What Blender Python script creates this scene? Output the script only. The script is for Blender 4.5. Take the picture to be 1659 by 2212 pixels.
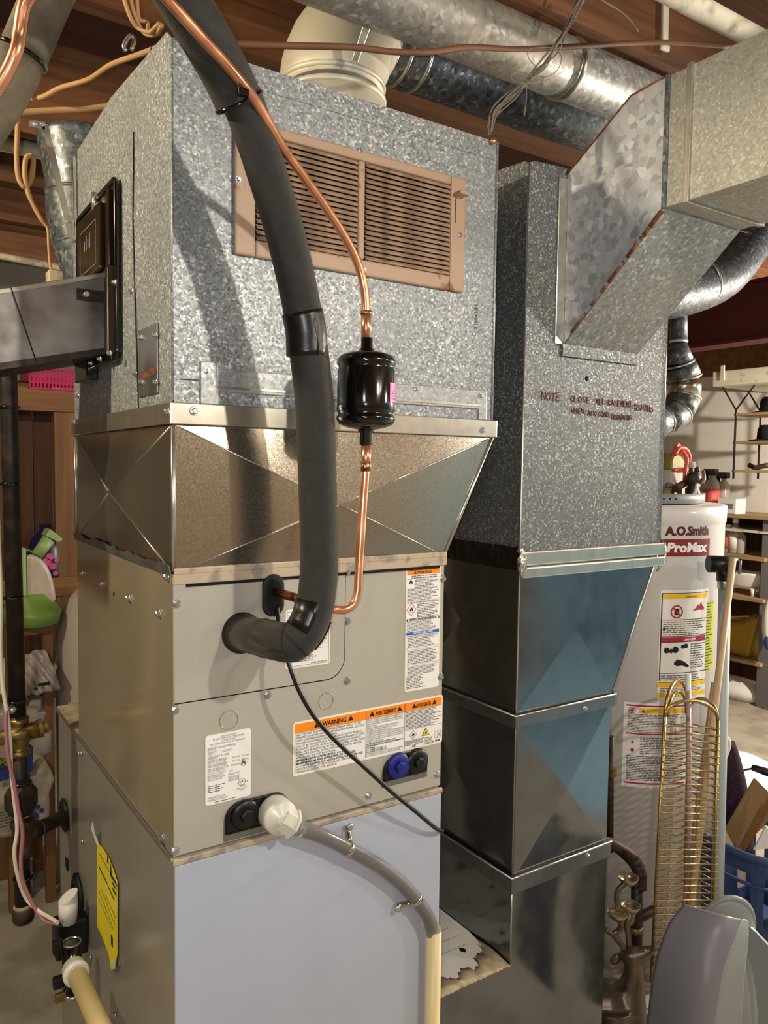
import bpy, bmesh, math, random
from mathutils import Vector, Matrix

for _o in list(bpy.data.objects):
    bpy.data.objects.remove(_o, do_unlink=True)
scene = bpy.context.scene
COL = scene.collection

# ------------------------------------------------------------------ camera
cam_data = bpy.data.cameras.new('camera')
cam_data.sensor_fit = 'VERTICAL'
cam_data.sensor_height = 36.0
cam_data.sensor_width = 27.0
cam_data.lens = 27.411
cam_data.clip_start = 0.02
cam_data.clip_end = 60
camera = bpy.data.objects.new('camera', cam_data)
camera.location = (-0.3287, -0.9892, 1.3678)
camera.rotation_euler = (1.512061, -0.013081, -0.584565)
COL.objects.link(camera)
scene.camera = camera

# ------------------------------------------------------------------ world, lights, exposure
world = bpy.data.worlds.new('world')
scene.world = world
world.use_nodes = True
world.node_tree.nodes['Background'].inputs[0].default_value = (0.30, 0.34, 0.40, 1)
world.node_tree.nodes['Background'].inputs[1].default_value = 0.10

def lamp(name, loc, energy, col, radius, spot=None, target=None):
    d = bpy.data.lights.new(name, 'SPOT' if spot else 'POINT')
    d.energy = energy
    d.color = col
    d.shadow_soft_size = radius
    o = bpy.data.objects.new(name, d)
    o.location = loc
    if spot:
        d.spot_size = spot
        d.spot_blend = 0.6
        o.rotation_euler = (Vector(target) - Vector(loc)).to_track_quat('-Z', 'Y').to_euler()
    COL.objects.link(o)
    return o

lamp('work_light_bulb', (0.58, -1.30, 1.88), 44, (1.0, 0.92, 0.78), 0.022)          # bare bulb right of the photographer
lamp('ceiling_bulb_by_plenum', (-1.00, 0.24, 2.12), 62, (1.0, 0.87, 0.60), 0.03)    # bare bulb left of the plenum
lamp('hanging_bulb_by_shelves', (3.25, -0.15, 1.66), 240, (1.0, 0.90, 0.76), 0.03)     # bare bulb in front of the storage shelves
lamp('fill_light_front_left', (-1.5, -2.2, 2.05), 32, (1.0, 0.94, 0.85), 0.10)   # fill light added behind the camera, not a known lamp of the room
lamp('fill_light_front_right', (2.7, -1.9, 2.05), 55, (1.0, 0.96, 0.90), 0.10)  # added fill light, also brightens the unseen blue panels
lamp('phone_torch', (-0.345, -0.985, 1.372), 17, (0.90, 0.95, 1.0), 0.004)          # torch of the phone that takes the picture

scene.view_settings.view_transform = 'Standard'
scene.view_settings.look = 'None'
scene.view_settings.gamma = 1.0
scene.view_settings.use_curve_mapping = False
scene.view_settings.exposure = 0.0

# ------------------------------------------------------------------ material helpers
def lin(h):
    h = h.lstrip('#')
    out = []
    for i in (0, 2, 4):
        v = int(h[i:i + 2], 16) / 255
        out.append(v / 12.92 if v <= 0.04045 else ((v + 0.055) / 1.055) ** 2.4)
    return (out[0], out[1], out[2], 1)

def new_mat(name):
    m = bpy.data.materials.new(name)
    m.use_nodes = True
    return m, m.node_tree.nodes, m.node_tree.links, m.node_tree.nodes['Principled BSDF']

def coords(n, l, scale=(1, 1, 1)):
    t = n.new('ShaderNodeTexCoord')
    mp = n.new('ShaderNodeMapping')
    mp.inputs['Scale'].default_value = scale
    l.new(t.outputs['Object'], mp.inputs['Vector'])
    return mp.outputs['Vector']

def ramp(n, l, fac, stops):
    r = n.new('ShaderNodeValToRGB')
    e = r.color_ramp.elements
    while len(e) > 1:
        e.remove(e[-1])
    e[0].position, e[0].color = stops[0]
    for p, c in stops[1:]:
        x = e.new(p)
        x.color = c
    l.new(fac, r.inputs['Fac'])
    return r.outputs['Color']

def plain(name, col, rough=0.5, metal=0.0, var=0.0, vscale=20, stretch=(1, 1, 1), bump=0.0, bscale=200, trans=0.0, ior=1.45, coat=0.0, rough_var=0.0, sub=0.0):
    """One paint, plastic or cloth: colour with a little drift, optional fine relief."""
    m, n, l, b = new_mat(name)
    c = lin(col) if isinstance(col, str) else col
    b.inputs['Base Color'].default_value = c
    b.inputs['Roughness'].default_value = rough
    b.inputs['Metallic'].default_value = metal
    b.inputs['IOR'].default_value = ior
    if trans: b.inputs['Transmission Weight'].default_value = trans
    if coat:
        b.inputs['Coat Weight'].default_value = coat
        b.inputs['Coat Roughness'].default_value = 0.12
    v = coords(n, l, stretch)
    if var or rough_var:
        t = n.new('ShaderNodeTexNoise')
        t.inputs['Scale'].default_value = vscale
        t.inputs['Detail'].default_value = 6
        l.new(v, t.inputs['Vector'])
        if var:
            lo = tuple(max(0, x * (1 - var)) for x in c[:3]) + (1,)
            hi = tuple(min(1, x * (1 + var)) for x in c[:3]) + (1,)
            l.new(ramp(n, l, t.outputs['Fac'], [(0.3, lo), (0.7, hi)]), b.inputs['Base Color'])
        if rough_var:
            a, z = max(0.02, rough - rough_var), min(1, rough + rough_var)
            l.new(ramp(n, l, t.outputs['Fac'], [(0.3, (a, a, a, 1)), (0.7, (z, z, z, 1))]), b.inputs['Roughness'])
    if bump:
        t = n.new('ShaderNodeTexNoise')
        t.inputs['Scale'].default_value = bscale
        t.inputs['Detail'].default_value = 4
        l.new(v, t.inputs['Vector'])
        bp = n.new('ShaderNodeBump')
        bp.inputs['Strength'].default_value = bump
        bp.inputs['Distance'].default_value = 0.002
        l.new(t.outputs['Fac'], bp.inputs['Height'])
        l.new(bp.outputs['Normal'], b.inputs['Normal'])
    return m

def galvanised(name, dark, mid, light, scale, metal=0.55, rough=0.45, grime_or_light=None, sscale=3.0):
    """Zinc spangle: random crystal facets of slightly different grey and gloss, with an optional drift of grime or painted light."""
    m, n, l, b = new_mat(name)
    v = coords(n, l)
    nz = n.new('ShaderNodeTexNoise')
    nz.inputs['Scale'].default_value = scale * 0.8
    nz.inputs['Detail'].default_value = 3
    l.new(v, nz.inputs['Vector'])
    mix = n.new('ShaderNodeVectorMath')
    mix.operation = 'MULTIPLY_ADD'
    l.new(nz.outputs['Color'], mix.inputs[0])
    mix.inputs[1].default_value = (1.3 / scale,) * 3
    l.new(v, mix.inputs[2])
    vo = n.new('ShaderNodeTexVoronoi')
    vo.inputs['Scale'].default_value = scale
    l.new(mix.outputs['Vector'], vo.inputs['Vector'])
    sp = n.new('ShaderNodeSeparateColor')
    l.new(vo.outputs['Color'], sp.inputs['Color'])
    colr = ramp(n, l, sp.outputs[0], [(0.0, lin(dark)), (0.5, lin(mid)), (0.8, lin(mid)), (1.0, lin(light))])
    if grime_or_light:
        st = n.new('ShaderNodeTexNoise')
        st.inputs['Scale'].default_value = sscale
        st.inputs['Detail'].default_value = 8
        l.new(v, st.inputs['Vector'])
        f = ramp(n, l, st.outputs['Fac'], [(0.42, (0, 0, 0, 1)), (0.68, (0.55, 0.55, 0.55, 1))])
        mx = n.new('ShaderNodeMix')
        mx.data_type = 'RGBA'
        l.new(f, mx.inputs['Factor'])
        l.new(colr, mx.inputs['A'])
        mx.inputs['B'].default_value = lin(grime_or_light)
        colr = mx.outputs['Result']
    l.new(colr, b.inputs['Base Color'])
    b.inputs['Metallic'].default_value = metal
    l.new(ramp(n, l, sp.outputs[1], [(0, (rough - 0.1,) * 3 + (1,)), (1, (rough + 0.12,) * 3 + (1,))]), b.inputs['Roughness'])
    return m

def wood(name, c1, c2, stretch=(1.2, 26, 26), scale=1.6, rough=0.65):
    m, n, l, b = new_mat(name)
    v = coords(n, l, stretch)
    t = n.new('ShaderNodeTexNoise')
    t.inputs['Scale'].default_value = scale
    t.inputs['Detail'].default_value = 8
    t.inputs['Distortion'].default_value = 0.8
    l.new(v, t.inputs['Vector'])
    l.new(ramp(n, l, t.outputs['Fac'], [(0.25, lin(c1)), (0.75, lin(c2))]), b.inputs['Base Color'])
    b.inputs['Roughness'].default_value = rough
    bp = n.new('ShaderNodeBump')
    bp.inputs['Strength'].default_value = 0.25
    bp.inputs['Distance'].default_value = 0.002
    l.new(t.outputs['Fac'], bp.inputs['Height'])
    l.new(bp.outputs['Normal'], b.inputs['Normal'])
    return m

def worn(name, base, wear, scale=25, lo=0.56, hi=0.64, rough=0.6, metal=0.0, bump=0.15):
    """Base colour with sharp-edged patches of a second one (rust, chipped paint, dust)."""
    m, n, l, b = new_mat(name)
    v = coords(n, l)
    t = n.new('ShaderNodeTexNoise')
    t.inputs['Scale'].default_value = scale
    t.inputs['Detail'].default_value = 10
    l.new(v, t.inputs['Vector'])
    l.new(ramp(n, l, t.outputs['Fac'], [(lo, lin(base)), (hi, lin(wear))]), b.inputs['Base Color'])
    b.inputs['Roughness'].default_value = rough
    b.inputs['Metallic'].default_value = metal
    bp = n.new('ShaderNodeBump')
    bp.inputs['Strength'].default_value = bump
    bp.inputs['Distance'].default_value = 0.002
    l.new(t.outputs['Fac'], bp.inputs['Height'])
    l.new(bp.outputs['Normal'], b.inputs['Normal'])
    return m

MAT = {}
MAT['plenum'] = galvanised('plenum_galvanised_sheet', '#666c73', '#989b9b', '#dad9d3', 340, 0.35, 0.5, '#83868a', 5)
MAT['riser'] = galvanised('riser_galvanised_sheet', '#4f5357', '#767876', '#cbcbc6', 380, 0.5, 0.48, '#666a6e', 4)
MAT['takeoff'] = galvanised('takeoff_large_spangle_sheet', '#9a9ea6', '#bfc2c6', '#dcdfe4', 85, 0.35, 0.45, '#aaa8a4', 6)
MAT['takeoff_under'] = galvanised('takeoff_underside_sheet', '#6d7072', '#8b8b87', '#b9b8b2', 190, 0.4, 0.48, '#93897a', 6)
MAT['trunk'] = galvanised('trunk_galvanised_sheet', '#95938b', '#a9a79f', '#cac7ba', 260, 0.4, 0.45, '#948f7c', 5)
MAT['pipe_galv'] = galvanised('round_duct_galvanised', '#454a4e', '#6b6f73', '#9fa3a5', 120, 0.55, 0.42, '#5d5c58', 7)
MAT['dark_galv'] = galvanised('dark_round_duct_sheet', '#30353a', '#4a5056', '#747a80', 130, 0.5, 0.5, '#3f4144', 7)
MAT['duct_lit_patches'] = galvanised('lit_patch_round_duct', '#6d7276', '#8f9192', '#b9b9b5', 120, 0.45, 0.45, '#a3967f', 4)  # tan patches of light painted into the duct's colour
MAT['shiny'] = plain('bright_new_sheet_metal', '#b9b0a2', 0.20, 0.95, 0.10, 450, (1, 1, 1), 0.03, 600, rough_var=0.05)
MAT['cleat'] = plain('dark_drive_cleat_sheet', '#74777a', 0.34, 0.8, 0.12, 40)
MAT['flange'] = galvanised('smooth_flange_sheet', '#8d9091', '#a3a5a4', '#bcbdba', 260, 0.45, 0.42)
MAT['strip'] = plain('bright_strip_metal', '#c9c4b8', 0.28, 0.9, 0.1, 50)
MAT['dull_steel'] = plain('dull_box_steel', '#8a8683', 0.35, 0.75, 0.15, 18, rough_var=0.12)
MAT['return_sheet'] = plain('smooth_return_duct_sheet', '#7d8083', 0.15, 0.95, 0.08, 25, rough_var=0.06)
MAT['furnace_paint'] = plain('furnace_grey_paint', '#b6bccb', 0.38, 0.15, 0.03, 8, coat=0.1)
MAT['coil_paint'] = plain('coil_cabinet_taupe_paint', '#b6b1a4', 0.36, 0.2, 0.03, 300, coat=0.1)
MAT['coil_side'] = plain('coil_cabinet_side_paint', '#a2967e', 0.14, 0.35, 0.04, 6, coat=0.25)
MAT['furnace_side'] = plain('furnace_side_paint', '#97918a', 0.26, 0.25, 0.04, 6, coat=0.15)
MAT['foam'] = plain('black_foam_insulation', '#252321', 0.85, 0, 0.2, 60, (1, 1, 1), 0.5, 420)
_b = MAT['foam'].node_tree.nodes['Principled BSDF']          # a film of pale dust on the foam
_b.inputs['Sheen Weight'].default_value = 0.10
_b.inputs['Sheen Roughness'].default_value = 0.5
_b.inputs['Sheen Tint'].default_value = (0.9, 0.75, 0.5, 1)
MAT['foam_dusty'] = plain('dusty_foam_insulation', '#655b4a', 0.9, 0, 0.35, 30, (1, 1, 1), 0.5, 300)
MAT['tape'] = plain('black_vinyl_tape', '#0d0c0b', 0.34, 0, 0.0, bump=0.25, bscale=60)
MAT['copper'] = plain('copper_tube', '#dc9a76', 0.30, 0.85, 0.12, 30, rough_var=0.1)
MAT['copper_old'] = worn('tarnished_copper', '#b06a4a', '#4a2f24', 60, 0.5, 0.62, 0.35, 0.9, 0.1)
MAT['solder'] = worn('brazed_joint', '#b58a68', '#6d4a38', 160, 0.45, 0.6, 0.35, 0.85, 0.5)
MAT['black_gloss'] = plain('gloss_black_paint', '#080808', 0.12, 0, coat=0.5)
MAT['black_plastic'] = plain('black_plastic', '#101112', 0.38)
MAT['black_matte'] = plain('black_opening', '#030303', 0.9)
MAT['rubber'] = plain('black_rubber', '#141414', 0.6)
MAT['pink'] = plain('pink_sticker', '#f02da0', 0.5)
MAT['white'] = plain('white_plastic', '#e6e4de', 0.35)
MAT['milky'] = plain('milky_white_plastic', '#e4e0d2', 0.3, trans=0.25, ior=1.45)
MAT['cream_pipe'] = plain('cream_plastic_pipe', '#e2cd96', 0.38, 0, 0.05, 8)
MAT['vinyl'] = plain('clear_vinyl_tube', '#b9b4b2', 0.12, trans=0.75, ior=1.3)
MAT['zinc'] = plain('zinc_screw', '#c2c4c6', 0.28, 0.9)
MAT['chrome'] = plain('zinc_plated_clamp', '#c8c4b8', 0.15, 1.0)
MAT['blue_plug'] = plain('blue_plug_plastic', '#162178', 0.45)
MAT['tan_paint'] = worn('tan_register_paint', '#a98c74', '#84503a', 30, 0.60, 0.66, 0.5, 0, 0.1)
MAT['tan_slat'] = worn('dusty_register_slat', '#a98b72', '#7c6450', 40, 0.45, 0.7, 0.6, 0, 0.1)
MAT['brown_plate'] = plain('dark_brown_glossy_plate', '#3a3022', 0.2, 0.6, 0.25, 30, (1, 1, 0.2))
MAT['label'] = plain('label_white', '#ece9e3', 0.45)
MAT['label_edge'] = plain('label_cream_edge', '#f3e6cf', 0.45)
MAT['orange'] = plain('label_orange', '#f58a1d', 0.45)
MAT['label_blue'] = plain('label_blue', '#2f62c4', 0.45)
MAT['label_yellow'] = plain('label_yellow', '#f2c21d', 0.45)
MAT['label_red'] = plain('label_red', '#b0263a', 0.45)
MAT['print_red'] = plain('print_red', '#d2475a', 0.5)
MAT['ink'] = plain('black_ink', '#141212', 0.55)
MAT['fine_ink'] = plain('grey_fine_print_ink', '#55524e', 0.55)
MAT['brand_red'] = plain('brand_dark_red', '#7d1f24', 0.4)
MAT['brand_red2'] = plain('brand_ring_red', '#9a3b3d', 0.4)
MAT['brand_ink'] = plain('brand_maroon_letters', '#4c1618', 0.4)
MAT['marker'] = plain('red_marker_ink', '#6d2329', 0.7)
MAT['purple_marker'] = plain('purple_marker_ink', '#2b2a55', 0.7)
MAT['faint_print'] = plain('faint_grey_print', '#70757c', 0.5)
MAT['sticker_yellow'] = plain('yellow_guide_sticker', '#e8d62c', 0.5, 0, 0.08, 20)
MAT['joist'] = wood('joist_wood', '#4d2d17', '#80522f')
MAT['subfloor'] = wood('subfloor_wood', '#2e180d', '#4c2a17', (0.6, 9, 9))
MAT['plank'] = wood('pine_plank', '#5f3e20', '#8d6136', (1.2, 18, 18))
MAT['plank_v'] = wood('pine_plank_upright', '#543720', '#82572f', (18, 18, 1.0))
MAT['dark_board'] = wood('dark_stained_board', '#37210f', '#5c381e', (16, 16, 0.8))
MAT['shelf_wood'] = wood('pale_shelf_board', '#8a6f4a', '#b4966a', (14, 1.2, 14))
MAT['concrete'] = worn('concrete_floor', '#a29a8b', '#8c8374', 6, 0.45, 0.6, 0.8, 0, 0.1)
MAT['wall_white'] = plain('white_wall_paint', '#d9d3c8', 0.8, 0, 0.03, 4)
MAT['reflector_blue'] = plain('pale_blue_reflector_paint', '#86aaba', 0.6, 0, 0.03, 4)  # only for the unseen blue pieces mirrored in the return duct
MAT['wall_tan'] = plain('tan_wall_paint', '#8d7c66', 0.8, 0, 0.08, 4)
MAT['wall_grey'] = plain('grey_basement_wall', '#6f675d', 0.85, 0, 0.1, 5)
MAT['maroon'] = plain('maroon_beam_paint', '#4a0f12', 0.6, 0, 0.1, 5)
MAT['black_iron'] = worn('black_iron_pipe', '#2c2724', '#4a382e', 30, 0.5, 0.65, 0.5, 0.5, 0.25)
MAT['rust_iron'] = worn('rusty_iron_fitting', '#4a3129', '#2e201b', 40, 0.45, 0.6, 0.6, 0.4, 0.3)
MAT['brass_dull'] = worn('dull_brass_valve', '#8d7749', '#5c4a2a', 60, 0.5, 0.65, 0.4, 0.8, 0.25)
MAT['brass_wire'] = plain('brass_plated_wire', '#a88f58', 0.34, 0.85)
MAT['bronze'] = plain('antiqued_bronze', '#6c5f4f', 0.36, 0.75, 0.25, 25)
MAT['bronze_cup'] = plain('polished_bronze_cup', '#b3a488', 0.25, 0.9)
MAT['cable_tan'] = plain('tan_cable', '#a67f54', 0.6, 0, 0.1, 20)
MAT['cable_brown'] = plain('brown_cable', '#6b4530', 0.65, 0, 0.12, 20)
MAT['wire_grey'] = plain('old_grey_wire', '#6f675b', 0.7, 0, 0.15, 30)
MAT['wire_white'] = plain('white_wire', '#e3dcc6', 0.5)
MAT['wire_pink'] = plain('pink_wire', '#b0757d', 0.5)
MAT['tank'] = plain('water_heater_grey_enamel', '#d2cecb', 0.35, 0, 0.02, 4, coat=0.15)
MAT['tray_grey'] = plain('grey_tray_enamel', '#85868a', 0.45)
MAT['green'] = plain('green_cleaner_plastic', '#6f9143', 0.42)
MAT['green_pale'] = plain('pale_green_plastic', '#8ea36a', 0.45)
MAT['cloudy'] = plain('cloudy_clear_tank', '#b3a596', 0.35, 0, 0.15, 25)
MAT['navy'] = plain('navy_printed_bottle', '#1a1a45', 0.35)
MAT['magenta'] = plain('magenta_print', '#c04a7c', 0.4)
MAT['pink_basket'] = plain('pink_basket_plastic', '#b01f55', 0.45)
MAT['bag_paper'] = plain('printed_paper_bag', '#9a8f80', 0.6, 0, 0.35, 28, bump=0.9, bscale=22)
MAT['bag_clear'] = plain('crinkled_clear_bag', '#a59a92', 0.25, 0, 0.2, 25, trans=0.15, bump=0.8, bscale=22)
MAT['bag_blue'] = plain('blue_bag_print', '#23366e', 0.55)
MAT['print_olive'] = worn('leafy_yellow_print', '#8c8526', '#2e3512', 60, 0.45, 0.55, 0.6)
MAT['white_drum'] = plain('off_white_drum', '#b9ad9e', 0.5)
MAT['white_paint_old'] = worn('chalky_white_paint', '#d6cfb8', '#9b9078', 18, 0.55, 0.66, 0.7)
MAT['grey_plastic'] = plain('grey_moulded_plastic', '#76747a', 0.42, 0, 0.03, 6)
MAT['pale_grey_plastic'] = plain('pale_grey_moulded_plastic', '#8b8e8b', 0.42, 0, 0.03, 6)
MAT['basket_blue'] = plain('blue_laundry_basket', '#33466f', 0.45)
MAT['cardboard'] = plain('brown_cardboard', '#7d6440', 0.8, 0, 0.1, 12)
MAT['card_tape'] = plain('brown_parcel_tape', '#6b4724', 0.3)
MAT['purple_fuzzy'] = plain('dark_purple_fuzzy_cloth', '#2a1626', 0.9, 0, 0.8, 120, bump=1.0, bscale=250)
MAT['paper'] = plain('white_paper', '#dcd8ce', 0.7, 0, 0.08, 14)
MAT['dust'] = worn('dusty_sheet_edge', '#8e8267', '#b3a483', 35, 0.4, 0.65, 0.9, 0, 0.5)
MAT['foil'] = plain('crumpled_foil', '#cfcac0', 0.2, 1.0, 0.1, 30, bump=1.0, bscale=120)
MAT['blackish_tape'] = plain('shiny_dark_tape', '#2b2623', 0.2, 0.5, 0.3, 40, bump=0.8, bscale=60)
MAT['rust'] = worn('rusty_edge', '#7c4423', '#54301c', 60, 0.45, 0.6, 0.85)
MAT['caulk'] = worn('tan_sealant_strip', '#b8a58c', '#8d8478', 40, 0.5, 0.62, 0.45)
MAT['elbow_paint'] = worn('cream_painted_elbow', '#d6ccb6', '#a8a69c', 9, 0.52, 0.7, 0.5, 0.2)
MAT['grey_conduit'] = plain('pale_grey_pipe', '#a6b2b4', 0.45)
MAT['dowel'] = wood('pale_wooden_dowel', '#b99a72', '#d2b58c', (20, 20, 1))
MAT['rose_rod'] = plain('dusty_rose_rod', '#b3978c', 0.5)
MAT['yellow_bag'] = plain('yellow_plastic_bag', '#a8861f', 0.4, bump=0.6, bscale=20)
MAT['bottle_clear'] = plain('clear_bottle_plastic', '#b9ada8', 0.2, trans=0.4)
MAT['bottle_red'] = plain('red_bottle_label', '#c95a52', 0.5)
MAT['ribbon_red'] = plain('coral_ribbon', '#ef6a5c', 0.5)
MAT['gift_green'] = plain('olive_green_packet', '#98963c', 0.5)
MAT['figure_brown'] = plain('dark_brown_figurine', '#3c2c1f', 0.5, 0, 0.3, 40)
MAT['tan_pottery'] = plain('tan_pottery', '#9c8258', 0.5)
MAT['hat_black'] = plain('black_felt_hat', '#0e0d0d', 0.85)
MAT['green_label'] = plain('yellow_green_guide_label', '#b7c030', 0.5)
MAT['grey_post'] = plain('grey_shelf_post', '#6b6462', 0.6)

# ------------------------------------------------------------------ mesh helpers
class MB:
    """Collects vertices and faces in metres, then links them as one mesh object."""
    def __init__(self):
        self.v, self.f, self.sm = [], [], []

    def add(self, vs, fs, smooth=False):
        k = len(self.v)
        self.v += [tuple(p) for p in vs]
        self.f += [tuple(i + k for i in q) for q in fs]
        self.sm += [smooth] * len(fs)
        return self

    def box(self, lo, hi):
        x0, y0, z0 = (min(a, b) for a, b in zip(lo, hi))
        x1, y1, z1 = (max(a, b) for a, b in zip(lo, hi))
        return self.add([(x0, y0, z0), (x1, y0, z0), (x1, y1, z0), (x0, y1, z0), (x0, y0, z1), (x1, y0, z1), (x1, y1, z1), (x0, y1, z1)],
                        [(0, 3, 2, 1), (4, 5, 6, 7), (0, 1, 5, 4), (1, 2, 6, 5), (2, 3, 7, 6), (3, 0, 4, 7)])

    def prism(self, poly, ext):
        """Polygon of 3-D points pushed along the vector ext."""
        n = len(poly)
        a = [Vector(p) for p in poly]
        e = Vector(ext)
        nrm = Vector((0, 0, 0))
        for i in range(n):
            nrm += (a[i] - a[0]).cross(a[(i + 1) % n] - a[0])
        if nrm.dot(e) > 0:
            a = a[::-1]
        vs = a + [p + e for p in a]
        fs = [tuple(range(n)), tuple(range(2 * n - 1, n - 1, -1))]
        fs += [(i, i + n, (i + 1) % n + n, (i + 1) % n) for i in range(n)]
        return self.add(vs, fs)

    def tube(self, pts, r, seg=12, cap=True, smooth=True, closed=False):
        pts = [Vector(p) for p in pts]
        n = len(pts)
        rs = r if isinstance(r, (list, tuple)) else [r] * n
        def tan(i):
            if closed:
                return (pts[(i + 1) % n] - pts[i - 1]).normalized()
            a, b = pts[max(i - 1, 0)], pts[min(i + 1, n - 1)]
            d = b - a
            return d.normalized() if d.length > 1e-9 else Vector((0, 0, 1))
        t = tan(0)
        u = t.orthogonal().normalized()
        vs = []
        for i in range(n):
            t2 = tan(i)
            u = (t.rotation_difference(t2) @ u)
            u = (u - t2 * u.dot(t2)).normalized()
            t = t2
            w = t.cross(u)
            for k in range(seg):
                a = 2 * math.pi * k / seg
                vs.append(pts[i] + (u * math.cos(a) + w * math.sin(a)) * rs[i])
        fs = []
        m = n if closed else n - 1
        for i in range(m):
            j = (i + 1) % n
            for k in range(seg):
                k2 = (k + 1) % seg
                fs.append((i * seg + k, i * seg + k2, j * seg + k2, j * seg + k))
        self.add(vs, fs, smooth)
        if cap and not closed:
            k0 = len(self.v) - n * seg
            self.f.append(tuple(k0 + k for k in range(seg))[::-1]); self.sm.append(False)
            self.f.append(tuple(k0 + (n - 1) * seg + k for k in range(seg))); self.sm.append(False)
        return self

    def lathe(self, base, axis, prof, seg=24, smooth=True, cap=True):
        """prof: list of (radius, distance along axis)."""
        a = Vector(axis).normalized()
        u = a.orthogonal().normalized()
        w = a.cross(u)
        b = Vector(base)
        vs = []
        for r, h in prof:
            for k in range(seg):
                t = 2 * math.pi * k / seg
                vs.append(b + a * h + (u * math.cos(t) + w * math.sin(t)) * max(r, 1e-5))
        fs = []
        for i in range(len(prof) - 1):
            for k in range(seg):
                k2 = (k + 1) % seg
                fs.append((i * seg + k, i * seg + k2, (i + 1) * seg + k2, (i + 1) * seg + k))
        self.add(vs, fs, smooth)
        if not cap:
            return self
        k0 = len(self.v) - len(vs)
        self.f.append(tuple(k0 + k for k in range(seg))[::-1]); self.sm.append(False)
        self.f.append(tuple(k0 + len(vs) - seg + k for k in range(seg))); self.sm.append(False)
        return self

    def ball(self, c, r, seg=16, rings=10):
        rx, ry, rz = r if isinstance(r, (list, tuple)) else (r, r, r)
        vs, fs = [], []
        for i in range(rings + 1):
            p = math.pi * i / rings
            for k in range(seg):
                t = 2 * math.pi * k / seg
                s = max(math.sin(p), 1e-4)
                vs.append((c[0] + rx * s * math.cos(t), c[1] + ry * s * math.sin(t), c[2] - rz * math.cos(p)))
        for i in range(rings):
            for k in range(seg):
                k2 = (k + 1) % seg
                fs.append((i * seg + k, i * seg + k2, (i + 1) * seg + k2, (i + 1) * seg + k))
        return self.add(vs, fs, True)

    def grid(self, fn, nu, nv, smooth=True, thick=None):
        """Sheet of points fn(u, v), u and v from 0 to 1; thick = offset vector function for a second side."""
        vs = [Vector(fn(i / nu, j / nv)) for j in range(nv + 1) for i in range(nu + 1)]
        w = nu + 1
        fs = [(j * w + i, j * w + i + 1, (j + 1) * w + i + 1, (j + 1) * w + i) for j in range(nv) for i in range(nu)]
        return self.add(vs, fs, smooth)

    def build(self, name, mat, parent=None, bevel=0, solid=0, subsurf=0):
        me = bpy.data.meshes.new(name)
        me.from_pydata(self.v, [], self.f)
        me.polygons.foreach_set('use_smooth', self.sm)
        me.update()
        me.materials.append(MAT[mat] if isinstance(mat, str) else mat)
        o = bpy.data.objects.new(name, me)
        COL.objects.link(o)
        adopt(o, parent)
        if solid:
            s = o.modifiers.new('solidify', 'SOLIDIFY'); s.thickness = solid; s.offset = 0
        if subsurf:
            s = o.modifiers.new('subsurf', 'SUBSURF'); s.levels = subsurf; s.render_levels = subsurf
        if bevel:
            b = o.modifiers.new('bevel', 'BEVEL'); b.width = bevel; b.segments = 2; b.limit_method = 'ANGLE'; b.angle_limit = 0.6
        return o

def adopt(o, parent):
    if parent is None:
        return
    o.parent = parent
    o.matrix_parent_inverse = Matrix.Translation(-world_loc(parent))

def world_loc(o):
    """All parents here are unrotated; meshes keep their vertices in room coordinates."""
    if o.type == 'MESH' or o.parent is not None:
        return Vector((0, 0, 0))
    return Vector(o.location)

def put(mesh_obj, name, parent, loc, rot=(0, 0, 0), label=None):
    """A further copy of a small part (screw, bolt) sharing its mesh."""
    o = bpy.data.objects.new(name, mesh_obj)
    COL.objects.link(o)
    o.location = loc
    o.rotation_euler = rot
    adopt(o, parent)
    return o

def tag(o, label=None, category=None, group=None, kind=None):
    if label: o['label'] = label
    if category: o['category'] = category
    if group: o['group'] = group
    if kind: o['kind'] = kind
    return o

def thing(name, label, category, loc, group=None):
    o = bpy.data.objects.new(name, None)
    o.empty_display_size = 0.05
    o.location = loc
    COL.objects.link(o)
    return tag(o, label, category, group)

def spl(pts, k=8):
    """Catmull-Rom curve through the points."""
    p = [Vector(a) for a in pts]
    p = [p[0] * 2 - p[1]] + p + [p[-1] * 2 - p[-2]]
    out = []
    for i in range(1, len(p) - 2):
        a, b, c, d = p[i - 1], p[i], p[i + 1], p[i + 2]
        for j in range(k):
            t = j / k
            out.append(0.5 * ((2 * b) + (c - a) * t + (2 * a - 5 * b + 4 * c - d) * t * t + (3 * b - a - 3 * c + d) * t ** 3))
    out.append(p[-2])
    return out

# ------------------------------------------------------------------ flat print
def flat_map(o, u, v, n):
    o, u, v, n = Vector(o), Vector(u), Vector(v), Vector(n)
    return lambda a, b, h=0.0: o + u * a + v * b + n * h

FRONT = lambda o: flat_map(o, (1, 0, 0), (0, 0, 1), (0, -1, 0))      # on a face that looks to -Y
SIDE = lambda o: flat_map(o, (0, -1, 0), (0, 0, 1), (-1, 0, 0))      # on a face that looks to -X

def patch(mb, fm, a0, b0, a1, b1, h, n=1):
    vs, fs = [], []
    for i in range(n + 1):
        a = a0 + (a1 - a0) * i / n
        vs += [fm(a, b0, h), fm(a, b1, h)]
    for i in range(n):
        fs.append((2 * i, 2 * i + 2, 2 * i + 3, 2 * i + 1))
    mb.add(vs, fs)

def poly2(mb, fm, pts, h):
    mb.add([fm(a, b, h) for a, b in pts], [tuple(range(len(pts)))])

def round_rect(w, hgt, r, n=5):
    out = []
    for cx, cy, a0 in ((w - r, r, -90), (w - r, hgt - r, 0), (r, hgt - r, 90), (r, r, 180)):
        for i in range(n + 1):
            a = math.radians(a0 + 90 * i / n)
            out.append((cx + r * math.cos(a), cy + r * math.sin(a)))
    return out

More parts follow.
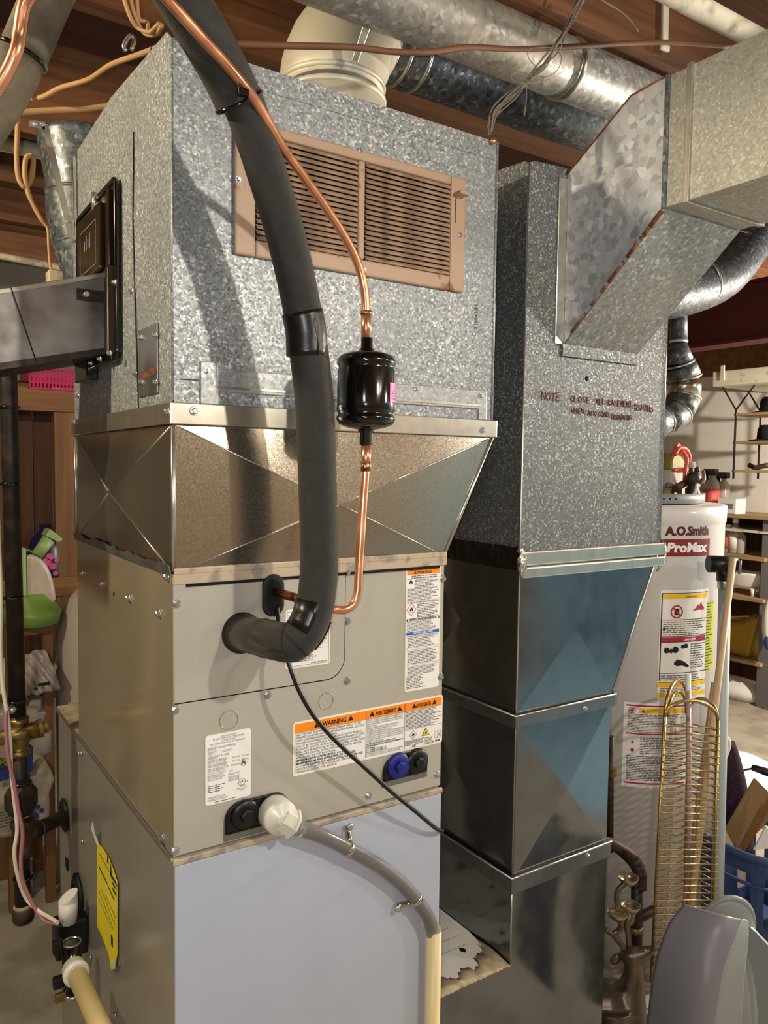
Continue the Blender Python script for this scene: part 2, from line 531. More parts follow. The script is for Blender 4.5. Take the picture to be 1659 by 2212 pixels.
def plate(mb, fm, pts, h0, h1):
    """Closed flat piece between heights h0 and h1 above the surface."""
    n = len(pts)
    vs = [fm(a, b, h0) for a, b in pts] + [fm(a, b, h1) for a, b in pts]
    fs = [tuple(range(n))[::-1], tuple(range(n, 2 * n))] + [(i, (i + 1) % n, (i + 1) % n + n, i + n) for i in range(n)]
    mb.add(vs, fs)

_glyph = {}
def glyphs(s, bold):
    key = (s, bold)
    if key not in _glyph:
        cu = bpy.data.curves.new('lettering', 'FONT')
        cu.body = s
        cu.size = 1.0
        cu.resolution_u = 2
        cu.offset = (0.03 if bold is True else float(bold))
        ob = bpy.data.objects.new('lettering', cu)
        me = bpy.data.meshes.new_from_object(ob)
        vs = [(v.co.x, v.co.y) for v in me.vertices]
        fs = [tuple(p.vertices) for p in me.polygons]
        bpy.data.objects.remove(ob)
        bpy.data.curves.remove(cu)
        bpy.data.meshes.remove(me)
        _glyph[key] = (vs, fs)
    return _glyph[key]

def letters(mb, fm, s, a, b, size, width=None, align='L', bold=False, shear=0.0, h=0.0004):
    """Writing on a surface: baseline start (a, b), letter height, optional exact width."""
    vs, fs = glyphs(s, bold)
    if not vs:
        return
    x0 = min(v[0] for v in vs); x1 = max(v[0] for v in vs)
    sx = size
    if width:
        sx = width / max(x1 - x0, 1e-6)
    w = (x1 - x0) * sx
    off = a - (w / 2 if align == 'C' else w if align == 'R' else 0)
    mb.add([fm(off + (v[0] - x0) * sx + shear * v[1] * size, b + v[1] * size, h) for v in vs], fs)

def fine_print(mb, fm, a0, a1, b1, b0, rows, seed=1, h=0.0004, fill=0.42, ragged=0.3, n=1):
    """Print too small to read: broken word-length bars on text rows."""
    rg = random.Random(seed)
    step = (b1 - b0) / rows
    for r in range(rows):
        y = b1 - step * (r + 0.75)
        end = a1 - (a1 - a0) * ragged * rg.random()
        x = a0
        while x < end:
            w = step * rg.uniform(0.8, 3.4)
            patch(mb, fm, x, y, min(x + w, end), y + step * fill, h, n)
            x += w + step * 0.45

def disc2(mb, fm, a, b, r, h, n=20):
    poly2(mb, fm, [(a + r * math.cos(2 * math.pi * i / n), b + r * math.sin(2 * math.pi * i / n)) for i in range(n)], h)

def ring2(mb, fm, a, b, r0, r1, h, n=28, sy=1.0):
    for i in range(n):
        t0, t1 = 2 * math.pi * i / n, 2 * math.pi * (i + 1) / n
        poly2(mb, fm, [(a + r0 * math.cos(t0), b + r0 * sy * math.sin(t0)), (a + r1 * math.cos(t0), b + r1 * sy * math.sin(t0)),
                       (a + r1 * math.cos(t1), b + r1 * sy * math.sin(t1)), (a + r0 * math.cos(t1), b + r0 * sy * math.sin(t1))], h)

def flame2(mb, fm, a, b, s, h):
    pts = [(-.28, 0), (-.42, .22), (-.40, .5), (-.28, .36), (-.22, .62), (-.05, 1.0), (.02, .7), (.14, .86), (.2, .55), (.32, .66), (.42, .34), (.34, .08), (.2, 0), (.16, .22), (.0, .4), (-.14, .2)]
    poly2(mb, fm, [(a + x * s, b + y * s) for x, y in pts], h)

# ------------------------------------------------------------------ screws
def screw_mesh(name, r=0.0062, mat='zinc', washer=True):
    """Hex-washer-head screw pointing along +Z."""
    mb = MB()
    if washer:
        mb.lathe((0, 0, 0), (0, 0, 1), [(r * 1.0, -0.001), (r, 0.0), (r * 0.92, 0.0012)], 16)
    mb.lathe((0, 0, 0.001), (0, 0, 1), [(r * 0.66, 0), (r * 0.66, 0.0036), (r * 0.5, 0.0045)], 6, False)
    o = mb.build(name, mat)
    me = o.data
    bpy.data.objects.remove(o)
    return me
SCREW = screw_mesh('screw')
SCREW_S = screw_mesh('small_screw', 0.0045)
ON_FRONT = (math.pi / 2, 0, 0)          # head towards -Y
ON_SIDE = (0, -math.pi / 2, 0)          # head towards -X

def screws(parent, spots, rot, me=None, name='screw'):
    for p in spots:
        put(me or SCREW, name, parent, p, rot)

# ------------------------------------------------------------------ the room
def structure(mb, name, mat, parent=None):
    o = mb.build(name, mat, parent)
    if parent is None:
        o['kind'] = 'structure'
    return o
RX0, RX1, RY0, RY1, RZ = -2.4, 4.3, -3.2, 2.75, 2.44
floor = structure(MB().box((RX0 - .1, RY0 - .1, -0.1), (RX1 + .1, RY1 + .1, 0)), 'floor', 'concrete')
MB().box((2.15, -3.0, 0), (4.2, -.35, .006)).build('blue_floor_reflector', 'reflector_blue', floor)  # unseen blue sheet added so the return duct reflects blue from below
structure(MB().box((RX0 - .1, RY1, 0), (RX1 + .1, RY1 + .1, RZ)), 'wall_back', 'wall_grey')
structure(MB().box((RX1, RY0, 0), (RX1 + .1, RY1, RZ)), 'wall_right', 'wall_white')
structure(MB().box((RX0 - .1, RY0, 0), (RX0, RY1, RZ)), 'wall_left', 'wall_grey')
structure(MB().box((RX0 - .1, RY0 - .1, 0), (RX1 + .1, RY0, RZ)), 'wall_front', 'wall_tan')
ceiling = structure(MB().box((RX0 - .1, RY0 - .1, RZ), (RX1 + .1, RY1 + .1, RZ + .03)), 'ceiling', 'subfloor')
for y in (-2.78, -2.37, -1.96, -1.55, -1.14, -.73, -.32, .075, .53, 1.21, 1.62, 2.03, 2.44):
    MB().box((RX0, y, 2.2), (RX1, y + .042, RZ)).build('joist', 'joist', ceiling)

MB_reflector = MB().box((RX1 - .03, RY0, 0), (RX1, -.9, 1.5))  # unseen blue panel added for the blue reflection in the return duct
structure(MB_reflector, 'blue_reflector_1', 'reflector_blue')
structure(MB().box((3.3, RY0, 0), (RX1 - .03, RY0 + .03, 1.5)), 'blue_reflector_2', 'reflector_blue')  # second added panel out of view, same blue reflection

# maroon steel beam carrying the joists, running front to back at the right
b = thing('steel_beam', 'dark maroon painted steel beam under the joists at the right', 'beam', (2.95, .5, 1.9))
zb, zt = (2.9000, 1.0490, 1.9373)[2], (2.9000, 1.0610, 2.2173)[2]
MB().box((2.9, -.3, zb), (3.02, 2.7, zb + .012)).build('bottom_flange', 'maroon', b)
MB().box((2.9, -.3, 2.19), (3.02, 2.7, 2.2)).build('top_flange', 'maroon', b)
MB().box((2.935, -.3, zb + .012), (2.95, 2.7, 2.19)).build('web', 'maroon', b)

# wood blocking above the white wall and the white boxed-in ledge under it
MB().box((4.24, -.4, 1.98), (4.30, 2.7, 2.2)).build('wall_plate', 'plank'); tag(bpy.data.objects['wall_plate'], 'orange-brown wooden plate on top of the white wall at right', 'board')
b = thing('white_ledge', 'white painted boxed ledge high on the wall right of the flue', 'ledge', (3.9, .8, 1.8))
z1, z0 = (3.7000, 1.5476, 1.9286)[2], (3.7000, 1.5440, 1.8447)[2]
MB().box((3.70, -.2, z0), (4.3, 1.72, z1)).build('ledge_box', 'white_paint_old', b, bevel=.006)
MB().box((3.692, (3.7000, 1.6538, 1.9310)[1] - .012, z0 + .03), (3.70, (3.7000, 1.6538, 1.9310)[1] + .012, z1 + .03)).build('wood_tab', 'white_paint_old', b, bevel=.002)

# ------------------------------------------------------------------ furnace
W, LC, LF, ZF, ZC = .445, .561, .76, .846, 1.228
fur = thing('furnace', 'tall grey gas furnace cabinet with a torn yellow sticker on its side', 'furnace', (W / 2, LF / 2, 0))
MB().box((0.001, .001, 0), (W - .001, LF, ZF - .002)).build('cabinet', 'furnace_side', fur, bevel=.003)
MB().box((0.0, -.003, .02), (W, .001, ZF - .012)).build('front_panel', 'furnace_paint', fur, bevel=.0015)
MB().box((-.001, LC + .004, ZF - .004), (W, LF + .002, ZF)).build('top_plate', 'dust', fur)
MB().box((-.0025, -.006, ZF - .011), (W + .001, .0, ZF - .002)).build('sealant_strip', 'caulk', fur, bevel=.002)
MB().box((-.005, .0, ZF - .008), (.0, LF, ZF - .001)).build('side_lip', 'strip', fur, bevel=.0015)
screws(fur, [(-0.0010, 0.5336, 0.6439), (-0.0010, 0.5332, 0.4684), (-0.0010, 0.4781, 0.4443), (-0.0010, 0.3050, 0.4404), (-0.0010, 0.5380, 0.8150)], ON_SIDE, SCREW_S)
# grommets and the dark hole in the furnace side
def ring_side(name, c, r, parent, hole=True):
    MB().lathe(c, (-1, 0, 0), [(r * .62, 0), (r * 1.1, 0), (r * 1.15, .004), (r * .9, .008), (r * .7, .008), (r * .62, .002)], 24).build(name, 'rubber', parent)
ring_side('rubber_grommet', (0.0000, 0.6938, 0.6340), .030, fur)
ring_side('rubber_grommet', (0.0000, 0.5750, 0.5197), .036, fur)
h = (0.0000, 0.6808, 0.5345)
MB().lathe((-.0004, h[1], h[2]), (-1, 0, 0), [(.014, 0), (.014, .0008), (.0, .0009)], 20).build('knockout_hole', 'black_matte', fur)
# torn yellow sticker, its lower corner peeling off
sk = MB()
outl = [(-0.0015, 0.4146, 0.6939), (-0.0015, 0.3751, 0.6989), (-0.0015, 0.3315, 0.6990), (-0.0015, 0.3020, 0.6921), (-0.0015, 0.2793, 0.6829), (-0.0015, 0.2825, 0.5594), (-0.0015, 0.2978, 0.5246), (-0.0015, 0.3219, 0.5102), (-0.0015, 0.3396, 0.5282), (-0.0015, 0.3804, 0.5354), (-0.0015, 0.4200, 0.5360)]
sk.prism(outl, (-.0006, 0, 0))
st = sk.build('torn_sticker', 'sticker_yellow', fur)
curl = MB()
curl.prism([(-0.0060, 0.3988, 0.6967), (-0.0100, 0.4215, 0.7169), (-0.0140, 0.3930, 0.7419), (-0.0100, 0.3943, 0.7196), (-0.0030, 0.3949, 0.6959)], (-.0005, 0, 0))
curl.prism([(-0.0040, 0.3119, 0.5168), (-0.0040, 0.2880, 0.5311), (-0.0080, 0.2689, 0.5613), (-0.0060, 0.2885, 0.5458)], (-.0008, 0, 0))
curl.build('peeled_corner', 'paper', st)
pr = MB()
for (p, q, t) in (((-0.0022, 0.4030, 0.6526), (-0.0022, 0.3425, 0.6480), .004), ((-0.0022, 0.3395, 0.6462), (-0.0022, 0.2978, 0.6405), .004), ((-0.0022, 0.3955, 0.6795), (-0.0022, 0.3294, 0.6759), .002), ((-0.0022, 0.3265, 0.6741), (-0.0022, 0.2825, 0.6738), .002),
                  ((-0.0022, 0.4012, 0.6096), (-0.0022, 0.3051, 0.5874), .002), ((-0.0022, 0.3844, 0.6200), (-0.0022, 0.2960, 0.6001), .002), ((-0.0022, 0.3557, 0.6230), (-0.0022, 0.2898, 0.6151), .002), ((-0.0022, 0.4050, 0.5950), (-0.0022, 0.3201, 0.5828), .0015)):
    p, q = Vector(p), Vector(q)
    pr.add([p, q, q + Vector((0, 0, t)), p + Vector((0, 0, t))], [(0, 1, 2, 3)])
fm = SIDE((-0.0022, 0.3092, 0.6533)); fine_print(pr, fm, 0, .034, .03, 0, 3, 60, .0003)
fm = SIDE((-0.0022, 0.3444, 0.6878)); poly2(pr, fm, [(0, 0), (.012, 0), (.006, .02)], .0002); poly2(pr, fm, [(.02, -.012), (.034, -.016), (.026, .012)], .0002)
fm = SIDE((-0.0022, 0.3209, 0.5549)); poly2(pr, fm, [(0, 0), (.012, 0), (.012, .018), (0, .018)], .0002)
pr.build('sticker_print', 'ink', st)

# ------------------------------------------------------------------ evaporator coil cabinet
coil = thing('evaporator_coil_cabinet', 'taupe metal coil cabinet with warning labels sitting on the furnace', 'coil cabinet', (W / 2, LC / 2, ZF))
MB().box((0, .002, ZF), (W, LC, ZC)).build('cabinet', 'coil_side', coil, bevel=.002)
body = MB().box((.0, 0.0, ZF), (W, .003, ZC - .004)).build('front_panel', 'coil_paint', coil, bevel=.001)
# upper left access panel with one rounded corner
ap0 = (-0.0045, -0.0000, 1.0527); ap1 = (0.2588, 0.0000, 1.0681)
za, xa = ap0[2], ap1[0]
def corner_panel(x0, x1, z0, z1, r):
    pts = [(x0, z1), (x0, z0), (x1 - r, z0)]
    for i in range(1, 8):
        a = math.radians(-90 + 90 * i / 8)
        pts.append((x1 - r + r * math.cos(a), z0 + r + r * math.sin(a)))
    return pts + [(x1, z0 + r), (x1, z1)]
FZ = FRONT((0, 0, 0))
seam = MB(); plate(seam, FZ, corner_panel(.001, xa + .0012, za - .0012, ZC - .018, .032), -.001, .0006); seam.build('panel_seam', 'black_matte', coil)
acc = MB(); plate(acc, FZ, corner_panel(.0006, xa - .0006, za + .0006, ZC - .018, .031), 0, .0022); acc.build('access_panel', 'coil_paint', coil, bevel=.0006)
MB().box((-.001, -.004, ZC - .018), (W + .002, .002, ZC - .004)).build('top_rail', 'caulk', coil, bevel=.001)
MB().box((.016, -.0045, ZC - .0215), (W - .012, -.0005, ZC - .0175)).build('dark_slot', 'black_matte', coil)  # black strip standing for the slot under the top rail
front_screws = [(0.0038, -0.0020, 1.1855), (0.0023, 0.0000, 1.0442), (0.0011, 0.0000, 0.8543), (0.1344, 0.0000, 1.0443), (0.2628, 0.0000, 1.2098), (0.2636, 0.0000, 1.1361), (0.2647, 0.0000, 1.0455), (0.4421, 0.0000, 1.1877), (0.4409, 0.0000, 1.0272), (0.3051, 0.0000, 0.8608), (0.4377, 0.0000, 0.8655), (0.1786, 0.0000, 0.8592)]
screws(coil, front_screws, ON_FRONT)
screws(coil, [(-0.0010, 0.5156, 1.1635), (-0.0010, 0.3716, 1.1628), (-0.0010, 0.2029, 1.1626), (-0.0010, 0.0563, 1.1635), (-0.0010, 0.0204, 1.2182), (-0.0010, 0.0479, 0.8527)], ON_SIDE)
for c, r in (((0.0765, 0.0000, 1.0184), .0135), ((0.2285, 0.0000, 1.0209), .0125)):
    k = MB().lathe((c[0], -.0002, c[2]), (0, -1, 0), [(r, 0), (r, .0009), (r - .0007, .0009), (r - .0007, -.0002)], 32, cap=False).build('knockout_ring', 'coil_side', coil)
MB().lathe((-0.0004, 0.2935, 1.1558), (-1, 0, 0), [(.003, 0), (.003, .0008), (0, .0008)], 12).build('empty_screw_hole', 'black_matte', coil)
# oval rubber grommet round the liquid line
g = (0.1408, -0.0000, 1.1857)
gm = MB(); w2, h2 = .0165, .030
pts = [(-w2 + a, b - h2) for a, b in round_rect(2 * w2, 2 * h2, w2, 8)]
plate(gm, FRONT(g), pts, 0, .006); gm.build('oval_grommet', 'rubber', coil, bevel=.002)
gi = MB(); plate(gi, FRONT(g), [(a * .62, b * .76) for a, b in pts], .006, .0066); gi.build('grommet_recess', 'black_matte', coil)
# round rubber collar behind the suction pipe
c = (0.0938, 0.0000, 1.1376)
MB().lathe((c[0], 0, c[2]), (0, -1, 0), [(.0285, 0), (.0285, .006), (.026, .009), (.02, .009)], 28).build('pipe_collar', 'rubber', coil)

# drain plates with their plugs
def drain(x0, x1, z0, z1, plugs):
    d = MB(); fm = FRONT((x0, 0, z0)); w, hh = x1 - x0, z1 - z0
    r = .024
    pts = [(0, 0), (w, 0), (w, hh - r)] + [(w - r + r * math.cos(a), hh - r + r * math.sin(a)) for a in (math.pi / 2 * i / 8 for i in range(1, 8))] + [(w - r, hh), (r, hh)] + \
          [(r + r * math.cos(a), hh - r + r * math.sin(a)) for a in (math.pi / 2 + math.pi / 2 * i / 8 for i in range(1, 8))] + [(0, hh - r)]
    plate(d, fm, pts, 0, .004)
    base = d.build('drain_plate', 'black_plastic', coil, bevel=.0012)
    rim = MB(); rim.tube([fm(a, b, .004) for a, b in [(w * .5 + (p[0] - w * .5) * .95, hh * .5 + (p[1] - hh * .5) * .93) for p in pts]], .0016, 6, closed=True)
    rim.build('rim', 'black_plastic', base)
    lip = MB(); plate(lip, fm, [(-.001, -.010), (w + .001, -.010), (w + .001, .012), (-.001, .012)], .0005, .0022); lip.build('metal_lip', 'dull_steel', base, bevel=.0008)
    for a, m in plugs:
        p = MB()
        o = fm(a, hh * .56, .004)
        p.lathe(o, (0, -1, 0), [(.021, -.001), (.021, .002), (.0185, .006), (.010, .006)], 24)
        p.lathe(o, (0, -1, 0), [(.0095, .006), (.0095, .011), (.007, .012)], 6, False)
        p.build('plug', m, base)
    for a0, a1 in ((w * .5 - .007, w * .5 - .005), (w * .5 + .005, w * .5 + .007)):
        q = MB(); plate(q, fm, [(a0, .014), (a1, .014), (a1, hh * .86), (a0, hh * .86)], .004, .0052); q.build('rib', 'black_plastic', base)
d0, d1 = (0.0699, 0.0000, 0.8529), (0.1679, 0.0000, 0.8961)
drain(d0[0], d1[0], d0[2] + .006, (0.1187, 0.0000, 0.9018)[2], ((.029, 'black_plastic'),))
d0, d1 = (0.3299, 0.0000, 0.8648), (0.4152, 0.0000, 0.9070)
drain(d0[0], d1[0], (0.3297, 0.0000, 0.8774)[2], (0.3866, 0.0000, 0.9149)[2], ((.027, 'blue_plug'), (d1[0] - d0[0] - .022, 'black_plastic')))

# ------------------------------------------------------------------ labels on the coil cabinet
def label_plate(tl, br, r=.004, edge='label_edge', parent=None, base_h=.0004):
    w, hh = br[0] - tl[0], tl[2] - br[2]
    o = (tl[0], 0, br[2])
    fm = FRONT(o)
    e = MB(); plate(e, fm, round_rect(w, hh, r), base_h, base_h + .0004)
    lab = e.build('label', edge, parent or coil)
    return lab, fm, w, hh

# rating plate
lab, fm, w, hh = label_plate((0.0428, -0.0000, 1.0020), (0.1089, 0.0000, 0.9054), edge='label')
lab['label'] = 'white rating plate with model and serial number'
tx = MB(); H = .0010
rows = [('INDOOR SECTION', .5, .955, .62, 'C'), ('OF HEAT PUMP OR AIR CONDITIONER', .5, .925, .70, 'C'), ('SECTION INTERIEUR', .5, .897, .40, 'C'), ('DE LA THERMOPOMPE OU DE L AIR CONDITIONNE', .5, .868, .76, 'C')]
letters(tx, fm, 'INDOOR SECTION', w * .5, hh * .945, .0034, w * .30, 'C', h=H)
letters(tx, fm, 'OF HEAT PUMP OR AIR CONDITIONER', w * .5, hh * .912, .0036, w * .68, 'C', h=H)
letters(tx, fm, 'SECTION INTERIEUR', w * .5, hh * .88, .003, w * .30, 'C', h=H)
letters(tx, fm, 'DE LA THERMOPOMPE OU DE L AIR CONDITIONNE', w * .48, hh * .848, .0032, w * .76, 'C', h=H)
left = [('MODEL NO.', .80, .20), ('MODELE N', .775, .17), ('SERIAL NO.', .742, .21), ('SERIE N', .715, .15), ('REFRIGERANT', .675, .27), ('REFRIGERANT', .65, .22), ('DESIGN/TEST PRESSURE', .617, .42), ('PRESS. DE CONCEP./TEST', .592, .40),
        ('MAX ALLOWABLE PRES.', .558, .43), ('PRESS. MAX ADMISSIBLE', .532, .41), ('DATE OF MANUFACTURE', .497, .45), ('DATE DE FABRICATION', .47, .36), ('FACTORY INSTALLED', .435, .39), ('METERING DEVICE', .40, .34), ('DISPOSITIF DE MESURE', .372, .37), ('INSTALLE EN USINE', .343, .31)]
for s, y, ww in left:
    letters(tx, fm, s, w * .05, hh * y, .0034, w * ww, h=H)
letters(tx, fm, 'CVAVA2417XMAC0AA', w * .27, hh * .79, .0042, w * .40, h=H)
letters(tx, fm, '1525J70675', w * .36, hh * .725, .0042, w * .22, h=H)
letters(tx, fm, 'R - 454B', w * .34, hh * .67, .0042, w * .17, h=H)
letters(tx, fm, '475  PSIG  3241 kPa', w * .58, hh * .605, .0035, w * .37, h=H)
letters(tx, fm, '975  PSIG  6688 kPa', w * .58, hh * .553, .0035, w * .37, h=H)
letters(tx, fm, 'APR 2025', w * .55, hh * .495, .0035, w * .17, h=H)
letters(tx, fm, 'TXV', w * .52, hh * .415, .0036, w * .08, h=H)
for s, y in (('INSTALLATION', .372), ('INSTRUCTIONS', .333), ('INSTRUCTIONS', .305), ("D'INSTALLATION", .277)):
    letters(tx, fm, s, w * .50, hh * y, .0034, w * .24, h=H)
letters(tx, fm, 'C', w * .70, hh * .20, .0036, h=H); letters(tx, fm, 'US', w * .88, hh * .215, .0034, h=H)
ring2(tx, fm, w * .80, hh * .235, .0046, .0052, H); letters(tx, fm, 'UL', w * .80, hh * .225, .0052, align='C', bold=True, h=H)
letters(tx, fm, 'LISTED', w * .81, hh * .165, .0036, w * .13, 'C', h=H)
letters(tx, fm, 'Evaporator Coil', w * .80, hh * .135, .003, w * .22, 'C', h=H)
letters(tx, fm, '3R38', w * .81, hh * .105, .0034, w * .09, 'C', h=H)
fine_print(tx, fm, w * .05, w * .45, hh * .285, hh * .17, 4, 4, H)
letters(tx, fm, 'ENGINEERED IN USA,', w * .05, hh * .088, .0036, w * .40, h=H)
letters(tx, fm, 'ASSEMBLED IN MEXICO', w * .05, hh * .052, .0036, w * .43, h=H)
fine_print(tx, fm, w * .2, w * .75, hh * .04, hh * .015, 1, 5, H)
flame2(tx, fm, w * .83, hh * .475, .0085, H)
for i in range(4):
    d = [(w * .83, hh * .565), (w * .94, hh * .51), (w * .83, hh * .455), (w * .72, hh * .51)]
    (a, b), (c2, e2) = d[i], d[(i + 1) % 4]
    poly2(tx, fm, [(a, b), (c2, e2), (w * .83 + (c2 - w * .83) * .92, hh * .51 + (e2 - hh * .51) * .92), (w * .83 + (a - w * .83) * .92, hh * .51 + (b - hh * .51) * .92)], H)
tx.build('label_print', 'fine_ink', lab)

# large three-language warning label
lab, fm, w, hh = label_plate((0.1746, 0.0000, 0.9975), (0.4461, -0.0000, 0.9180))
lab['label'] = 'wide white and orange warning label about flammable refrigerant'
c1, c2 = (0.2981, -0.0000, 1.0020)[0] - (0.1746, 0.0000, 0.9975)[0], (0.3705, 0.0000, 1.0052)[0] - (0.1746, 0.0000, 0.9975)[0]
m = .0028; hb = .0135
wp = MB(); patch(wp, fm, m, m, w - m, hh - m, .0011); wp.build('label_face', 'label', lab)
ob = MB(); patch(ob, fm, m, hh - m - hb, w - m, hh - m, .0014); ob.build('orange_band', 'orange', lab)
tx = MB(); H = .0017
for x in (c1, c2):
    patch(tx, fm, x - .0003, m, x + .0003, hh - m, H)
patch(tx, fm, m, hh - m - hb - .0003, w - m, hh - m - hb, H)
def warn_tri(mb, fm, x, y, s, h):
    poly2(mb, fm, [(x - s * .55, y), (x + s * .55, y), (x, y + s)], h)
yb = hh - m - hb + .0032
letters(tx, fm, 'WARNING', c1 * .55, yb, .0095, c1 * .33, 'C', True, h=H); warn_tri(tx, fm, c1 * .31, yb, .0085, H); warn_tri(tx, fm, c1 * .78, yb, .0085, H)
letters(tx, fm, 'AVERTISSEMENT', (c1 + c2) / 2, yb, .009, (c2 - c1) * .54, 'C', True, h=H); warn_tri(tx, fm, c1 + (c2 - c1) * .15, yb, .0085, H); warn_tri(tx, fm, c1 + (c2 - c1) * .86, yb, .0085, H)
letters(tx, fm, 'ADVERTENCIA', (c2 + w - m) / 2, yb, .0085, (w - c2) * .40, 'C', True, h=H); warn_tri(tx, fm, c2 + (w - c2) * .24, yb, .008, H); warn_tri(tx, fm, c2 + (w - c2) * .77, yb, .008, H)
en = [('RISK OF FIRE. FLAMMABLE REFRIGERANT USED. TO BE', .93, 0), ('REPAIRED ONLY BY TRAINED SERVICE PERSONNEL. DO NOT', .99, 0), ('PUNCTURE REFRIGERANT TUBING.', .58, 0), ('DISPOSE OF PROPERLY IN ACCORDANCE WITH FEDERAL', .95, 0), ('OR LOCAL REGULATIONS. FLAMMABLE REFRIGERANT USED.', .99, 0),
      ('AUXILIARY DEVICES WHICH MAY BE IGNITION SOURCES', .93, 0), ('SHALL NOT BE INSTALLED IN THE DUCTWORK, OTHER THAN', .99, 0), ('AUXILIARY DEVICES LISTED FOR USE WITH THE SPECIFIC', .95, 0), ('APPLIANCE. SEE INSTRUCTIONS.', .56, 0), ('MINIMUM INSTALLATION HEIGHT, 0 m (0 ft)', .72, 1),
      ('MINIMUM ROOM AREA (OPERATING OR STORAGE)', .85, 1), ('3.1 x TOTAL CHARGE (kg) - m2 (15 x TOTAL CHARGE (lb) - ft2)', .96, 1), ('LEAK DETECTION SYSTEM INSTALLED. UNIT MUST BE', .88, 0), ('POWERED EXCEPT FOR SERVICE.', .58, 0)]
top = hh - m - hb - .0008; st_ = (top - m) / 14.1
for i, (s, f, bld) in enumerate(en):
    letters(tx, fm, s, m + .0012, top - st_ * (i + .86), st_ * 1.02, (c1 - m - .002) * f, 'L', bool(bld), h=H)
fr = [('RISQUE D INCENDIE. FRIGORIGENE INFLAMMABLE UTILISE.', .97, 0), ('DOIT UNIQUEMENT ETRE REPARE PAR DU PERSONNEL', .93, 0), ("D'ENTRETIEN FORME. NE PAS PERCER LES CONDUITES DE", .97, 0), ('FRIGORIGENE.', .26, 0), ('ELIMINER CORRECTEMENT CONFORMEMENT AUX', .85, 0), ('REGLEMENTATIONS FEDERALES OU LOCALES.', .8, 0), ('FRIGORIGENE INFLAMMABLE UTILISE.', .66, 0), ('LES DISPOSITIFS AUXILIAIRES POUVANT REPRESENTER UN', .98, 0),
      ('RISQUE D INCENDIE NE DOIVENT PAS ETRE INSTALLES DANS', .99, 0), ('LE SYSTEME DE CONDUITS, A L EXCEPTION DES APPAREILS', .98, 0), ('AUXILIAIRES DESTINES A L UTILISATION AVEC CET APPAREIL.', .98, 0), ('VOIR LES INSTRUCTIONS.', .45, 0), ('HAUTEUR MINIMALE D INSTALLATION, 0 m (0 pi)', .76, 1), ('SUPERFICIE MINIMALE DE LA PIECE (FONCTIONNEMENT OU', .98, 1), ('STOCKAGE).', .22, 1), ('3.1 x CHARGE TOTALE (kg) - m2', .52, 1), ('15 x CHARGE TOTALE (lb) - pi2', .52, 1), ('SYSTEME DE DETECTION DES FUITES INSTALLE. L APPAREIL', .98, 0), ('DOIT ETRE SOUS TENSION, SAUF POUR L ENTRETIEN.', .9, 0)]
st_ = (top - m) / 19.4
for i, (s, f, bld) in enumerate(fr):
    letters(tx, fm, s, c1 + .0012, top - st_ * (i + .86), st_ * 1.02, (c2 - c1 - .002) * f, 'L', bool(bld), h=H)
xm = m + (top - m) * .50
fine_print(tx, fm, c2 + .0015, w - m - .001, top, xm + .001, 13, 9, H)
patch(tx, fm, c2, xm, w - m, xm + .0004, H)
zr = m + (top - m) * .20
patch(tx, fm, c2, zr, c2 + (w - c2) * .52, zr + .0004, H); patch(tx, fm, c2 + (w - c2) * .52, m, c2 + (w - c2) * .52 + .0004, zr, H)
letters(tx, fm, 'REFRIGERANT', c2 + .0015, m + (zr - m) * .68, .0054, (w - c2) * .47, h=H); letters(tx, fm, 'SAFETY GROUP', c2 + .0012, m + (zr - m) * .36, .0054, (w - c2) * .48, h=H); letters(tx, fm, 'A2L', c2 + (w - c2) * .25, m + .0008, .005, align='C', bold=True, h=H)
letters(tx, fm, 'R- 454B', w - m - .002, m + .001, .0048, (w - c2) * .22, 'R', True, h=H)
fine_print(tx, fm, c2 + (w - c2) * .54, c2 + (w - c2) * .74, zr, m, 6, 12, H)
zc_ = (zr + xm) / 2; s_ = (xm - zr) * .46
x_ = c2 + (w - c2) * .22
flame2(tx, fm, x_, zc_ - s_ * .30, s_ * .75, .0019)
patch(tx, fm, x_ - s_ * .3, zc_ - s_ * .44, x_ + s_ * .3, zc_ - s_ * .38, .0019)
x2 = c2 + (w - c2) * .55
poly2(tx, fm, [(x2 - s_ * .92, zc_ - s_ * .72), (x2 + s_ * .92, zc_ - s_ * .72), (x2, zc_ + s_ * .95)], .0016)
flame2(tx, fm, x2, zc_ - s_ * .38, s_ * .58, .0024)
patch(tx, fm, x2 - s_ * .34, zc_ - s_ * .52, x2 + s_ * .34, zc_ - s_ * .46, .0024)
bx = c2 + (w - c2) * .80
for q in ([(0, 0), (.0055, -.001), (.0055, .0095), (0, .0105)], [(.0055, -.001), (.011, 0), (.011, .0105), (.0055, .0095)]):
    for i in range(4):
        (a, b), (a2, b2) = q[i], q[(i + 1) % 4]
        d = Vector((b2 - b, a - a2)).normalized() * .0004
        poly2(tx, fm, [(bx + a, zr * .75 + b), (bx + a2, zr * .75 + b2), (bx + a2 + d.x, zr * .75 + b2 + d.y), (bx + a + d.x, zr * .75 + b + d.y)], H)
letters(tx, fm, 'i', bx + .0075, zr * .75 + .002, .007, bold=True, h=H)
tx.build('label_print', 'ink', lab)
dm = MB(); o_, i_ = s_ * .98, s_ * .86
for k in range(4):
    P = [(x_, zc_ + o_), (x_ + o_ * .9, zc_), (x_, zc_ - o_), (x_ - o_ * .9, zc_)]
    Q = [(x_, zc_ + i_), (x_ + i_ * .9, zc_), (x_, zc_ - i_), (x_ - i_ * .9, zc_)]
    poly2(dm, fm, [P[k], P[(k + 1) % 4], Q[(k + 1) % 4], Q[k]], .0017)
dm.build('red_diamond', 'print_red', lab)
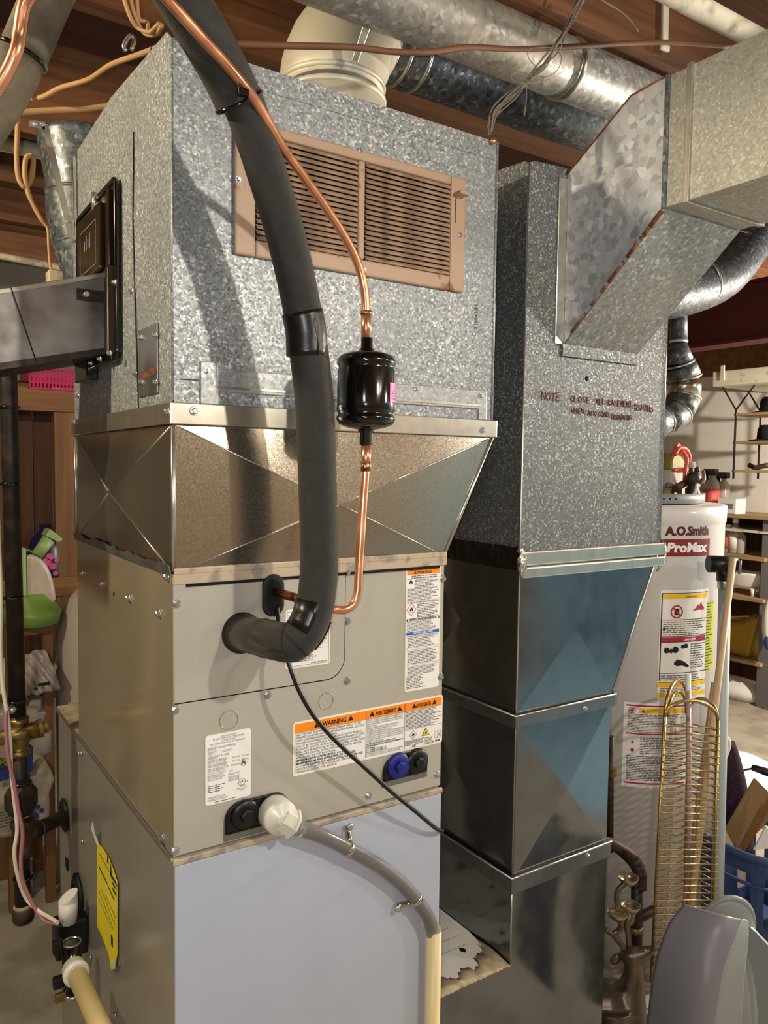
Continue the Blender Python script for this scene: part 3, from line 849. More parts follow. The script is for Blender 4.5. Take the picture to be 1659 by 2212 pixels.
yt = MB(); poly2(yt, fm, [(x2 - s_ * .76, zc_ - s_ * .64), (x2 + s_ * .76, zc_ - s_ * .64), (x2, zc_ + s_ * .76)], .0020); yt.build('yellow_triangle', 'label_yellow', lab)

# tall narrow label at the upper right
lab, fm, w, hh = label_plate((0.3695, -0.0000, 1.2102), (0.4374, 0.0000, 1.0124))
lab['label'] = 'tall narrow warning and notice label'
wp = MB(); patch(wp, fm, .0015, .0015, w - .0015, hh - .0015, .0010); wp.build('label_face', 'label', lab)
ob = MB(); patch(ob, fm, .0022, hh * .938, w - .0022, hh - .002, .0013); ob.build('orange_band', 'orange', lab)
bb = MB(); patch(bb, fm, .0018, hh * .455, w - .0018, hh * .480, .0013); bb.build('blue_band', 'label_blue', lab)
nb = MB(); letters(nb, fm, 'NOTICE | AVIS | AVISO', w * .5, hh * .460, .0048, w * .56, 'C', True, h=.0016); nb.build('white_letters', 'label', lab)
tx = MB(); H = .0016
letters(tx, fm, 'WARNING', w * .06, hh * .972, .0056, w * .30, 'L', True, h=H); warn_tri(tx, fm, w * .41, hh * .972, .005, H); letters(tx, fm, 'AVERTISSEMENT', w * .46, hh * .972, .0056, w * .48, 'L', True, h=H)
warn_tri(tx, fm, w * .25, hh * .945, .005, H); letters(tx, fm, 'ADVERTENCIA', w * .31, hh * .945, .0056, w * .42, 'L', True, h=H)
for y in (.905, .725, .71, .585, .568, .455, .44, .35, .335, .215, .20):
    patch(tx, fm, .002, hh * y, w - .002, hh * y + .00035, H)
letters(tx, fm, 'SERVICE  ENTRETIEN  SERVICIO', w * .5, hh * .5715, .0046, w * .78, 'C', True, h=H)
patch(tx, fm, .0018, hh * .568, .0035, hh * .587, H); patch(tx, fm, w - .0035, hh * .568, w - .0018, hh * .587, H)
flame2(tx, fm, w * .13, hh * .862, .0085, H)
flame2(tx, fm, w * .16, hh * .645, .008, H); patch(tx, fm, w * .12, hh * .638, w * .2, hh * .640, H)
tx.build('label_print', 'ink', lab)
tx = MB(); H = .0015
fine_print(tx, fm, w * .15, w * .9, hh * .936, hh * .906, 2, 1, H, ragged=.2); fine_print(tx, fm, w * .25, w * .96, hh * .90, hh * .83, 6, 2, H); fine_print(tx, fm, w * .04, w * .96, hh * .83, hh * .73, 9, 3, H); fine_print(tx, fm, w * .06, w * .94, hh * .723, hh * .712, 1, 4, H, ragged=.02)
fine_print(tx, fm, w * .32, w * .96, hh * .705, hh * .59, 9, 5, H); fine_print(tx, fm, w * .04, w * .96, hh * .565, hh * .485, 8, 6, H); fine_print(tx, fm, w * .06, w * .96, hh * .452, hh * .442, 1, 7, H, ragged=.05); fine_print(tx, fm, w * .07, w * .96, hh * .437, hh * .355, 7, 8, H); fine_print(tx, fm, w * .07, w * .96, hh * .33, hh * .22, 9, 10, H)
fine_print(tx, fm, w * .07, w * .96, hh * .197, hh * .13, 6, 11, H); fine_print(tx, fm, w * .04, w * .6, hh * .13, hh * .02, 9, 12, H)
tx.build('fine_print', 'fine_ink', lab)
dm = MB(); xx, zz = w * .16, hh * .66
for k in range(4):
    P = [(xx, zz + .0105), (xx + .0095, zz), (xx, zz - .0105), (xx - .0095, zz)]; Q = [(xx + (a - xx) * .88, zz + (b - zz) * .88) for a, b in P]
    poly2(dm, fm, [P[k], P[(k + 1) % 4], Q[(k + 1) % 4], Q[k]], H)
dm.build('red_diamond', 'print_red', lab)

# notice half hidden behind the black pipe
lab, fm, w, hh = label_plate((0.1606, -0.0025, 1.1627), (0.2328, -0.0025, 1.0770), base_h=.0024)
lab['label'] = 'white notice label half hidden behind the insulated pipe'
wp = MB(); patch(wp, fm, .0015, .0015, w - .0015, hh - .0015, .0030); wp.build('label_face', 'label', lab)
tx = MB(); H = .0034
for a, b, c_, d in ((.002, .003, w - .002, .0034), (.002, hh - .0034, w - .002, hh - .003), (.002, .003, .0024, hh - .003), (w - .0024, .003, w - .002, hh - .003), (.002, hh * .30, w - .002, hh * .303), (.002, hh * .37, w - .002, hh * .373), (.002, hh * .72, w - .002, hh * .723), (.002, hh * .9, w - .002, hh * .903)):
    patch(tx, fm, a, b, c_, d, H)
letters(tx, fm, 'ADVERTENCIA', w * .72, hh * .318, .0062, w * .5, 'R', True, h=H)
letters(tx, fm, '343824-201 REV.B', w * .92, hh * .05, .0034, w * .36, 'R', h=H)
tx.build('label_print', 'ink', lab)
tx = MB(); fine_print(tx, fm, w * .06, w * .95, hh * .71, hh * .38, 8, 21, H); fine_print(tx, fm, w * .06, w * .74, hh * .29, hh * .10, 7, 22, H); fine_print(tx, fm, w * .06, w * .94, hh * .89, hh * .73, 4, 23, H)
tx.build('fine_print', 'fine_ink', lab)

# ------------------------------------------------------------------ bright sheet-metal transition on top of the coil
XT, ZT0, ZT1 = .541, 1.418, 1.446
tr = thing('duct_transition', 'shiny new sheet metal duct transition with cross creases above the coil cabinet', 'duct', (W / 2, LC / 2, ZC))
def creased(name, a, b, c, d, lift):
    """Sheet a-b-c-d with an X crease: its centre stands out by the vector lift; a return layer gives it thickness."""
    p = [Vector(x) for x in (a, b, c, d)]
    # crossing point of the diagonals
    r, s = p[2] - p[0], p[3] - p[1]
    k = ((p[1] - p[0]).cross(s)).dot(r.cross(s)) / max(r.cross(s).length_squared, 1e-9)
    m = p[0] + r * k + Vector(lift)
    t = -Vector(lift).normalized() * .0012
    m2 = m + t
    vs = p + [m] + [q + t for q in p] + [m2]
    fs = [(0, 1, 4), (1, 2, 4), (2, 3, 4), (3, 0, 4), (6, 5, 9), (7, 6, 9), (8, 7, 9), (5, 8, 9), (1, 0, 5, 6), (2, 1, 6, 7), (3, 2, 7, 8), (0, 3, 8, 5)]
    mb = MB(); mb.add(vs, fs)
    sheet_ = mb.build(name, 'shiny', tr)
    for q in p:
        MB().tube([m.lerp(q, .02), m.lerp(q, .97)], .0011, 6).build('crease', 'strip', sheet_)
    return sheet_
LT = .566
creased('front_panel', (0, 0, ZC - .004), (W, 0, ZC - .004), (XT, 0, ZT0), (0, 0, ZT0), (0, -.011, 0))
creased('left_panel', (0, LC, ZC - .004), (0, 0, ZC - .004), (0, 0, ZT0), (0, LT, ZT0), (-.010, 0, 0))
creased('right_panel', (W, 0, ZC - .004), (W, LC, ZC - .004), (XT, LT, ZT0), (XT, 0, ZT0), (.005, 0, -.002))
creased('back_panel', (W, LC, ZC - .004), (0, LC, ZC - .004), (0, LT, ZT0), (XT, LT, ZT0), (0, .006, 0))
for a, b in (((0, 0, ZC), (0, 0, ZT0)), ((W, 0, ZC), (XT, 0, ZT0)), ((0, LC, ZC), (0, LT, ZT0))):
    MB().tube([a, b], .0032, 8).build('corner_seam', 'strip', tr)
bandm = MB()
band = thing('collar_band', 'bright bent metal collar strip screwed round the bottom of the plenum', 'strip', (XT / 2, 0, ZT0))
MB().box((-.005, -.006, ZT0), (XT + .005, -.0035, ZT1)).build('front_strip', 'strip', band, bevel=.0012)
MB().box((-.006, -.006, ZT0), (-.0035, LT + .004, ZT1)).build('side_strip', 'strip', band, bevel=.0012)
MB().box((XT + .0035, -.006, ZT0), (XT + .006, LT + .004, ZT1)).build('side_strip', 'strip', band, bevel=.0012)
screws(band, [(0.0257, -0.0060, 1.4358), (0.5155, -0.0060, 1.4291)], ON_FRONT)
screws(band, [(-0.0060, 0.0010, 1.4334), (-0.0060, 0.5449, 1.4419)], ON_SIDE)
# crooked bottom flange and tan sealant where it meets the coil
fl = MB()
rg = random.Random(5)
n = 26
top = [(-.004 - rg.random() * .003, LC * i / n, ZC + .006 + rg.uniform(-.003, .003)) for i in range(n + 1)]
for i in range(n):
    a, b = top[i], top[i + 1]
    fl.add([(-.003, a[1], ZC - .006), (-.003, b[1], ZC - .006), b, a], [(0, 3, 2, 1)])
fl.build('bent_flange', 'dull_steel', tr, solid=.0012)
MB().box((.0, -.005, ZC - .005), (W + .002, -.001, ZC + .004)).build('sealant_bead', 'caulk', tr, bevel=.002)

# ------------------------------------------------------------------ old galvanised supply plenum
ZP = 1.897
pl = thing('supply_plenum', 'large old galvanised plenum box with a tan register on its front', 'duct', (XT / 2, LT / 2, ZT0))
XP = .539
MB().box((0, 0, ZT0 + .002), (XP, .0015, ZP)).build('front_panel', 'plenum', pl)
MB().box((XP - .0015, .0015, ZT0 + .002), (XP, LT, ZP)).build('right_panel', 'plenum', pl)
MB().box((0.0015, LT - .0015, ZT0 + .002), (XP - .0015, LT, 1.925)).build('back_panel', 'plenum', pl)
MB().box((0.001, .001, ZP - .0015), (XP, LT, ZP)).build('top_panel', 'plenum', pl)
side = MB().prism([(0, 0, ZT0 + .002), (0, LT, ZT0 + .002), (0, LT, 1.928), (0, .29, 1.935), (0, .02, 1.914), (0, 0, ZP)], (.0015, 0, 0)).build('left_panel', 'plenum', pl)
MB().tube([(XP, .0, ZT0), (XP, .0, ZP)], .0025, 8).build('corner_seam', 'plenum', pl)
MB().tube([(0, .0, ZT0 + .03), (0, .0, ZP)], .0018, 8).build('corner_seam', 'plenum', pl)
MB().tube([(-.0005, (0.0000, 0.1661, 1.8240)[1], 1.84), (-.0025, (0.0000, 0.1665, 1.6875)[1] , 1.72), (-.0005, (0.0000, 0.1680, 1.6088)[1], 1.64), (-.002, (0.0000, 0.1554, 1.5409)[1], 1.56), (-.0003, (0.0000, 0.1500, 1.4610)[1], ZT1)], .0011, 6).build('loose_lap_seam', 'black_iron', pl)
screws(pl, [(0.0000, 0.1797, 1.6188), (0.0000, 0.1609, 1.4964), (0.0000, 0.5325, 1.4901), (0.0000, 0.5017, 1.5156), (0.0000, 0.5125, 1.7791)], ON_SIDE, SCREW_S)
# fold line under the top of the front and flange frame low on the front
MB().box((.0, -.0014, ZP - .03), (XP, -.0002, ZP - .027)).build('fold_line', 'plenum', pl, bevel=.0005)
fz = MB()
A, B, Cc, Dd = (0.0361, 0.0000, 1.4954), (0.5310, 0.0000, 1.4931), (0.0361, 0.0000, 1.4486), (0.5124, 0.0000, 1.4799)
ztop = A[2] - .002
MB().box((A[0], -.0035, ZT1), (A[0] + .024, 0, ztop + .008)).build('flange_strip', 'flange', pl, bevel=.001)
MB().box((A[0] + .012, -.003, ztop - .030), (B[0] - .01, 0, ztop)).build('flange_strip', 'flange', pl, bevel=.001)
MB().box((A[0] + .024, -.0045, ztop - .026), (B[0] - .022, -.003, ztop - .023)).build('flange_fold', 'strip', pl)
MB().box((B[0] - .022, -.0035, ZT1), (B[0] - .006, 0, ztop)).build('flange_strip', 'flange', pl, bevel=.001)
screws(pl, [(0.0450, -0.0030, 1.4892), (0.3808, -0.0030, 1.4877), (0.5116, -0.0030, 1.4849)], ON_FRONT, SCREW_S)
mk = MB()
p, q = Vector((0.0088, -0.0004, 1.4754)), Vector((0.0347, -0.0004, 1.4755)); mk.add([p, q, q + Vector((0, 0, .0016)), p + Vector((0, 0, .0016))], [(0, 1, 2, 3)])
mk.build('purple_marker_line', 'purple_marker', pl)
sn = MB(); o = Vector((0.5041, -0.0004, 1.5916)); fmv = flat_map(o, (0, 0, 1), (-1, 0, 0), (0, -1, 0)); letters(sn, fmv, '31G41B1', 0, 0, .0085, .040, bold=True); sn.build('stamped_number', 'fine_ink', pl)
# riveted patch on the left side
pa, pb = (-0.0010, 0.1425, 1.5555), (-0.0010, 0.0566, 1.4654)
pt = MB().box((-.003, pa[1], pa[2]), (0, pb[1], pb[2] - .004)).build('patch_plate', 'dull_steel', pl, bevel=.002)
rs = MB(); 
zz = (0.0000, 0.1051, 1.4888)[2]
rs.prism([(-.0034, pa[1] - .002, zz), (-.0034, (pa[1] * 2 + pb[1]) / 3, zz + .008), (-.0034, (pa[1] + pb[1]) / 2, zz + .003), (-.0034, (pa[1] + 2 * pb[1]) / 3, zz + .010), (-.0034, pb[1] + .002, zz + .004), (-.0034, pb[1] + .002, zz - .001), (-.0034, pa[1] - .002, zz - .004)], (.0006, 0, 0))
rs.build('rust_line', 'rust', pt)
screws(pl, [(-0.0030, 0.1246, 1.5439), (-0.0030, 0.0573, 1.5383), (-0.0030, 0.1235, 1.4812), (-0.0030, 0.0581, 1.4759)], ON_SIDE, SCREW_S)

# ------------------------------------------------------------------ tan register
reg = thing('wall_register', 'tan painted steel register with two rows of louvres on the plenum front', 'register', (.275, 0, 1.646))
x0, x1, z0, z1 = .081, .470, 1.645, 1.822
LX0, LX1 = (0.1109, 0.0000, 1.7106)[0], (0.2709, 0.0000, 1.7079)[0]
RX0_, RX1_ = (0.2823, 0.0000, 1.7430)[0], (0.4400, -0.0000, 1.7373)[0]
zo0, zo1 = (0.4398, 0.0000, 1.6678)[2], (0.2814, 0.0000, 1.8075)[2]
fr = MB(); t0, t1 = -.008, 0
fr.box((x0, t0, z0), (LX0, t1, z1)); fr.box((RX1_, t0, z0), (x1, t1, z1)); fr.box((LX0, t0, zo1), (RX1_, t1, z1)); fr.box((LX0, t0, z0), (RX1_, t1, zo0)); fr.box((LX1, t0, zo0), (RX0_, t1, zo1))
fr.build('frame', 'tan_paint', reg, bevel=.003)
MB().box((LX0, -.0012, zo0), (RX1_, -.0006, zo1)).build('dark_backing', 'black_matte', reg)
ns = 19
pitch = (zo1 - zo0) / ns
def slat_mesh(wd):
    mb = MB()
    prof = [(-.0072, -.40), (-.0085, -.30), (-.0075, .05), (-.0035, .52), (-.0020, .52), (-.0058, .0)]
    k = len(prof)
    for e in (0.0015, wd - .0015):
        mb.v += [(e, y, z * pitch) for y, z in prof]
    mb.f += [tuple(range(k)), tuple(range(2 * k - 1, k - 1, -1))] + [(i, i + k, (i + 1) % k + k, (i + 1) % k) for i in range(k)]
    mb.sm += [False] * (k + 2)
    o = mb.build('slat', 'tan_slat'); me = o.data; bpy.data.objects.remove(o); return me
for xa_, xb_ in ((LX0, LX1), (RX0_, RX1_)):
    me = slat_mesh(xb_ - xa_)
    for i in range(ns):
        put(me, 'slat', reg, (xa_, 0, zo0 + pitch * (i + .42)))
screws(reg, [(0.0850, -0.0080, 1.7405), (0.2731, -0.0080, 1.8207), (0.2793, -0.0080, 1.6526), (0.4588, -0.0080, 1.7329)], ON_FRONT, SCREW_S)
lv = MB(); a = Vector((0.4523, -0.0120, 1.7919)); b_ = Vector((0.4396, -0.0200, 1.7858)); 
lv.box((a.x - .008, -.026, a.z - .002), (a.x + .010, -.008, a.z + .004)); lv.box((a.x - .004, -.012, a.z - .004), (a.x + .002, -.008, a.z))
lv.build('lever', 'tan_paint', reg, bevel=.0015)
MB().box((a.x - .005, -.0084, a.z - .042), (a.x - .0025, -.0078, a.z - .004)).build('lever_slot', 'rust', reg)

# ------------------------------------------------------------------ humidifier bypass on the plenum's left side
hp = thing('bypass_humidifier', 'dark brown framed panel with a grey sheet metal box on the plenum side', 'humidifier', (0, .3, 1.53))
ya, yb_, za_, zb_ = .235, .485, 1.528, 1.795
fp = MB(); fm = SIDE((0, yb_, za_))
plate(fp, fm, round_rect(yb_ - ya, zb_ - za_, .012), .0005, .007)
fp.build('back_plate', 'brown_plate', hp, bevel=.002)
rim = MB(); rim.tube([fm(a, b, .008) for a, b in round_rect(yb_ - ya, zb_ - za_, .012)], .0045, 8, closed=True); rim.build('rim', 'black_gloss', hp)
MB().box((-.022, ya + .002, za_ + .004), (-.0075, ya + .012, za_ + .135)).build('side_rail', 'brown_plate', hp, bevel=.002)
MB().box((-.016, ya + .016, za_ + .14), (-.0075, ya + .024, zb_ - .012)).build('side_rail', 'brown_plate', hp, bevel=.002)
dk = MB(); o = SIDE((0, .455, 1.675))
plate(dk, o, round_rect(.15, .105, .008), .007, .016); dk.build('door_plate', 'brown_plate', hp, bevel=.003)
lt = MB(); o2 = SIDE((0, .435, 1.685))
for (a0, b0, a1, b1) in ((0, 0, .11, .0014), (0, .07, .11, .0714), (0, 0, .0014, .07), (.1086, 0, .11, .07)):
    patch(lt, o2, a0, b0, a1, b1, .0165)
for i in range(4):
    patch(lt, o2, .03 + i * .012, .035, .036 + i * .012, .052 + (i % 2) * .006, .0165)
lt.build('faint_print', 'faint_print', hp)
hd = Vector((-0.0120, 0.3481, 1.7750)); MB().tube([hd, hd + Vector((0, 0, .028))], .0055, 10).build('latch', 'strip', hp)
# sloping grey box
s0, s1 = Vector((0.0034, 0.3000, 1.6667)), Vector((-0.1570, 0.3000, 1.6193)); e0, e1 = Vector((0.0025, 0.3000, 1.5400)), Vector((-0.1499, 0.3000, 1.5045))
du = (s1 - s0); L2 = s0 + du * 2.2; Lb = e0 + (e1 - e0) * 2.2
s0.x = e0.x = -.008
bxm = MB().prism([s0, L2, Lb, e0], (0, .17, 0)); gb = bxm.build('metal_box', 'dull_steel', hp, bevel=.003)
MB().prism([s0 + Vector((0, -.001, .001)), L2 + Vector((0, -.001, .001)), L2 + Vector((0, -.001, -.007)), s0 + Vector((0, -.001, -.007))], (0, .172, 0)).build('top_lip', 'strip', gb, bevel=.001)
MB().prism([e0 + Vector((0, -.002, 0)), Lb + Vector((0, -.002, 0)), Lb + Vector((0, -.002, .010)), e0 + Vector((0, -.002, .010))], (0, .174, 0)).build('bottom_flange', 'black_iron', gb)
j0, j1 = Vector((-0.1447, 0.2985, 1.6247)), Vector((-0.1116, 0.2985, 1.5199)); MB().tube([j0, j1], .0009, 6).build('panel_joint', 'black_matte', gb)
bl = Vector((-0.0398, 0.2970, 1.6272)); MB().tube([bl, bl + Vector((0, -.012, 0))], .0042, 10).build('bolt', 'strip', gb)
MB().box((bl.x - .012, .2975, bl.z - .008), (bl.x + .035, .2992, bl.z + .010)).build('bolt_slot', 'black_iron', gb)
bk = MB(); q0 = Vector((-0.0040, 0.4409, 1.5262)); bk.box((-.02, q0.y - .06, q0.z - .02), (-.001, q0.y + .03, q0.z + .012)); bk.build('mounting_bracket', 'black_gloss', hp, bevel=.002)
screws(hp, [(-0.0205, 0.3454, 1.5295), (-0.0205, 0.2848, 1.5291), (-0.0220, 0.2176, 1.5307), (-0.0220, 0.1888, 1.6295)], ON_SIDE, SCREW_S)

# ------------------------------------------------------------------ return air duct beside the furnace
DX0, DX1, DXB, DY, DD = .650, 1.046, .910, .042, .31
rd = thing('return_air_duct', 'tall galvanised return air duct with red handwriting right of the furnace', 'duct', (.78, DY + DD / 2, 0))
def tapered(name, mat, x0, x1, xb0, xb1, zt, zb, lift=0.0, y0=DY, y1=DY + DD, bevel=0):
    mb = MB()
    v = [(xb0, y0, zb), (xb1, y0, zb), (xb1, y1, zb), (xb0, y1, zb), (x0, y0, zt), (x1, y0, zt), (x1, y1, zt), (x0, y1, zt)]
    if lift:
        a, b, c, d = (Vector(v[i]) for i in (0, 1, 5, 4))
        t = (a - d).length and .5
        m = (a + b + c + d) / 4 + Vector((-.02 if xb1 < x1 else 0, -lift, 0))
        m2 = (Vector(v[0]) + Vector(v[3]) + Vector(v[4]) + Vector(v[7])) / 4 + Vector((-lift, 0, 0))
        mb.add(v + [m, m2], [(0, 3, 2, 1), (4, 5, 6, 7), (1, 2, 6, 5), (2, 3, 7, 6), (0, 1, 8), (1, 5, 8), (5, 4, 8), (4, 0, 8), (3, 0, 9), (0, 4, 9), (4, 7, 9), (7, 3, 9)])
    else:
        mb.add(v, [(0, 3, 2, 1), (4, 5, 6, 7), (0, 1, 5, 4), (1, 2, 6, 5), (2, 3, 7, 6), (3, 0, 4, 7)])
    return mb.build(name, mat, rd, bevel=bevel)
ZR0, ZR1 = 1.213, 1.902
ri = tapered('riser', 'riser', DX0, DX1, DX0, DX1, ZR1, ZR0)
tapered('tapered_section', 'return_sheet', DX0, DX1 + .002, DX0, DXB, ZR0, .916, .007)
tapered('straight_section', 'return_sheet', DX0 + .003, DXB - .003, DX0 + .003, DXB - .003, .90, .606, .008)
tapered('lower_section', 'return_sheet', DX0, DXB, DX0, DXB, .60, .445, .0)
# boot at the bottom reaching over to the furnace, with its dusty flat top
MB().box((.447, DY, .0), (DXB, DY + DD, .445)).build('boot', 'return_sheet', rd)
def cleat(zt, zb, x0, x1, o=.006):
    c = MB()
    c.box((x0 - o, DY - o, zb), (x1 + o, DY - .0005, zt)); c.box((x0 - o, DY - .0005, zb), (x0 - .0005, DY + DD, zt)); c.box((x1 + .0005, DY - .0005, zb), (x1 + o, DY + DD, zt))
    k = c.build('drive_cleat', 'cleat', rd, bevel=.0015)
    e = MB().tube([(x0 - o, DY + DD, zt), (x0 - o, DY - o, zt), (x1 + o, DY - o, zt)], .0022, 6); e.build('folded_edge', 'strip', k)
cleat(.917, .893, DX0, DXB); cleat(.613, .582, DX0, DXB)
MB().tube([(DX0, DY, .61), (DX0, DY, ZR1)], .0018, 6).build('corner_seam', 'strip', rd)
MB().tube([(DX0, DY, .445), (DX0, DY, .60)], .0016, 6).build('corner_seam', 'strip', rd)
MB().tube([(DX1 + .001, DY, ZR0), (DXB + .001, DY, .917)], .0022, 6).build('corner_seam', 'strip', rd)
MB().tube([(DX1, DY, ZR0), (DX1, DY, ZR1)], .0012, 6).build('corner_seam', 'strip', rd)
# torn flap ears on the top rim
for pts in ([(DX0, DY, ZR1), (DX0, DY + .09, ZR1), (DX0, DY + .09, ZR1 + .012), (DX0, DY + .012, ZR1 + .006)], [(DX0, DY, ZR1), (DX0 + .12, DY, ZR1), (DX0 + .115, DY, ZR1 + .012), (DX0 + .012, DY, ZR1 + .006)]):
    MB().prism(pts, (.0012, .0012, 0)).build('top_flap', 'riser', rd)
# flange where riser and tapered section meet, wrinkled tape and foil
fl = MB()
fl.box((DX0 - .004, DY - .008, ZR0 - .022), (DX1 + .010, DY - .0005, ZR0 + .004)); fl.box((DX0 - .002, DY - .012, ZR0 - .044), (DX1 + .004, DY - .002, ZR0 - .024))
fl.build('joint_flange', 'strip', rd, bevel=.003)
tp = MB(); rg = random.Random(3); n = 14
for i in range(n):
    y0, y1 = DY + DD * i / n, DY + DD * (i + 1) / n
    j = [rg.uniform(-.004, .0) for _ in range(4)]
    tp.add([(DX0 - .004 + j[0], y0, ZR0 - .03), (DX0 - .004 + j[1], y1, ZR0 - .03), (DX0 - .003 + j[2], y1, ZR0 + .012), (DX0 - .003 + j[3], y0, ZR0 + .012)], [(0, 3, 2, 1)])
tp.build('wrinkled_tape', 'blackish_tape', rd, solid=.001)
fo = MB(); rg = random.Random(8)
c = Vector((DX0 - .002, DY - .008, ZR0 - .016))
pts = []
for i in range(7):
    for k in range(8):
        a = 2 * math.pi * k / 8; r = .009 * math.sin(math.pi * (i + .5) / 7) * rg.uniform(.5, 1.4)
        pts.append(c + Vector((r * math.cos(a), r * math.sin(a) * .7, (i - 3) * .009)))
fo.add(pts, [(i * 8 + k, i * 8 + (k + 1) % 8, (i + 1) * 8 + (k + 1) % 8, (i + 1) * 8 + k) for i in range(6) for k in range(8)])
fo.build('crumpled_foil', 'foil', rd)
MB().tube([(DX1 + .004, DY - .004, ZR0 + .01), (DX1 + .010, DY - .008, ZR0 - .015), (DX1 + .003, DY - .006, ZR0 - .04), (DX1 - .012, DY - .004, ZR0 - .055)], .003, 6).build('foil_edge', 'foil', rd)
screws(rd, [(0.8251, 0.0360, 0.9028), (0.8439, 0.0360, 0.6041)], ON_FRONT, SCREW_S)
hl = (0.8117, 0.0415, 1.5382); MB().lathe((hl[0], DY - .0002, hl[2]), (0, -1, 0), [(.0048, 0), (.0048, .0006), (0, .0006)], 14).build('drilled_hole', 'black_matte', rd)
# red marker note, written stroke by stroke
STROKE = {'N': [[(0, 0), (0, 1), (.7, 0), (.7, 1)]], 'O': [[(.35, 0), (0, .3), (.05, .8), (.4, 1), (.7, .7), (.65, .2), (.35, 0)]], 'T': [[(.35, 0), (.35, 1)], [(0, 1), (.75, .95)]], 'E': [[(.6, 0), (0, 0), (0, 1), (.6, 1)], [(0, .5), (.5, .5)]],
          ':': [[(.1, .2), (.12, .25)], [(.1, .8), (.12, .85)]], 'C': [[(.65, .9), (.05, .5), (.65, .05)]], 'L': [[(0, 1), (0, 0), (.6, .0)]], 'S': [[(.6, .9), (.1, .8), (.15, .55), (.55, .4), (.5, .1), (0, .05)]], 'A': [[(0, 0), (.35, 1), (.7, 0)], [(.15, .4), (.55, .4)]],
          'B': [[(0, 0), (0, 1), (.5, .85), (.1, .55), (.6, .3), (.4, 0), (0, 0)]], 'M': [[(0, 0), (.1, 1), (.35, .4), (.6, 1), (.7, 0)]], 'R': [[(0, 0), (0, 1), (.55, .8), (.1, .5), (.65, 0)]], 'G': [[(.65, .9), (.1, .7), (.1, .2), (.6, .1), (.6, .45), (.35, .45)]], 'I': [[(.2, 0), (.2, 1)]],
          'W': [[(0, 1), (.15, 0), (.4, .6), (.6, 0), (.75, 1)]], 'H': [[(0, 0), (0, 1)], [(0, .5), (.6, .5)], [(.6, 0), (.6, 1)]], 'D': [[(0, 0), (0, 1), (.6, .7), (.6, .25), (0, 0)]], 'U': [[(0, 1), (.05, .1), (.5, .05), (.6, 1)]], '(': [[(.4, 1.1), (.1, .5), (.4, -.1)]]}
def scribble(mb, s, p0, p1, size, seed):
    rg = random.Random(seed)
    p0, p1 = Vector(p0), Vector(p1)
    step = (p1 - p0) / len(s)
    for i, ch in enumerate(s):
        o = p0 + step * i + Vector((0, 0, rg.uniform(-.001, .001)))
        for line in STROKE.get(ch, []):
            pts = [o + Vector((x * min(size * .8, step.x * .82) / .75, 0, y * size * rg.uniform(.9, 1.05))) for x, y in line]
            mb.tube(pts, .0009, 5, smooth=False)
for args in (('NOTE:', (0.6943, 0.0415, 1.4922), (0.7563, 0.0415, 1.4907), .015, 1),
             ('CLOSE', (0.7673, 0.0415, 1.4921), (0.8250, 0.0415, 1.4936), .011, 2),
             ('ALL', (0.8380, 0.0415, 1.4917), (0.8655, 0.0415, 1.4923), .011, 3),
             ('BASEMENT', (0.8735, 0.0415, 1.4910), (0.9445, 0.0415, 1.4911), .011, 4),
             ('REGISTERS', (0.9517, 0.0415, 1.4869), (1.0107, 0.0415, 1.4852), .011, 5),
             ('WHEN', (0.7717, 0.0415, 1.4717), (0.8081, 0.0415, 1.4709), .010, 6),
             ('AIR', (0.8158, 0.0415, 1.4695), (0.8415, 0.0415, 1.4698), .010, 7),
             ('COND', (0.8454, 0.0415, 1.4691), (0.8785, 0.0415, 1.4688), .010, 8),
             ('(RUNNING', (0.8826, 0.0415, 1.4654), (0.9457, 0.0415, 1.4655), .010, 9)):
    nt = MB(); scribble(nt, *args); nt.build('handwritten_word', 'marker', rd)

# dusty instruction paper lying on the boot
pp = thing('instruction_paper', 'dirty white instruction sheet lying on the boot between furnace and return duct', 'paper', (.55, .2, .4455))
MB().prism([(.449, .062, .4465), (.585, .062, .4465), (.618, .075, .4465), (.640, .105, .4465), (.6485, .16, .4465), (.6485, .35, .4465), (.449, .35, .4465)], (0, 0, .0012)).build('sheet', 'paper', pp)
sp = MB(); rg = random.Random(2)
for (x, y, a, b) in ((.53, .20, .020, .010), (.60, .12, .006, .008), (.48, .12, .010, .006), (.565, .15, .004, .004), (.50, .26, .012, .008), (.475, .18, .009, .012), (.59, .24, .005, .004)):
    sp.add([(x + a * math.cos(t) * rg.uniform(.7, 1.2), y + b * math.sin(t) * rg.uniform(.7, 1.2), .4479) for t in (2 * math.pi * i / 12 for i in range(12))], [tuple(range(12))])
tag(sp.build('dirt_spots', 'ink', pp), kind='stuff')
ln = MB()
for y in (.13, .16, .19, .22, .25, .28):
    ln.add([(.50, y, .4478), (.62, y, .4478), (.62, y + .0012, .4478), (.50, y + .0012, .4478)], [(0, 1, 2, 3)])
ln.build('printed_lines', 'faint_print', pp)
rg = random.Random(4); du = MB(); n = 60
edge0, edge1 = [], []
for i in range(n + 1):
    x = .449 + .198 * i / n
    edge0.append((x, DY - .002 - rg.random() * .003, .4448)); edge1.append((x, DY + .020 + .018 * math.sin(i * .23) ** 2 + rg.uniform(-.005, .007) + .22 * max(0, i / n - .72), .4468))
mid = [(a_[0], (a_[1] + b_[1]) / 2, .4475 + rg.random() * .0035) for a_, b_ in zip(edge0, edge1)]
du.add(edge0 + mid + edge1, [(i, i + 1, n + 2 + i, n + 1 + i) for i in range(n)] + [(n + 1 + i, n + 2 + i, 2 * n + 3 + i, 2 * n + 2 + i) for i in range(n)], True)
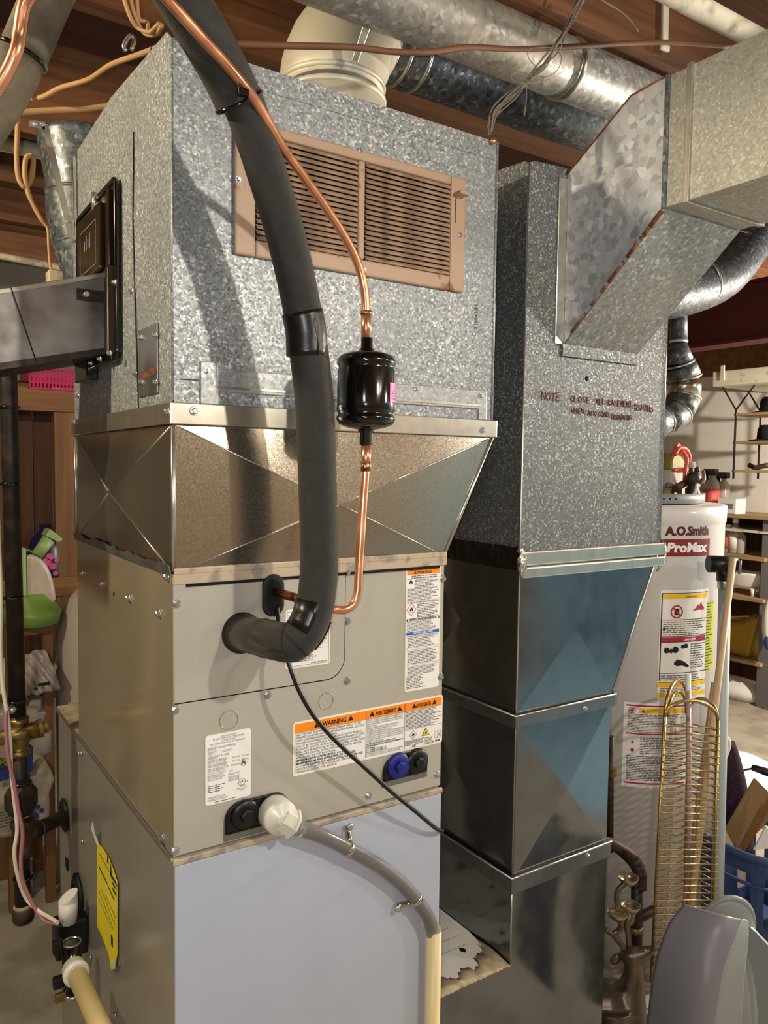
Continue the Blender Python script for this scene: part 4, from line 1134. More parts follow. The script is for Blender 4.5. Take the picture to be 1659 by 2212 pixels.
dd = du.build('dust_ridge', 'dust', solid=.0015); tag(dd, 'fluffy grey-tan dust ridge along the front edge of the duct boot', 'dust', kind='stuff')

# ------------------------------------------------------------------ angled take-off and overhead trunk
TX0, TX1 = .744, .949
to = thing('duct_takeoff', 'angled galvanised take-off with large spangle joining return duct and trunk', 'duct', (.84, 0, 1.6))
yk = -.172
MB().prism([(TX0, DY - .001, 1.596), (TX0, DY - .001, 1.902), (TX0, -.098, 1.988), (TX0, yk, 1.992), (TX0, yk, 1.786)], (TX1 - TX0, 0, 0)).build('takeoff_body', 'takeoff', to)
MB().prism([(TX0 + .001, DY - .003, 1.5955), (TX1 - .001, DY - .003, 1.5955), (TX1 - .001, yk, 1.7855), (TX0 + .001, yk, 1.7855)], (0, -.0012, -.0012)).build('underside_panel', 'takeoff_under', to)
MB().box((TX0 - .022, DY - .004, 1.595), (TX0 - .0005, DY - .0005, 1.893)).build('mounting_flange', 'strip', to, bevel=.001)
MB().box((TX0 - .004, DY - .006, 1.574), (TX1 + .002, DY - .0005, 1.598)).build('mounting_flange', 'riser', to, bevel=.001)
re = MB(); rg = random.Random(6)
A0, A1 = Vector((TX0 - .001, DY - .004, 1.600)), Vector((TX0 - .001, yk, 1.786))
t = .08
while t < .97:
    L = rg.choice((.012, .02, .05, .09, .11)) * rg.uniform(.7, 1.2); e = min(t + L, .98); p, q = A0.lerp(A1, t), A0.lerp(A1, e)
    re.tube([p, p.lerp(q, .5), q], .0012 + rg.uniform(0, .0010) + .0024 * t, 6); t = e + rg.choice((.005, .012, .03, .06))
tag(re.build('rusty_edge', 'rust', to), kind='stuff'); re = MB()
B0, B1 = Vector((TX0, DY - .002, 1.902)), Vector((TX0, -.098, 1.988))
re.tube([B0, B1, (TX0, yk, 1.993)], .002, 6)
re.build('rusty_top_edge', 'rust', to)
tk = thing('overhead_trunk_duct', 'rectangular galvanised trunk duct running overhead at the right edge', 'duct', (.84, -1, 1.79))
MB().box((TX0 + .001, -1.55, 1.787), (TX1 - .001, yk, 1.991)).build('duct_body', 'trunk', tk)
MB().box((TX0 - .004, -.216, 1.783), (TX1 + .004, -.207, 1.995)).build('standing_seam', 'strip', tk, bevel=.001)
MB().box((TX0 - .002, yk - .002, 1.785), (TX0 + .0005, yk + .006, 1.993)).build('lap_edge', 'pipe_galv', tk)

# ------------------------------------------------------------------ round pipes under the joists
def ribs(name, mb_parent, c, axis, r, offs, mat):
    for o in offs:
        p = Vector(c) + Vector(axis) * o
        MB().lathe(p, axis, [(r, -.004), (r + .0035, -.0015), (r + .0035, .0015), (r, .004)], 28).build(name, mat, mb_parent)
big = thing('round_duct', 'thick galvanised round duct passing over the plenum under the joists', 'duct', (1, .133, 2.09))
MB().tube([(-.9, .133, 2.148), (1.75, .133, 2.148)], .055, 36).build('pipe', 'duct_lit_patches', big)
xb = (0.8247, 0.0900, 2.1292)[0]
MB().lathe((xb, .133, 2.148), (1, 0, 0), [(.055, -.010), (.0585, -.006), (.0585, .004), (.056, .008)], 36).build('joint_bead', 'strip', big)
sm = thing('round_branch_duct', 'dark galvanised round branch duct leaving the cream elbow behind the thick duct', 'duct', (1, .36, 2.14))
ex = ((0.3090, 0.3000, 2.0761)[0] + (0.5219, 0.3000, 2.1067)[0]) / 2
er = ((0.5219, 0.3000, 2.1067)[0] - (0.3090, 0.3000, 2.0761)[0]) / 2 * .93
ELY, ELZ = .33, 2.205
MB().tube([(ex + er * 1.15, .36, ELZ + .004), (1.75, .36, ELZ + .004)], .069, 36).build('pipe', 'pipe_galv', sm)
ribs('crimped_bead', sm, (ex + er * 1.2, .36, ELZ + .004), (1, 0, 0), .069, (.015, .045, .09), 'strip')
el = thing('round_elbow', 'cream painted round elbow rising from the plenum top', 'duct elbow', (ex, ELY, ZP))
path = [(ex, ELY, ZP - .002), (ex, ELY, 2.05)]
cx, cz, R_ = ex + er * 1.15, 2.05, er * 1.15
pth2 = []
for i in range(0, 10):
    a = math.radians(180 - 85 * i / 9)
    pth2.append((cx + R_ * math.cos(a), ELY + .03 * i / 9, cz + (ELZ - 2.05) * 1.0 * math.sin(a)))
MB().tube(path, er, 36).build('base_collar', 'elbow_paint', el)
MB().tube(pth2, [er] * 6 + [er * .97, er * .92, er * .88, er * .84], 36).build('elbow_body', 'elbow_paint', el)
MB().lathe((ex, ELY, 2.05), (0, 0, 1), [(er, -.006), (er + .004, -.003), (er + .004, .003), (er, .006)], 36).build('bead', 'elbow_paint', el)
MB().lathe((ex, ELY, 2.075), (0, 0, 1), [(er, -.005), (er + .003, -.002), (er + .003, .002), (er, .005)], 36).build('bead', 'elbow_paint', el)
hs = thing('hanger_strap', 'short metal hanger strap with a twisted end in front of the cream elbow', 'strap', (0.3948, 0.2000, 2.0753))
p, q = Vector((0.3845, 0.1950, 2.0610)), Vector((0.3880, 0.1600, 2.1093))
MB().prism([p + Vector((-.006, 0, 0)), p + Vector((.006, 0, 0)), q + Vector((.007, 0, 0)), q + Vector((-.007, 0, 0))], (0, .002, 0)).build('strap', 'strip', hs, bevel=.0006)
q2 = Vector((0.3862, 0.1500, 2.1131)); MB().tube(spl([q, q2 + Vector((-.012, 0, .0)), q2 + Vector((.002, -.01, .015)), q2 + Vector((.016, 0, -.002)), q + Vector((.012, 0, -.004))], 5), .005, 8).build('twisted_end', 'elbow_paint', hs)

# round duct at the far right, behind the take-off
rr = thing('round_elbow_duct', 'blue-grey galvanised elbow of round duct behind the angled take-off', 'duct elbow', (1.9894, 0.5500, 2.0494))
pp_ = [(2.4485, 0.6200, 2.2667), (2.2783, 0.6000, 2.1236), (2.1161, 0.5800, 2.0142), (1.8917, 0.5800, 1.9605), (1.7317, 0.5800, 1.9104)]
MB().tube(spl([(2.5291, 0.6200, 2.4141), (2.2324, 0.6000, 2.1759), (2.0375, 0.5800, 2.0181), (1.8452, 0.5800, 1.9397), (1.6232, 0.5800, 1.8893)], 4), .082, 32, smooth=True).build('pipe', 'dark_galv', rr)
for a, b in (((2.1416, 0.6000, 2.1066), (2.0895, 0.5900, 2.0550)), ((1.9109, 0.5800, 1.9646), (1.8731, 0.5800, 1.9507))):
    a, b = Vector(a), Vector(b); d = (b - a).normalized()
    MB().lathe(a, d, [(.082, -.005), (.086, -.002), (.086, .003), (.082, .006)], 32).build('crimped_bead', 'strip', rr)
# flue of the water heater
fu = thing('water_heater_flue', 'shiny galvanised flue pipe curving down behind the return duct', 'flue pipe', (1.8722, 0.6000, 1.5405))
fp_ = [(1.8428, 0.6000, 1.8919), (1.8489, 0.6000, 1.7829)]
MB().tube(fp_, .027, 24).build('upper_pipe', 'pipe_galv', fu)
MB().lathe((1.8491, 0.6000, 1.7786), (0, 0, 1), [(.028, -.004), (.029, .0), (.028, .004)], 24).build('white_ring', 'white', fu)
knots = [(1.8401, 0.6000, 1.7718), (1.8530, 0.6000, 1.7098), (1.8866, 0.6000, 1.6680), (1.8878, 0.6000, 1.6040), (1.8549, 0.6000, 1.5501), (1.7790, 0.6000, 1.5216), (1.7003, 0.6000, 1.5111)]
rad = [.030, .049, .052, .052, .050, .049, .048]
for i in range(len(knots) - 1):
    MB().tube([knots[i], knots[i + 1]], [rad[i], rad[i + 1]], 28).build('elbow_gore', 'shiny' if i == 2 else 'pipe_galv', fu)
    if i:
        d = Vector(knots[i + 1]) - Vector(knots[i - 1])
        MB().lathe(knots[i], d, [(rad[i], -.004), (rad[i] + .003, 0), (rad[i], .004)], 28).build('gore_seam', 'strip', fu)

# white painted pipe and hanger at the upper right, white pipe far at the upper left
a, b = Vector((0.6686, -0.2200, 2.0724)), Vector((0.9354, -0.2200, 2.0749))
wp_ = MB().tube([a - (b - a) * .3, b, b + (b - a) * .5], .0165, 20).build('white_pipe', 'white_paint_old'); tag(wp_, 'old white painted pipe under the ceiling at the upper right corner', 'pipe')
s = thing('pipe_hanger', 'flat whitish metal pipe hanger hanging from a joist near the upper right', 'hanger', (1.0253, 0.0500, 2.2505))
p, q = Vector((1.0181, 0.0500, 2.3284)), Vector((1.0212, 0.0500, 2.2179))
MB().prism([p + Vector((-.009, 0, 0)), p + Vector((.009, 0, 0)), q + Vector((.008, 0, 0)), q + Vector((-.008, 0, 0))], (0, .003, 0)).build('strap', 'white_paint_old', s)
MB().box((q.x - .012, q.y - .002, q.z - .012), (q.x + .012, q.y + .006, q.z)).build('foot', 'white_paint_old', s, bevel=.002)
a, b = Vector((-0.0028, 1.4500, 2.2477)), Vector((0.1166, 1.4500, 2.2473))
wp2 = MB().tube([a - (b - a) * 2, b + (b - a) * 3], .022, 20).build('white_pipe', 'white_paint_old'); tag(wp2, 'white pipe under the joists at the far upper left', 'pipe')

# ------------------------------------------------------------------ insulated suction line
sl = thing('insulated_suction_line', 'thick black foam insulated pipe curving up from the coil cabinet', 'insulated pipe', (.1, -.05, 1.1))
RH = .0245
stub = [(0.0907, -0.0040, 1.1387), (0.1026, -0.0500, 1.1392), (0.1117, -0.0950, 1.1402), (0.1182, -0.1120, 1.1440)]
low = spl([(0.1189, -0.1120, 1.1428), (0.1325, -0.1160, 1.1575), (0.1443, -0.1160, 1.1814), (0.1507, -0.1160, 1.2227), (0.1516, -0.1160, 1.2644), (0.1491, -0.1160, 1.3237), (0.1465, -0.1160, 1.3825), (0.1434, -0.1160, 1.4406), (0.1365, -0.1170, 1.4920), (0.1291, -0.1180, 1.5323)], 6)
MB().tube(stub, RH, 28).build('foam_stub', 'foam', sl)
MB().ball((0.1186, -0.1100, 1.1424), RH * 1.0, 24, 16).build('foam_elbow', 'foam', sl)
MB().tube(low, RH, 28).build('lower_foam', 'foam', sl)
mid = spl([(0.1291, -0.1180, 1.5311), (0.1226, -0.1190, 1.5614), (0.1090, -0.1200, 1.6124), (0.0953, -0.1220, 1.6538), (0.0755, -0.1260, 1.7003), (0.0567, -0.1320, 1.7393), (0.0401, -0.1380, 1.7694), (0.0305, -0.1420, 1.7833)], 6)
MB().tube(mid, RH * .97, 28).build('middle_foam', 'foam', sl)
upp = spl([(0.0308, -0.1400, 1.7755), (0.0145, -0.1460, 1.7960), (-0.0092, -0.1560, 1.8185), (-0.0390, -0.1720, 1.8401), (-0.0659, -0.1900, 1.8544), (-0.1015, -0.2100, 1.8706), (-0.1108, -0.1000, 1.9497)], 6)
upo = MB().tube(upp, RH * 1.12, 28).build('upper_foam', 'foam', sl)
# the run that comes back down at the upper left
lft = spl([(-0.1108, -0.1000, 1.9497), (-0.1331, -0.0600, 1.9201), (-0.1535, -0.0400, 1.8742), (-0.1703, -0.0300, 1.8292), (-0.1881, -0.0200, 1.7862), (-0.2114, -0.0100, 1.7417), (-0.2473, 0.0000, 1.6823)], 6)
MB().tube(lft, RH * 1.02, 28).build('returning_foam', 'foam_dusty', sl)
# tape
t0 = [(0.1309, -0.1175, 1.5029), (0.1291, -0.1180, 1.5323), (0.1232, -0.1190, 1.5564)]
MB().tube(spl(t0, 5), RH + .0012, 28).build('tape_wrap', 'tape', sl)
p = Vector((0.1252, -0.1430, 1.5562)); q = Vector((0.1333, -0.1430, 1.5031))
MB().tube([p, p.lerp(q, .35) + Vector((-.001, 0, 0)), p.lerp(q, .6) + Vector((.002, 0, 0)), q], .0013, 6).build('tape_edge', 'tape', sl)
def wrap(path, a0, a1, r, name, mat, seg=10):
    """Partial sleeve of tape on a foam tube, from angle a0 to a1 around it."""
    pts = [Vector(x) for x in path]
    mb = MB(); vs = []
    for i, c in enumerate(pts):
        t = (pts[min(i + 1, len(pts) - 1)] - pts[max(i - 1, 0)]).normalized()
        f = Vector((0, -1, 0)); f = (f - t * f.dot(t)).normalized(); s_ = t.cross(f)
        for k in range(seg + 1):
            a = math.radians(a0 + (a1 - a0) * k / seg)
            vs.append(c + (f * math.cos(a) + s_ * math.sin(a)) * r)
    n = seg + 1
    mb.add(vs, [(i * n + k, i * n + k + 1, (i + 1) * n + k + 1, (i + 1) * n + k) for i in range(len(pts) - 1) for k in range(seg)], True)
    return mb.build(name, mat, sl, solid=.0008)
wrap([low[5], low[8], low[11], low[14]], -20, -130, RH + .0012, 'tape_patch', 'tape')
wrap([low[3], low[6], low[9], low[11]], 50, 140, RH + .0012, 'tape_patch', 'tape')
wrap([stub[1], stub[2], stub[3]], 0, 359, RH + .0008, 'tape_patch', 'foam')
# cable ties
def tie(name, c, axis, r, parent, mat='black_gloss'):
    a = Vector(axis).normalized()
    k = MB().lathe(Vector(c) - a * .0025, a, [(r - .001, 0), (r + .0008, .0005), (r + .0008, .0045), (r - .001, .005)], 28).build(name, mat, parent)
    return k
d = (upp[1] - upp[0])
tie('cable_tie', upp[0].lerp(upp[1], .2), d, RH * 1.12 + .0012, sl)
h_ = Vector((0.0184, -0.1780, 1.7689)); MB().box(h_ - Vector((.006, .004, .004)), h_ + Vector((.006, .003, .004))).build('tie_head', 'black_gloss', sl, bevel=.001)
tie('cable_tie', lft[20], lft[21] - lft[20], RH * 1.02 + .0012, sl)

# ------------------------------------------------------------------ copper liquid line with its filter drier
cl = thing('copper_liquid_line', 'thin bare copper pipe running beside the black insulated pipe', 'copper pipe', (.23, -.1, 1.17))
RC = .0057
c_low = [Vector((0.1422, 0.0000, 1.1915)), Vector((0.1546, -0.0300, 1.1870)), Vector((0.1737, -0.0900, 1.1794))] + spl([(0.1836, -0.1000, 1.1770), (0.2000, -0.1000, 1.1755), (0.2144, -0.1000, 1.1830), (0.2200, -0.1000, 1.2002)], 5) + spl([(0.2211, -0.1000, 1.2252), (0.2235, -0.1000, 1.2659), (0.2265, -0.1000, 1.3158), (0.2302, -0.1000, 1.3687), (0.2305, -0.1000, 1.3997)], 4)
MB().tube(c_low, RC, 16).build('lower_pipe', 'copper', cl)
MB().tube([c_low[0] + Vector((0, -.001, 0)), c_low[1], c_low[1].lerp(c_low[2], .35)], RC + .0006, 16).build('tarnished_stub', 'copper_old', cl)
c_up = spl([(0.2287, -0.1000, 1.5317), (0.2275, -0.1000, 1.5620), (0.2264, -0.1000, 1.5921), (0.2168, -0.1020, 1.6235), (0.1945, -0.1080, 1.6542), (0.1564, -0.1180, 1.6883), (0.1175, -0.1300, 1.7160), (0.0868, -0.1420, 1.7351), (0.0599, -0.1550, 1.7555), (0.0390, -0.1660, 1.7700), (0.0234, -0.1740, 1.7776), (-0.0012, -0.1820, 1.7908), (-0.0345, -0.1960, 1.8031), (-0.0787, -0.2150, 1.8195), (-0.1188, -0.2400, 1.8278)], 6)
MB().tube(c_up, RC, 16).build('upper_pipe', 'copper', cl)
for a, b in (((0.2281, -0.1000, 1.5711), (0.2286, -0.1000, 1.5347)), ((0.2306, -0.1000, 1.3954), (0.2303, -0.1000, 1.3625))):
    MB().tube([a, b], RC + .0011, 16).build('coupling', 'copper', cl)
MB().tube([(0.2301, -0.1000, 1.3730), (0.2303, -0.1000, 1.3606)], [RC + .0018, RC + .001], 14).build('brazed_joint', 'solder', cl)
MB().tube([(0.2281, -0.1000, 1.5729), (0.2282, -0.1000, 1.5681)], RC + .0017, 14).build('brazed_joint', 'solder', cl)
c_l2 = spl([(-0.1553, -0.1000, 1.8729), (-0.1815, -0.0900, 1.8414), (-0.1873, -0.0800, 1.8118), (-0.1907, -0.0800, 1.7922), (-0.2006, -0.0700, 1.7678), (-0.2172, -0.0600, 1.7367)], 6)
MB().tube(c_l2, RC * 1.15, 14).build('returning_pipe', 'copper', cl)
fd = thing('filter_drier', 'gloss black filter drier with a pink sticker in the copper line', 'filter drier', (0.2310, -0.1000, 1.4183))
zt_, zb_d = (0.2296, -0.1000, 1.5165)[2], (0.2310, -0.1000, 1.4201)[2]
cx_, cy_ = (0.2296, -0.1000, 1.4675)[0], -.1
Rf = .0395; hf = zt_ - zb_d
MB().lathe((cx_, cy_, zb_d), (0, 0, 1), [(.012, -.004), (.026, -.001), (.036, .003), (Rf, .009), (Rf, .013), (Rf - .0022, .0155), (Rf - .0022, .019), (Rf, .021), (Rf - .0008, .03), (Rf - .0008, hf - .022), (Rf - .0022, hf - .0195), (Rf - .0022, hf - .0165), (Rf, hf - .014), (Rf, hf - .009), (.036, hf - .003), (.026, hf + .001), (.012, hf + .004)], 48).build('canister', 'black_gloss', fd)
MB().lathe((cx_, cy_, zt_), (0, 0, 1), [(.012, .0), (.0105, .006), (.008, .008), (.008, .021), (.006, .022)], 20).build('inlet_stub', 'black_gloss', fd)
MB().lathe((cx_, cy_, zb_d), (0, 0, -1), [(.012, .0), (.0105, .006), (.008, .008), (.008, .024), (.006, .025)], 20).build('outlet_stub', 'black_gloss', fd)
pk = MB(); s0_ = Vector((0.2421, -0.1300, 1.4776)); zp0, zp1 = (0.2447, -0.1300, 1.4518)[2], (0.2443, -0.1300, 1.4771)[2]
def drum_map(cx, cy, r, a0):
    return lambda a, b, h=0.0: Vector((cx + (r + h) * math.sin(a0 + a / r), cy - (r + h) * math.cos(a0 + a / r), b))
fm = drum_map(cx_, cy_, Rf - .0006, math.radians(20)); patch(pk, fm, 0, zp0, .030, zp1, .0006, 8); stc = pk.build('pink_sticker', 'pink', fd)
pk = MB(); 
for i in range(4):
    patch(pk, fm, .006, zp0 + .004 + i * .0035, .020 - (i % 2) * .005, zp0 + .0055 + i * .0035, .0010, 3)
pk.build('sticker_print', 'ink', stc)

# ------------------------------------------------------------------ black sensor cable
sc_ = thing('sensor_cable', 'thin black cable hanging from the grommet across the warning label', 'cable', (.15, -.02, 1.1))
pts = spl([(0.1461, -0.0040, 1.1695), (0.1433, -0.0160, 1.1489), (0.1409, -0.0300, 1.1227), (0.1409, -0.0500, 1.1026), (0.1522, -0.0600, 1.0639), (0.1763, -0.0620, 1.0221), (0.2146, -0.0600, 0.9786), (0.2646, -0.0550, 0.9300), (0.3132, -0.0500, 0.8830), (0.3683, -0.0400, 0.8340), (0.4251, -0.0200, 0.7844), (.458, .01, .765), (.468, .06, .765), (.50, .2, .80)], 6)
MB().tube(pts, .0032, 10).build('cable', 'black_plastic', sc_)

# ------------------------------------------------------------------ condensate drain
df = thing('drain_fitting', 'milky white plastic drain elbow screwed into the coil drain plate', 'pipe fitting', (0.1393, -0.0200, 0.8812))
c = Vector((0.1410, -0.0060, 0.8774))
MB().lathe(c, (0, -1, 0), [(.0235, 0), (.0245, .003), (.0245, .026), (.0225, .030), (.010, .0315), (.009, .034), (.004, .0345)], 32).build('elbow_body', 'milky', df)
out = Vector((0.1655, -0.0300, 0.8654)); din = (Vector((0.1765, -0.0300, 0.8539)) - Vector((0.1437, -0.0300, 0.8820))).normalized()
o1 = c + Vector((0, -.018, 0))
MB().lathe(o1, din, [(.0205, .0), (.0200, .020), (.0225, .021), (.0225, .025), (.013, .026)], 8, False).build('outlet_collar', 'milky', df)
bar = MB(); prof = [(.0105, .02)]
for i in range(4):
    prof += [(.0085, .024 + i * .006), (.0105, .0255 + i * .006), (.0095, .029 + i * .006)]
prof += [(.008, .05)]
bar.lathe(o1, din, prof, 20); bar.build('barbed_end', 'milky', df)
hs_ = thing('drain_hose', 'clear smoky vinyl drain hose curving down to the cream pipe', 'hose', (0.2804, -0.0200, 0.7793))
tip = o1 + din * .034
hp_ = spl([tip, (0.2139, -0.0240, 0.8283), (0.2627, -0.0220, 0.7936), (0.3142, -0.0200, 0.7540), (0.3582, -0.0200, 0.7118), (0.3897, -0.0210, 0.6726), (0.4108, -0.0220, 0.6373), (0.4210, -0.0220, 0.5952)], 8)
MB().tube(hp_, .0098, 20, cap=False).build('tube_wall', 'vinyl', hs_, solid=.002)
MB().tube(hp_[4:], .0055, 12).build('tube_core', 'black_iron', hs_)
pv = thing('cream_drain_pipe', 'upright cream plastic drain pipe in front of the furnace', 'pipe', ((0.4230, -0.0220, 0.5478)[0], -.022, 0))
a = Vector((0.4195, -0.0220, 0.6221)); MB().tube([(a.x, -.022, .0), (a.x, -.022, a.z - .0005)], .0128, 24).build('pipe', 'cream_pipe', pv)
MB().lathe((a.x, -.022, a.z - .0015), (0, 0, 1), [(.0128, 0), (.0128, .002), (.0108, .002)], 24).build('rim', 'dust', pv)
def clamp(label, c, axis, ear):
    k = thing('hose_clamp', label, 'clamp', c, 'pipe straps on the drain hose')
    ax = Vector(axis).normalized(); ear = Vector(ear).normalized()
    MB().lathe(Vector(c) - ax * .0045, ax, [(.0105, 0), (.0118, .0008), (.0118, .0082), (.0105, .009)], 24).build('strap', 'chrome', k)
    e0 = Vector(c) + ear * .010; e1 = Vector(c) + ear * .022 + Vector((0, .010, 0)); e2 = Vector(c) + ear * .030 + Vector((0, .012, 0))
    MB().tube(spl([e0, e1, e2], 5), [.0045, .005, .005, .005, .005, .005, .005, .0055, .0058, .0058, .005], 10).build('ear', 'chrome', k)
    MB().lathe(e2 + Vector((0, -.004, 0)), (0, -1, 0), [(.0055, 0), (.0055, .002), (.003, .0035)], 14).build('screw', 'zinc', k)
clamp('zinc pipe strap on the clear drain hose with its ear pointing up', (0.2562, -0.0220, 0.7981), Vector((0.2887, -0.0200, 0.7727)) - Vector((0.2306, -0.0220, 0.8161)), (.25, 0, 1))
clamp('zinc pipe strap low on the clear drain hose with its ear pointing left', (0.3822, -0.0210, 0.6817), Vector((0.3992, -0.0210, 0.6558)) - Vector((0.3666, -0.0210, 0.7023)), (-1, 0, -.35))

# ------------------------------------------------------------------ gas pipe at the left of the furnace
gp = thing('gas_pipe', 'black iron gas pipe with valve, union and tee left of the furnace', 'gas pipe', (-0.1012, 0.5700, 0.5048))
GY = .575
top_, v1 = Vector((-0.1166, 0.5750, 1.7290)), Vector((-0.1050, 0.5750, 0.8913))
P0, P1, P2, P3 = Vector((-0.1121, 0.5750, 1.5071)), Vector((-0.1049, 0.5750, 0.8956)), Vector((-0.1026, 0.5750, 0.8292)), Vector((-0.1003, 0.5750, 0.5156))
axis = (P0 - P3).normalized()
MB().tube([P3 + axis * .01, P1], .0145, 20).build('drop_leg', 'black_iron', gp)
MB().tube([P1, P0, P0 + (P0 - P1) * .18], .0150, 20).build('riser_pipe', 'black_iron', gp)
vb = MB()
vb.lathe(Vector((-0.1027, 0.5750, 0.8248)), axis, [(.019, -.005), (.019, .004), (.0165, .005), (.0165, .016), (.021, .022), (.022, .036), (.020, .048), (.0165, .054), (.018, .056), (.018, .066)], 20)
va = vb.build('valve_body', 'brass_dull', gp)
c = Vector((-0.1013, 0.5650, 0.8628)); MB().tube([c + Vector((-.045, 0, -.003)), c + Vector((.035, 0, .004))], [.013, .016], 16).build('valve_plug', 'brass_dull', va)
MB().lathe(c + Vector((.030, 0, .004)), (1, 0, .1), [(.017, 0), (.017, .007), (.011, .009), (.011, .017), (.008, .018)], 12, False).build('valve_nut', 'brass_dull', va)
MB().ball((-0.1169, 0.5550, 0.9136), .008, 12, 8).build('valve_rivet', 'zinc', va)
u = Vector((-0.1008, 0.5750, 0.7224)); un = MB(); un.lathe(u, axis, [(.016, -.02), (.022, -.014), (.029, 0), (.029, .026), (.022, .036), (.0165, .044), (.0165, .056)], 8, False); un.build('union_nut', 'black_iron', gp)
MB().lathe(u - axis * .02, axis, [(.0165, 0), (.0185, .003), (.0165, .008)], 18).build('sealant_ring', 'dust', gp)
t_ = Vector((-0.0985, 0.5750, 0.6592)); MB().lathe(t_, axis, [(.020, -.034), (.0215, -.030), (.0215, -.022), (.019, -.018), (.019, .020), (.0215, .024), (.0215, .034), (.018, .036)], 20).build('tee', 'rust_iron', gp)
br0, br1 = t_ + Vector((0, 0, .004)), Vector((0.0000, 0.6892, 0.6358))
br1 = Vector((.01, br1.y, br1.z)); dd_ = (br1 - br0).normalized()
MB().tube([br0, br0 + dd_ * .040], .0185, 18).build('tee_branch', 'rust_iron', gp)
MB().tube([br0 + dd_ * .036, br0 + dd_ * .046], .0165, 18).build('sealant_ring', 'dust', gp)
MB().tube([br0 + dd_ * .03, br1], .0140, 18).build('nipple', 'black_iron', gp)
MB().lathe(P3 + axis * .004, axis, [(.017, -.022), (.0195, -.016), (.0195, .004), (.017, .006)], 16).build('end_cap', 'rust_iron', gp)
MB().lathe(P3 + axis * .008, axis, [(.016, 0), (.0175, .003), (.016, .008)], 16).build('sealant_ring', 'dust', gp)
for _ in (0,):
    for c in ((-0.1098, 0.5750, 1.1178), (-0.1061, 0.5750, 0.9239), (-0.1003, 0.5750, 0.7667), (-0.0994, 0.5750, 0.5831), (-0.1112, 0.5750, 1.4654), (-0.1116, 0.5750, 1.3268)):
        MB().lathe(c, axis, [(.0150, -.0025), (.0188, -.002), (.0188, .002), (.0150, .0025)], 18).build('cable_tie', 'black_gloss', gp)
def wire(name, label, cat, pts, r, mat, group=None, k=6, seg=8):
    o = MB().tube(spl(pts, k), r, seg).build(name, mat)
    return tag(o, label, cat, group)
GW = GY - .03
wire('thermostat_wire', 'cream white wire tied along the black gas pipe', 'wire', [(-0.1394, 0.5450, 1.4461), (-0.1357, 0.5450, 1.2409), (-0.1335, 0.5450, 1.1326), (-0.1357, 0.5450, 1.0320), (-0.1329, 0.5450, 0.9640), (-0.1247, 0.5450, 0.8945), (-0.1221, 0.5450, 0.8597), (-0.1213, 0.5450, 0.8078), (-0.1174, 0.5450, 0.7550), (-0.1128, 0.5450, 0.6929), (-0.1180, 0.5450, 0.6505), (-0.1132, 0.5450, 0.6052), (-0.0996, 0.5450, 0.5570), (-0.0809, 0.5250, 0.5362), (-0.0658, 0.4850, 0.5365), (-0.0610, 0.4600, 0.5408)], .0036, 'wire_white')
wire('thermostat_wire', 'dusty pink wire tied beside the cream wire on the gas pipe', 'wire', [(-0.1288, 0.5410, 0.9176), (-0.1293, 0.5410, 0.8793), (-0.1254, 0.5410, 0.8272), (-0.1176, 0.5410, 0.7825), (-0.1106, 0.5410, 0.7288), (-0.1041, 0.5410, 0.6836), (-0.1079, 0.5410, 0.6319), (-0.1045, 0.5410, 0.5914), (-0.0893, 0.5310, 0.5473), (-0.0741, 0.5150, 0.5213), (-0.0592, 0.4700, 0.5325)], .0036, 'wire_pink')

# ------------------------------------------------------------------ condensate trap on the furnace side
ct = thing('condensate_trap', 'black plastic condensate trap with white pipe stub on the furnace side', 'condensate trap', (-0.0300, 0.5206, 0.3572))
def up(a, b, r, name, mat, seg=24, parent=ct):
    return MB().tube([a, b], r, seg).build(name, mat, parent)
wt = Vector((-0.0350, 0.4983, 0.5555)); wb = Vector((-0.0350, 0.5004, 0.5144))
up(wb, wt, .0165, 'white_stub', 'white')
MB().add([wt + Vector((.0165 * math.cos(t), .0165 * math.sin(t), .008 + .010 * math.cos(t))) for t in (2 * math.pi * i / 24 for i in range(24))] + [wt + Vector((.0165 * math.cos(t), .0165 * math.sin(t), -.001)) for t in (2 * math.pi * i / 24 for i in range(24))], [tuple(range(24))] + [(i + 24, (i + 1) % 24 + 24, (i + 1) % 24, i) for i in range(24)]).build('slanted_top', 'white', ct)
ba, bb_ = Vector((-0.0350, 0.5002, 0.5190)), Vector((-0.0350, 0.4838, 0.4477))
bx0 = MB().box((ba.x - .024, ba.y - .012, bb_.z), (-.001, ba.y + .026, ba.z)).build('housing', 'black_plastic', ct, bevel=.005)
rt, rb = Vector((-0.0450, 0.4203, 0.5195)), Vector((-0.0450, 0.4135, 0.4265))
rt = Vector((rt.x, rt.y, rt.z)); rb = Vector((rt.x, rt.y, rb.z))
MB().tube([rb, rt], .0165, 24, cap=True).build('trap_tube', 'black_gloss', ct)
MB().lathe(rt, (0, 0, 1), [(.0165, -.002), (.0165, .002), (.0135, .002), (.0130, -.010)], 24).build('open_rim', 'dull_steel', ct)
MB().lathe(rb, (0, 0, 1), [(.017, -.004), (.019, -.001), (.0175, .004)], 24).build('band', 'chrome', ct)
w0 = rb + Vector((-.014, -.006, .004)); MB().box(w0 - Vector((.016, .004, .008)), w0 + Vector((.004, .004, .008))).build('wing_screw', 'brass_dull', ct, bevel=.002)
MB().box((rt.x - .032, rt.y - .006, rt.z - .012), (rt.x - .015, rt.y + .008, rt.z + .012)).build('side_port', 'black_plastic', ct, bevel=.003)
MB().box((rt.x - .032, rt.y - .006, rt.z - .075), (rt.x - .015, rt.y + .008, rt.z - .055)).build('side_port', 'black_plastic', ct, bevel=.003)
cp = thing('cream_trap_pipe', 'cream plastic pipe with a white coupling slanting down from the black trap', 'pipe', (-0.0500, 0.2783, 0.4776))
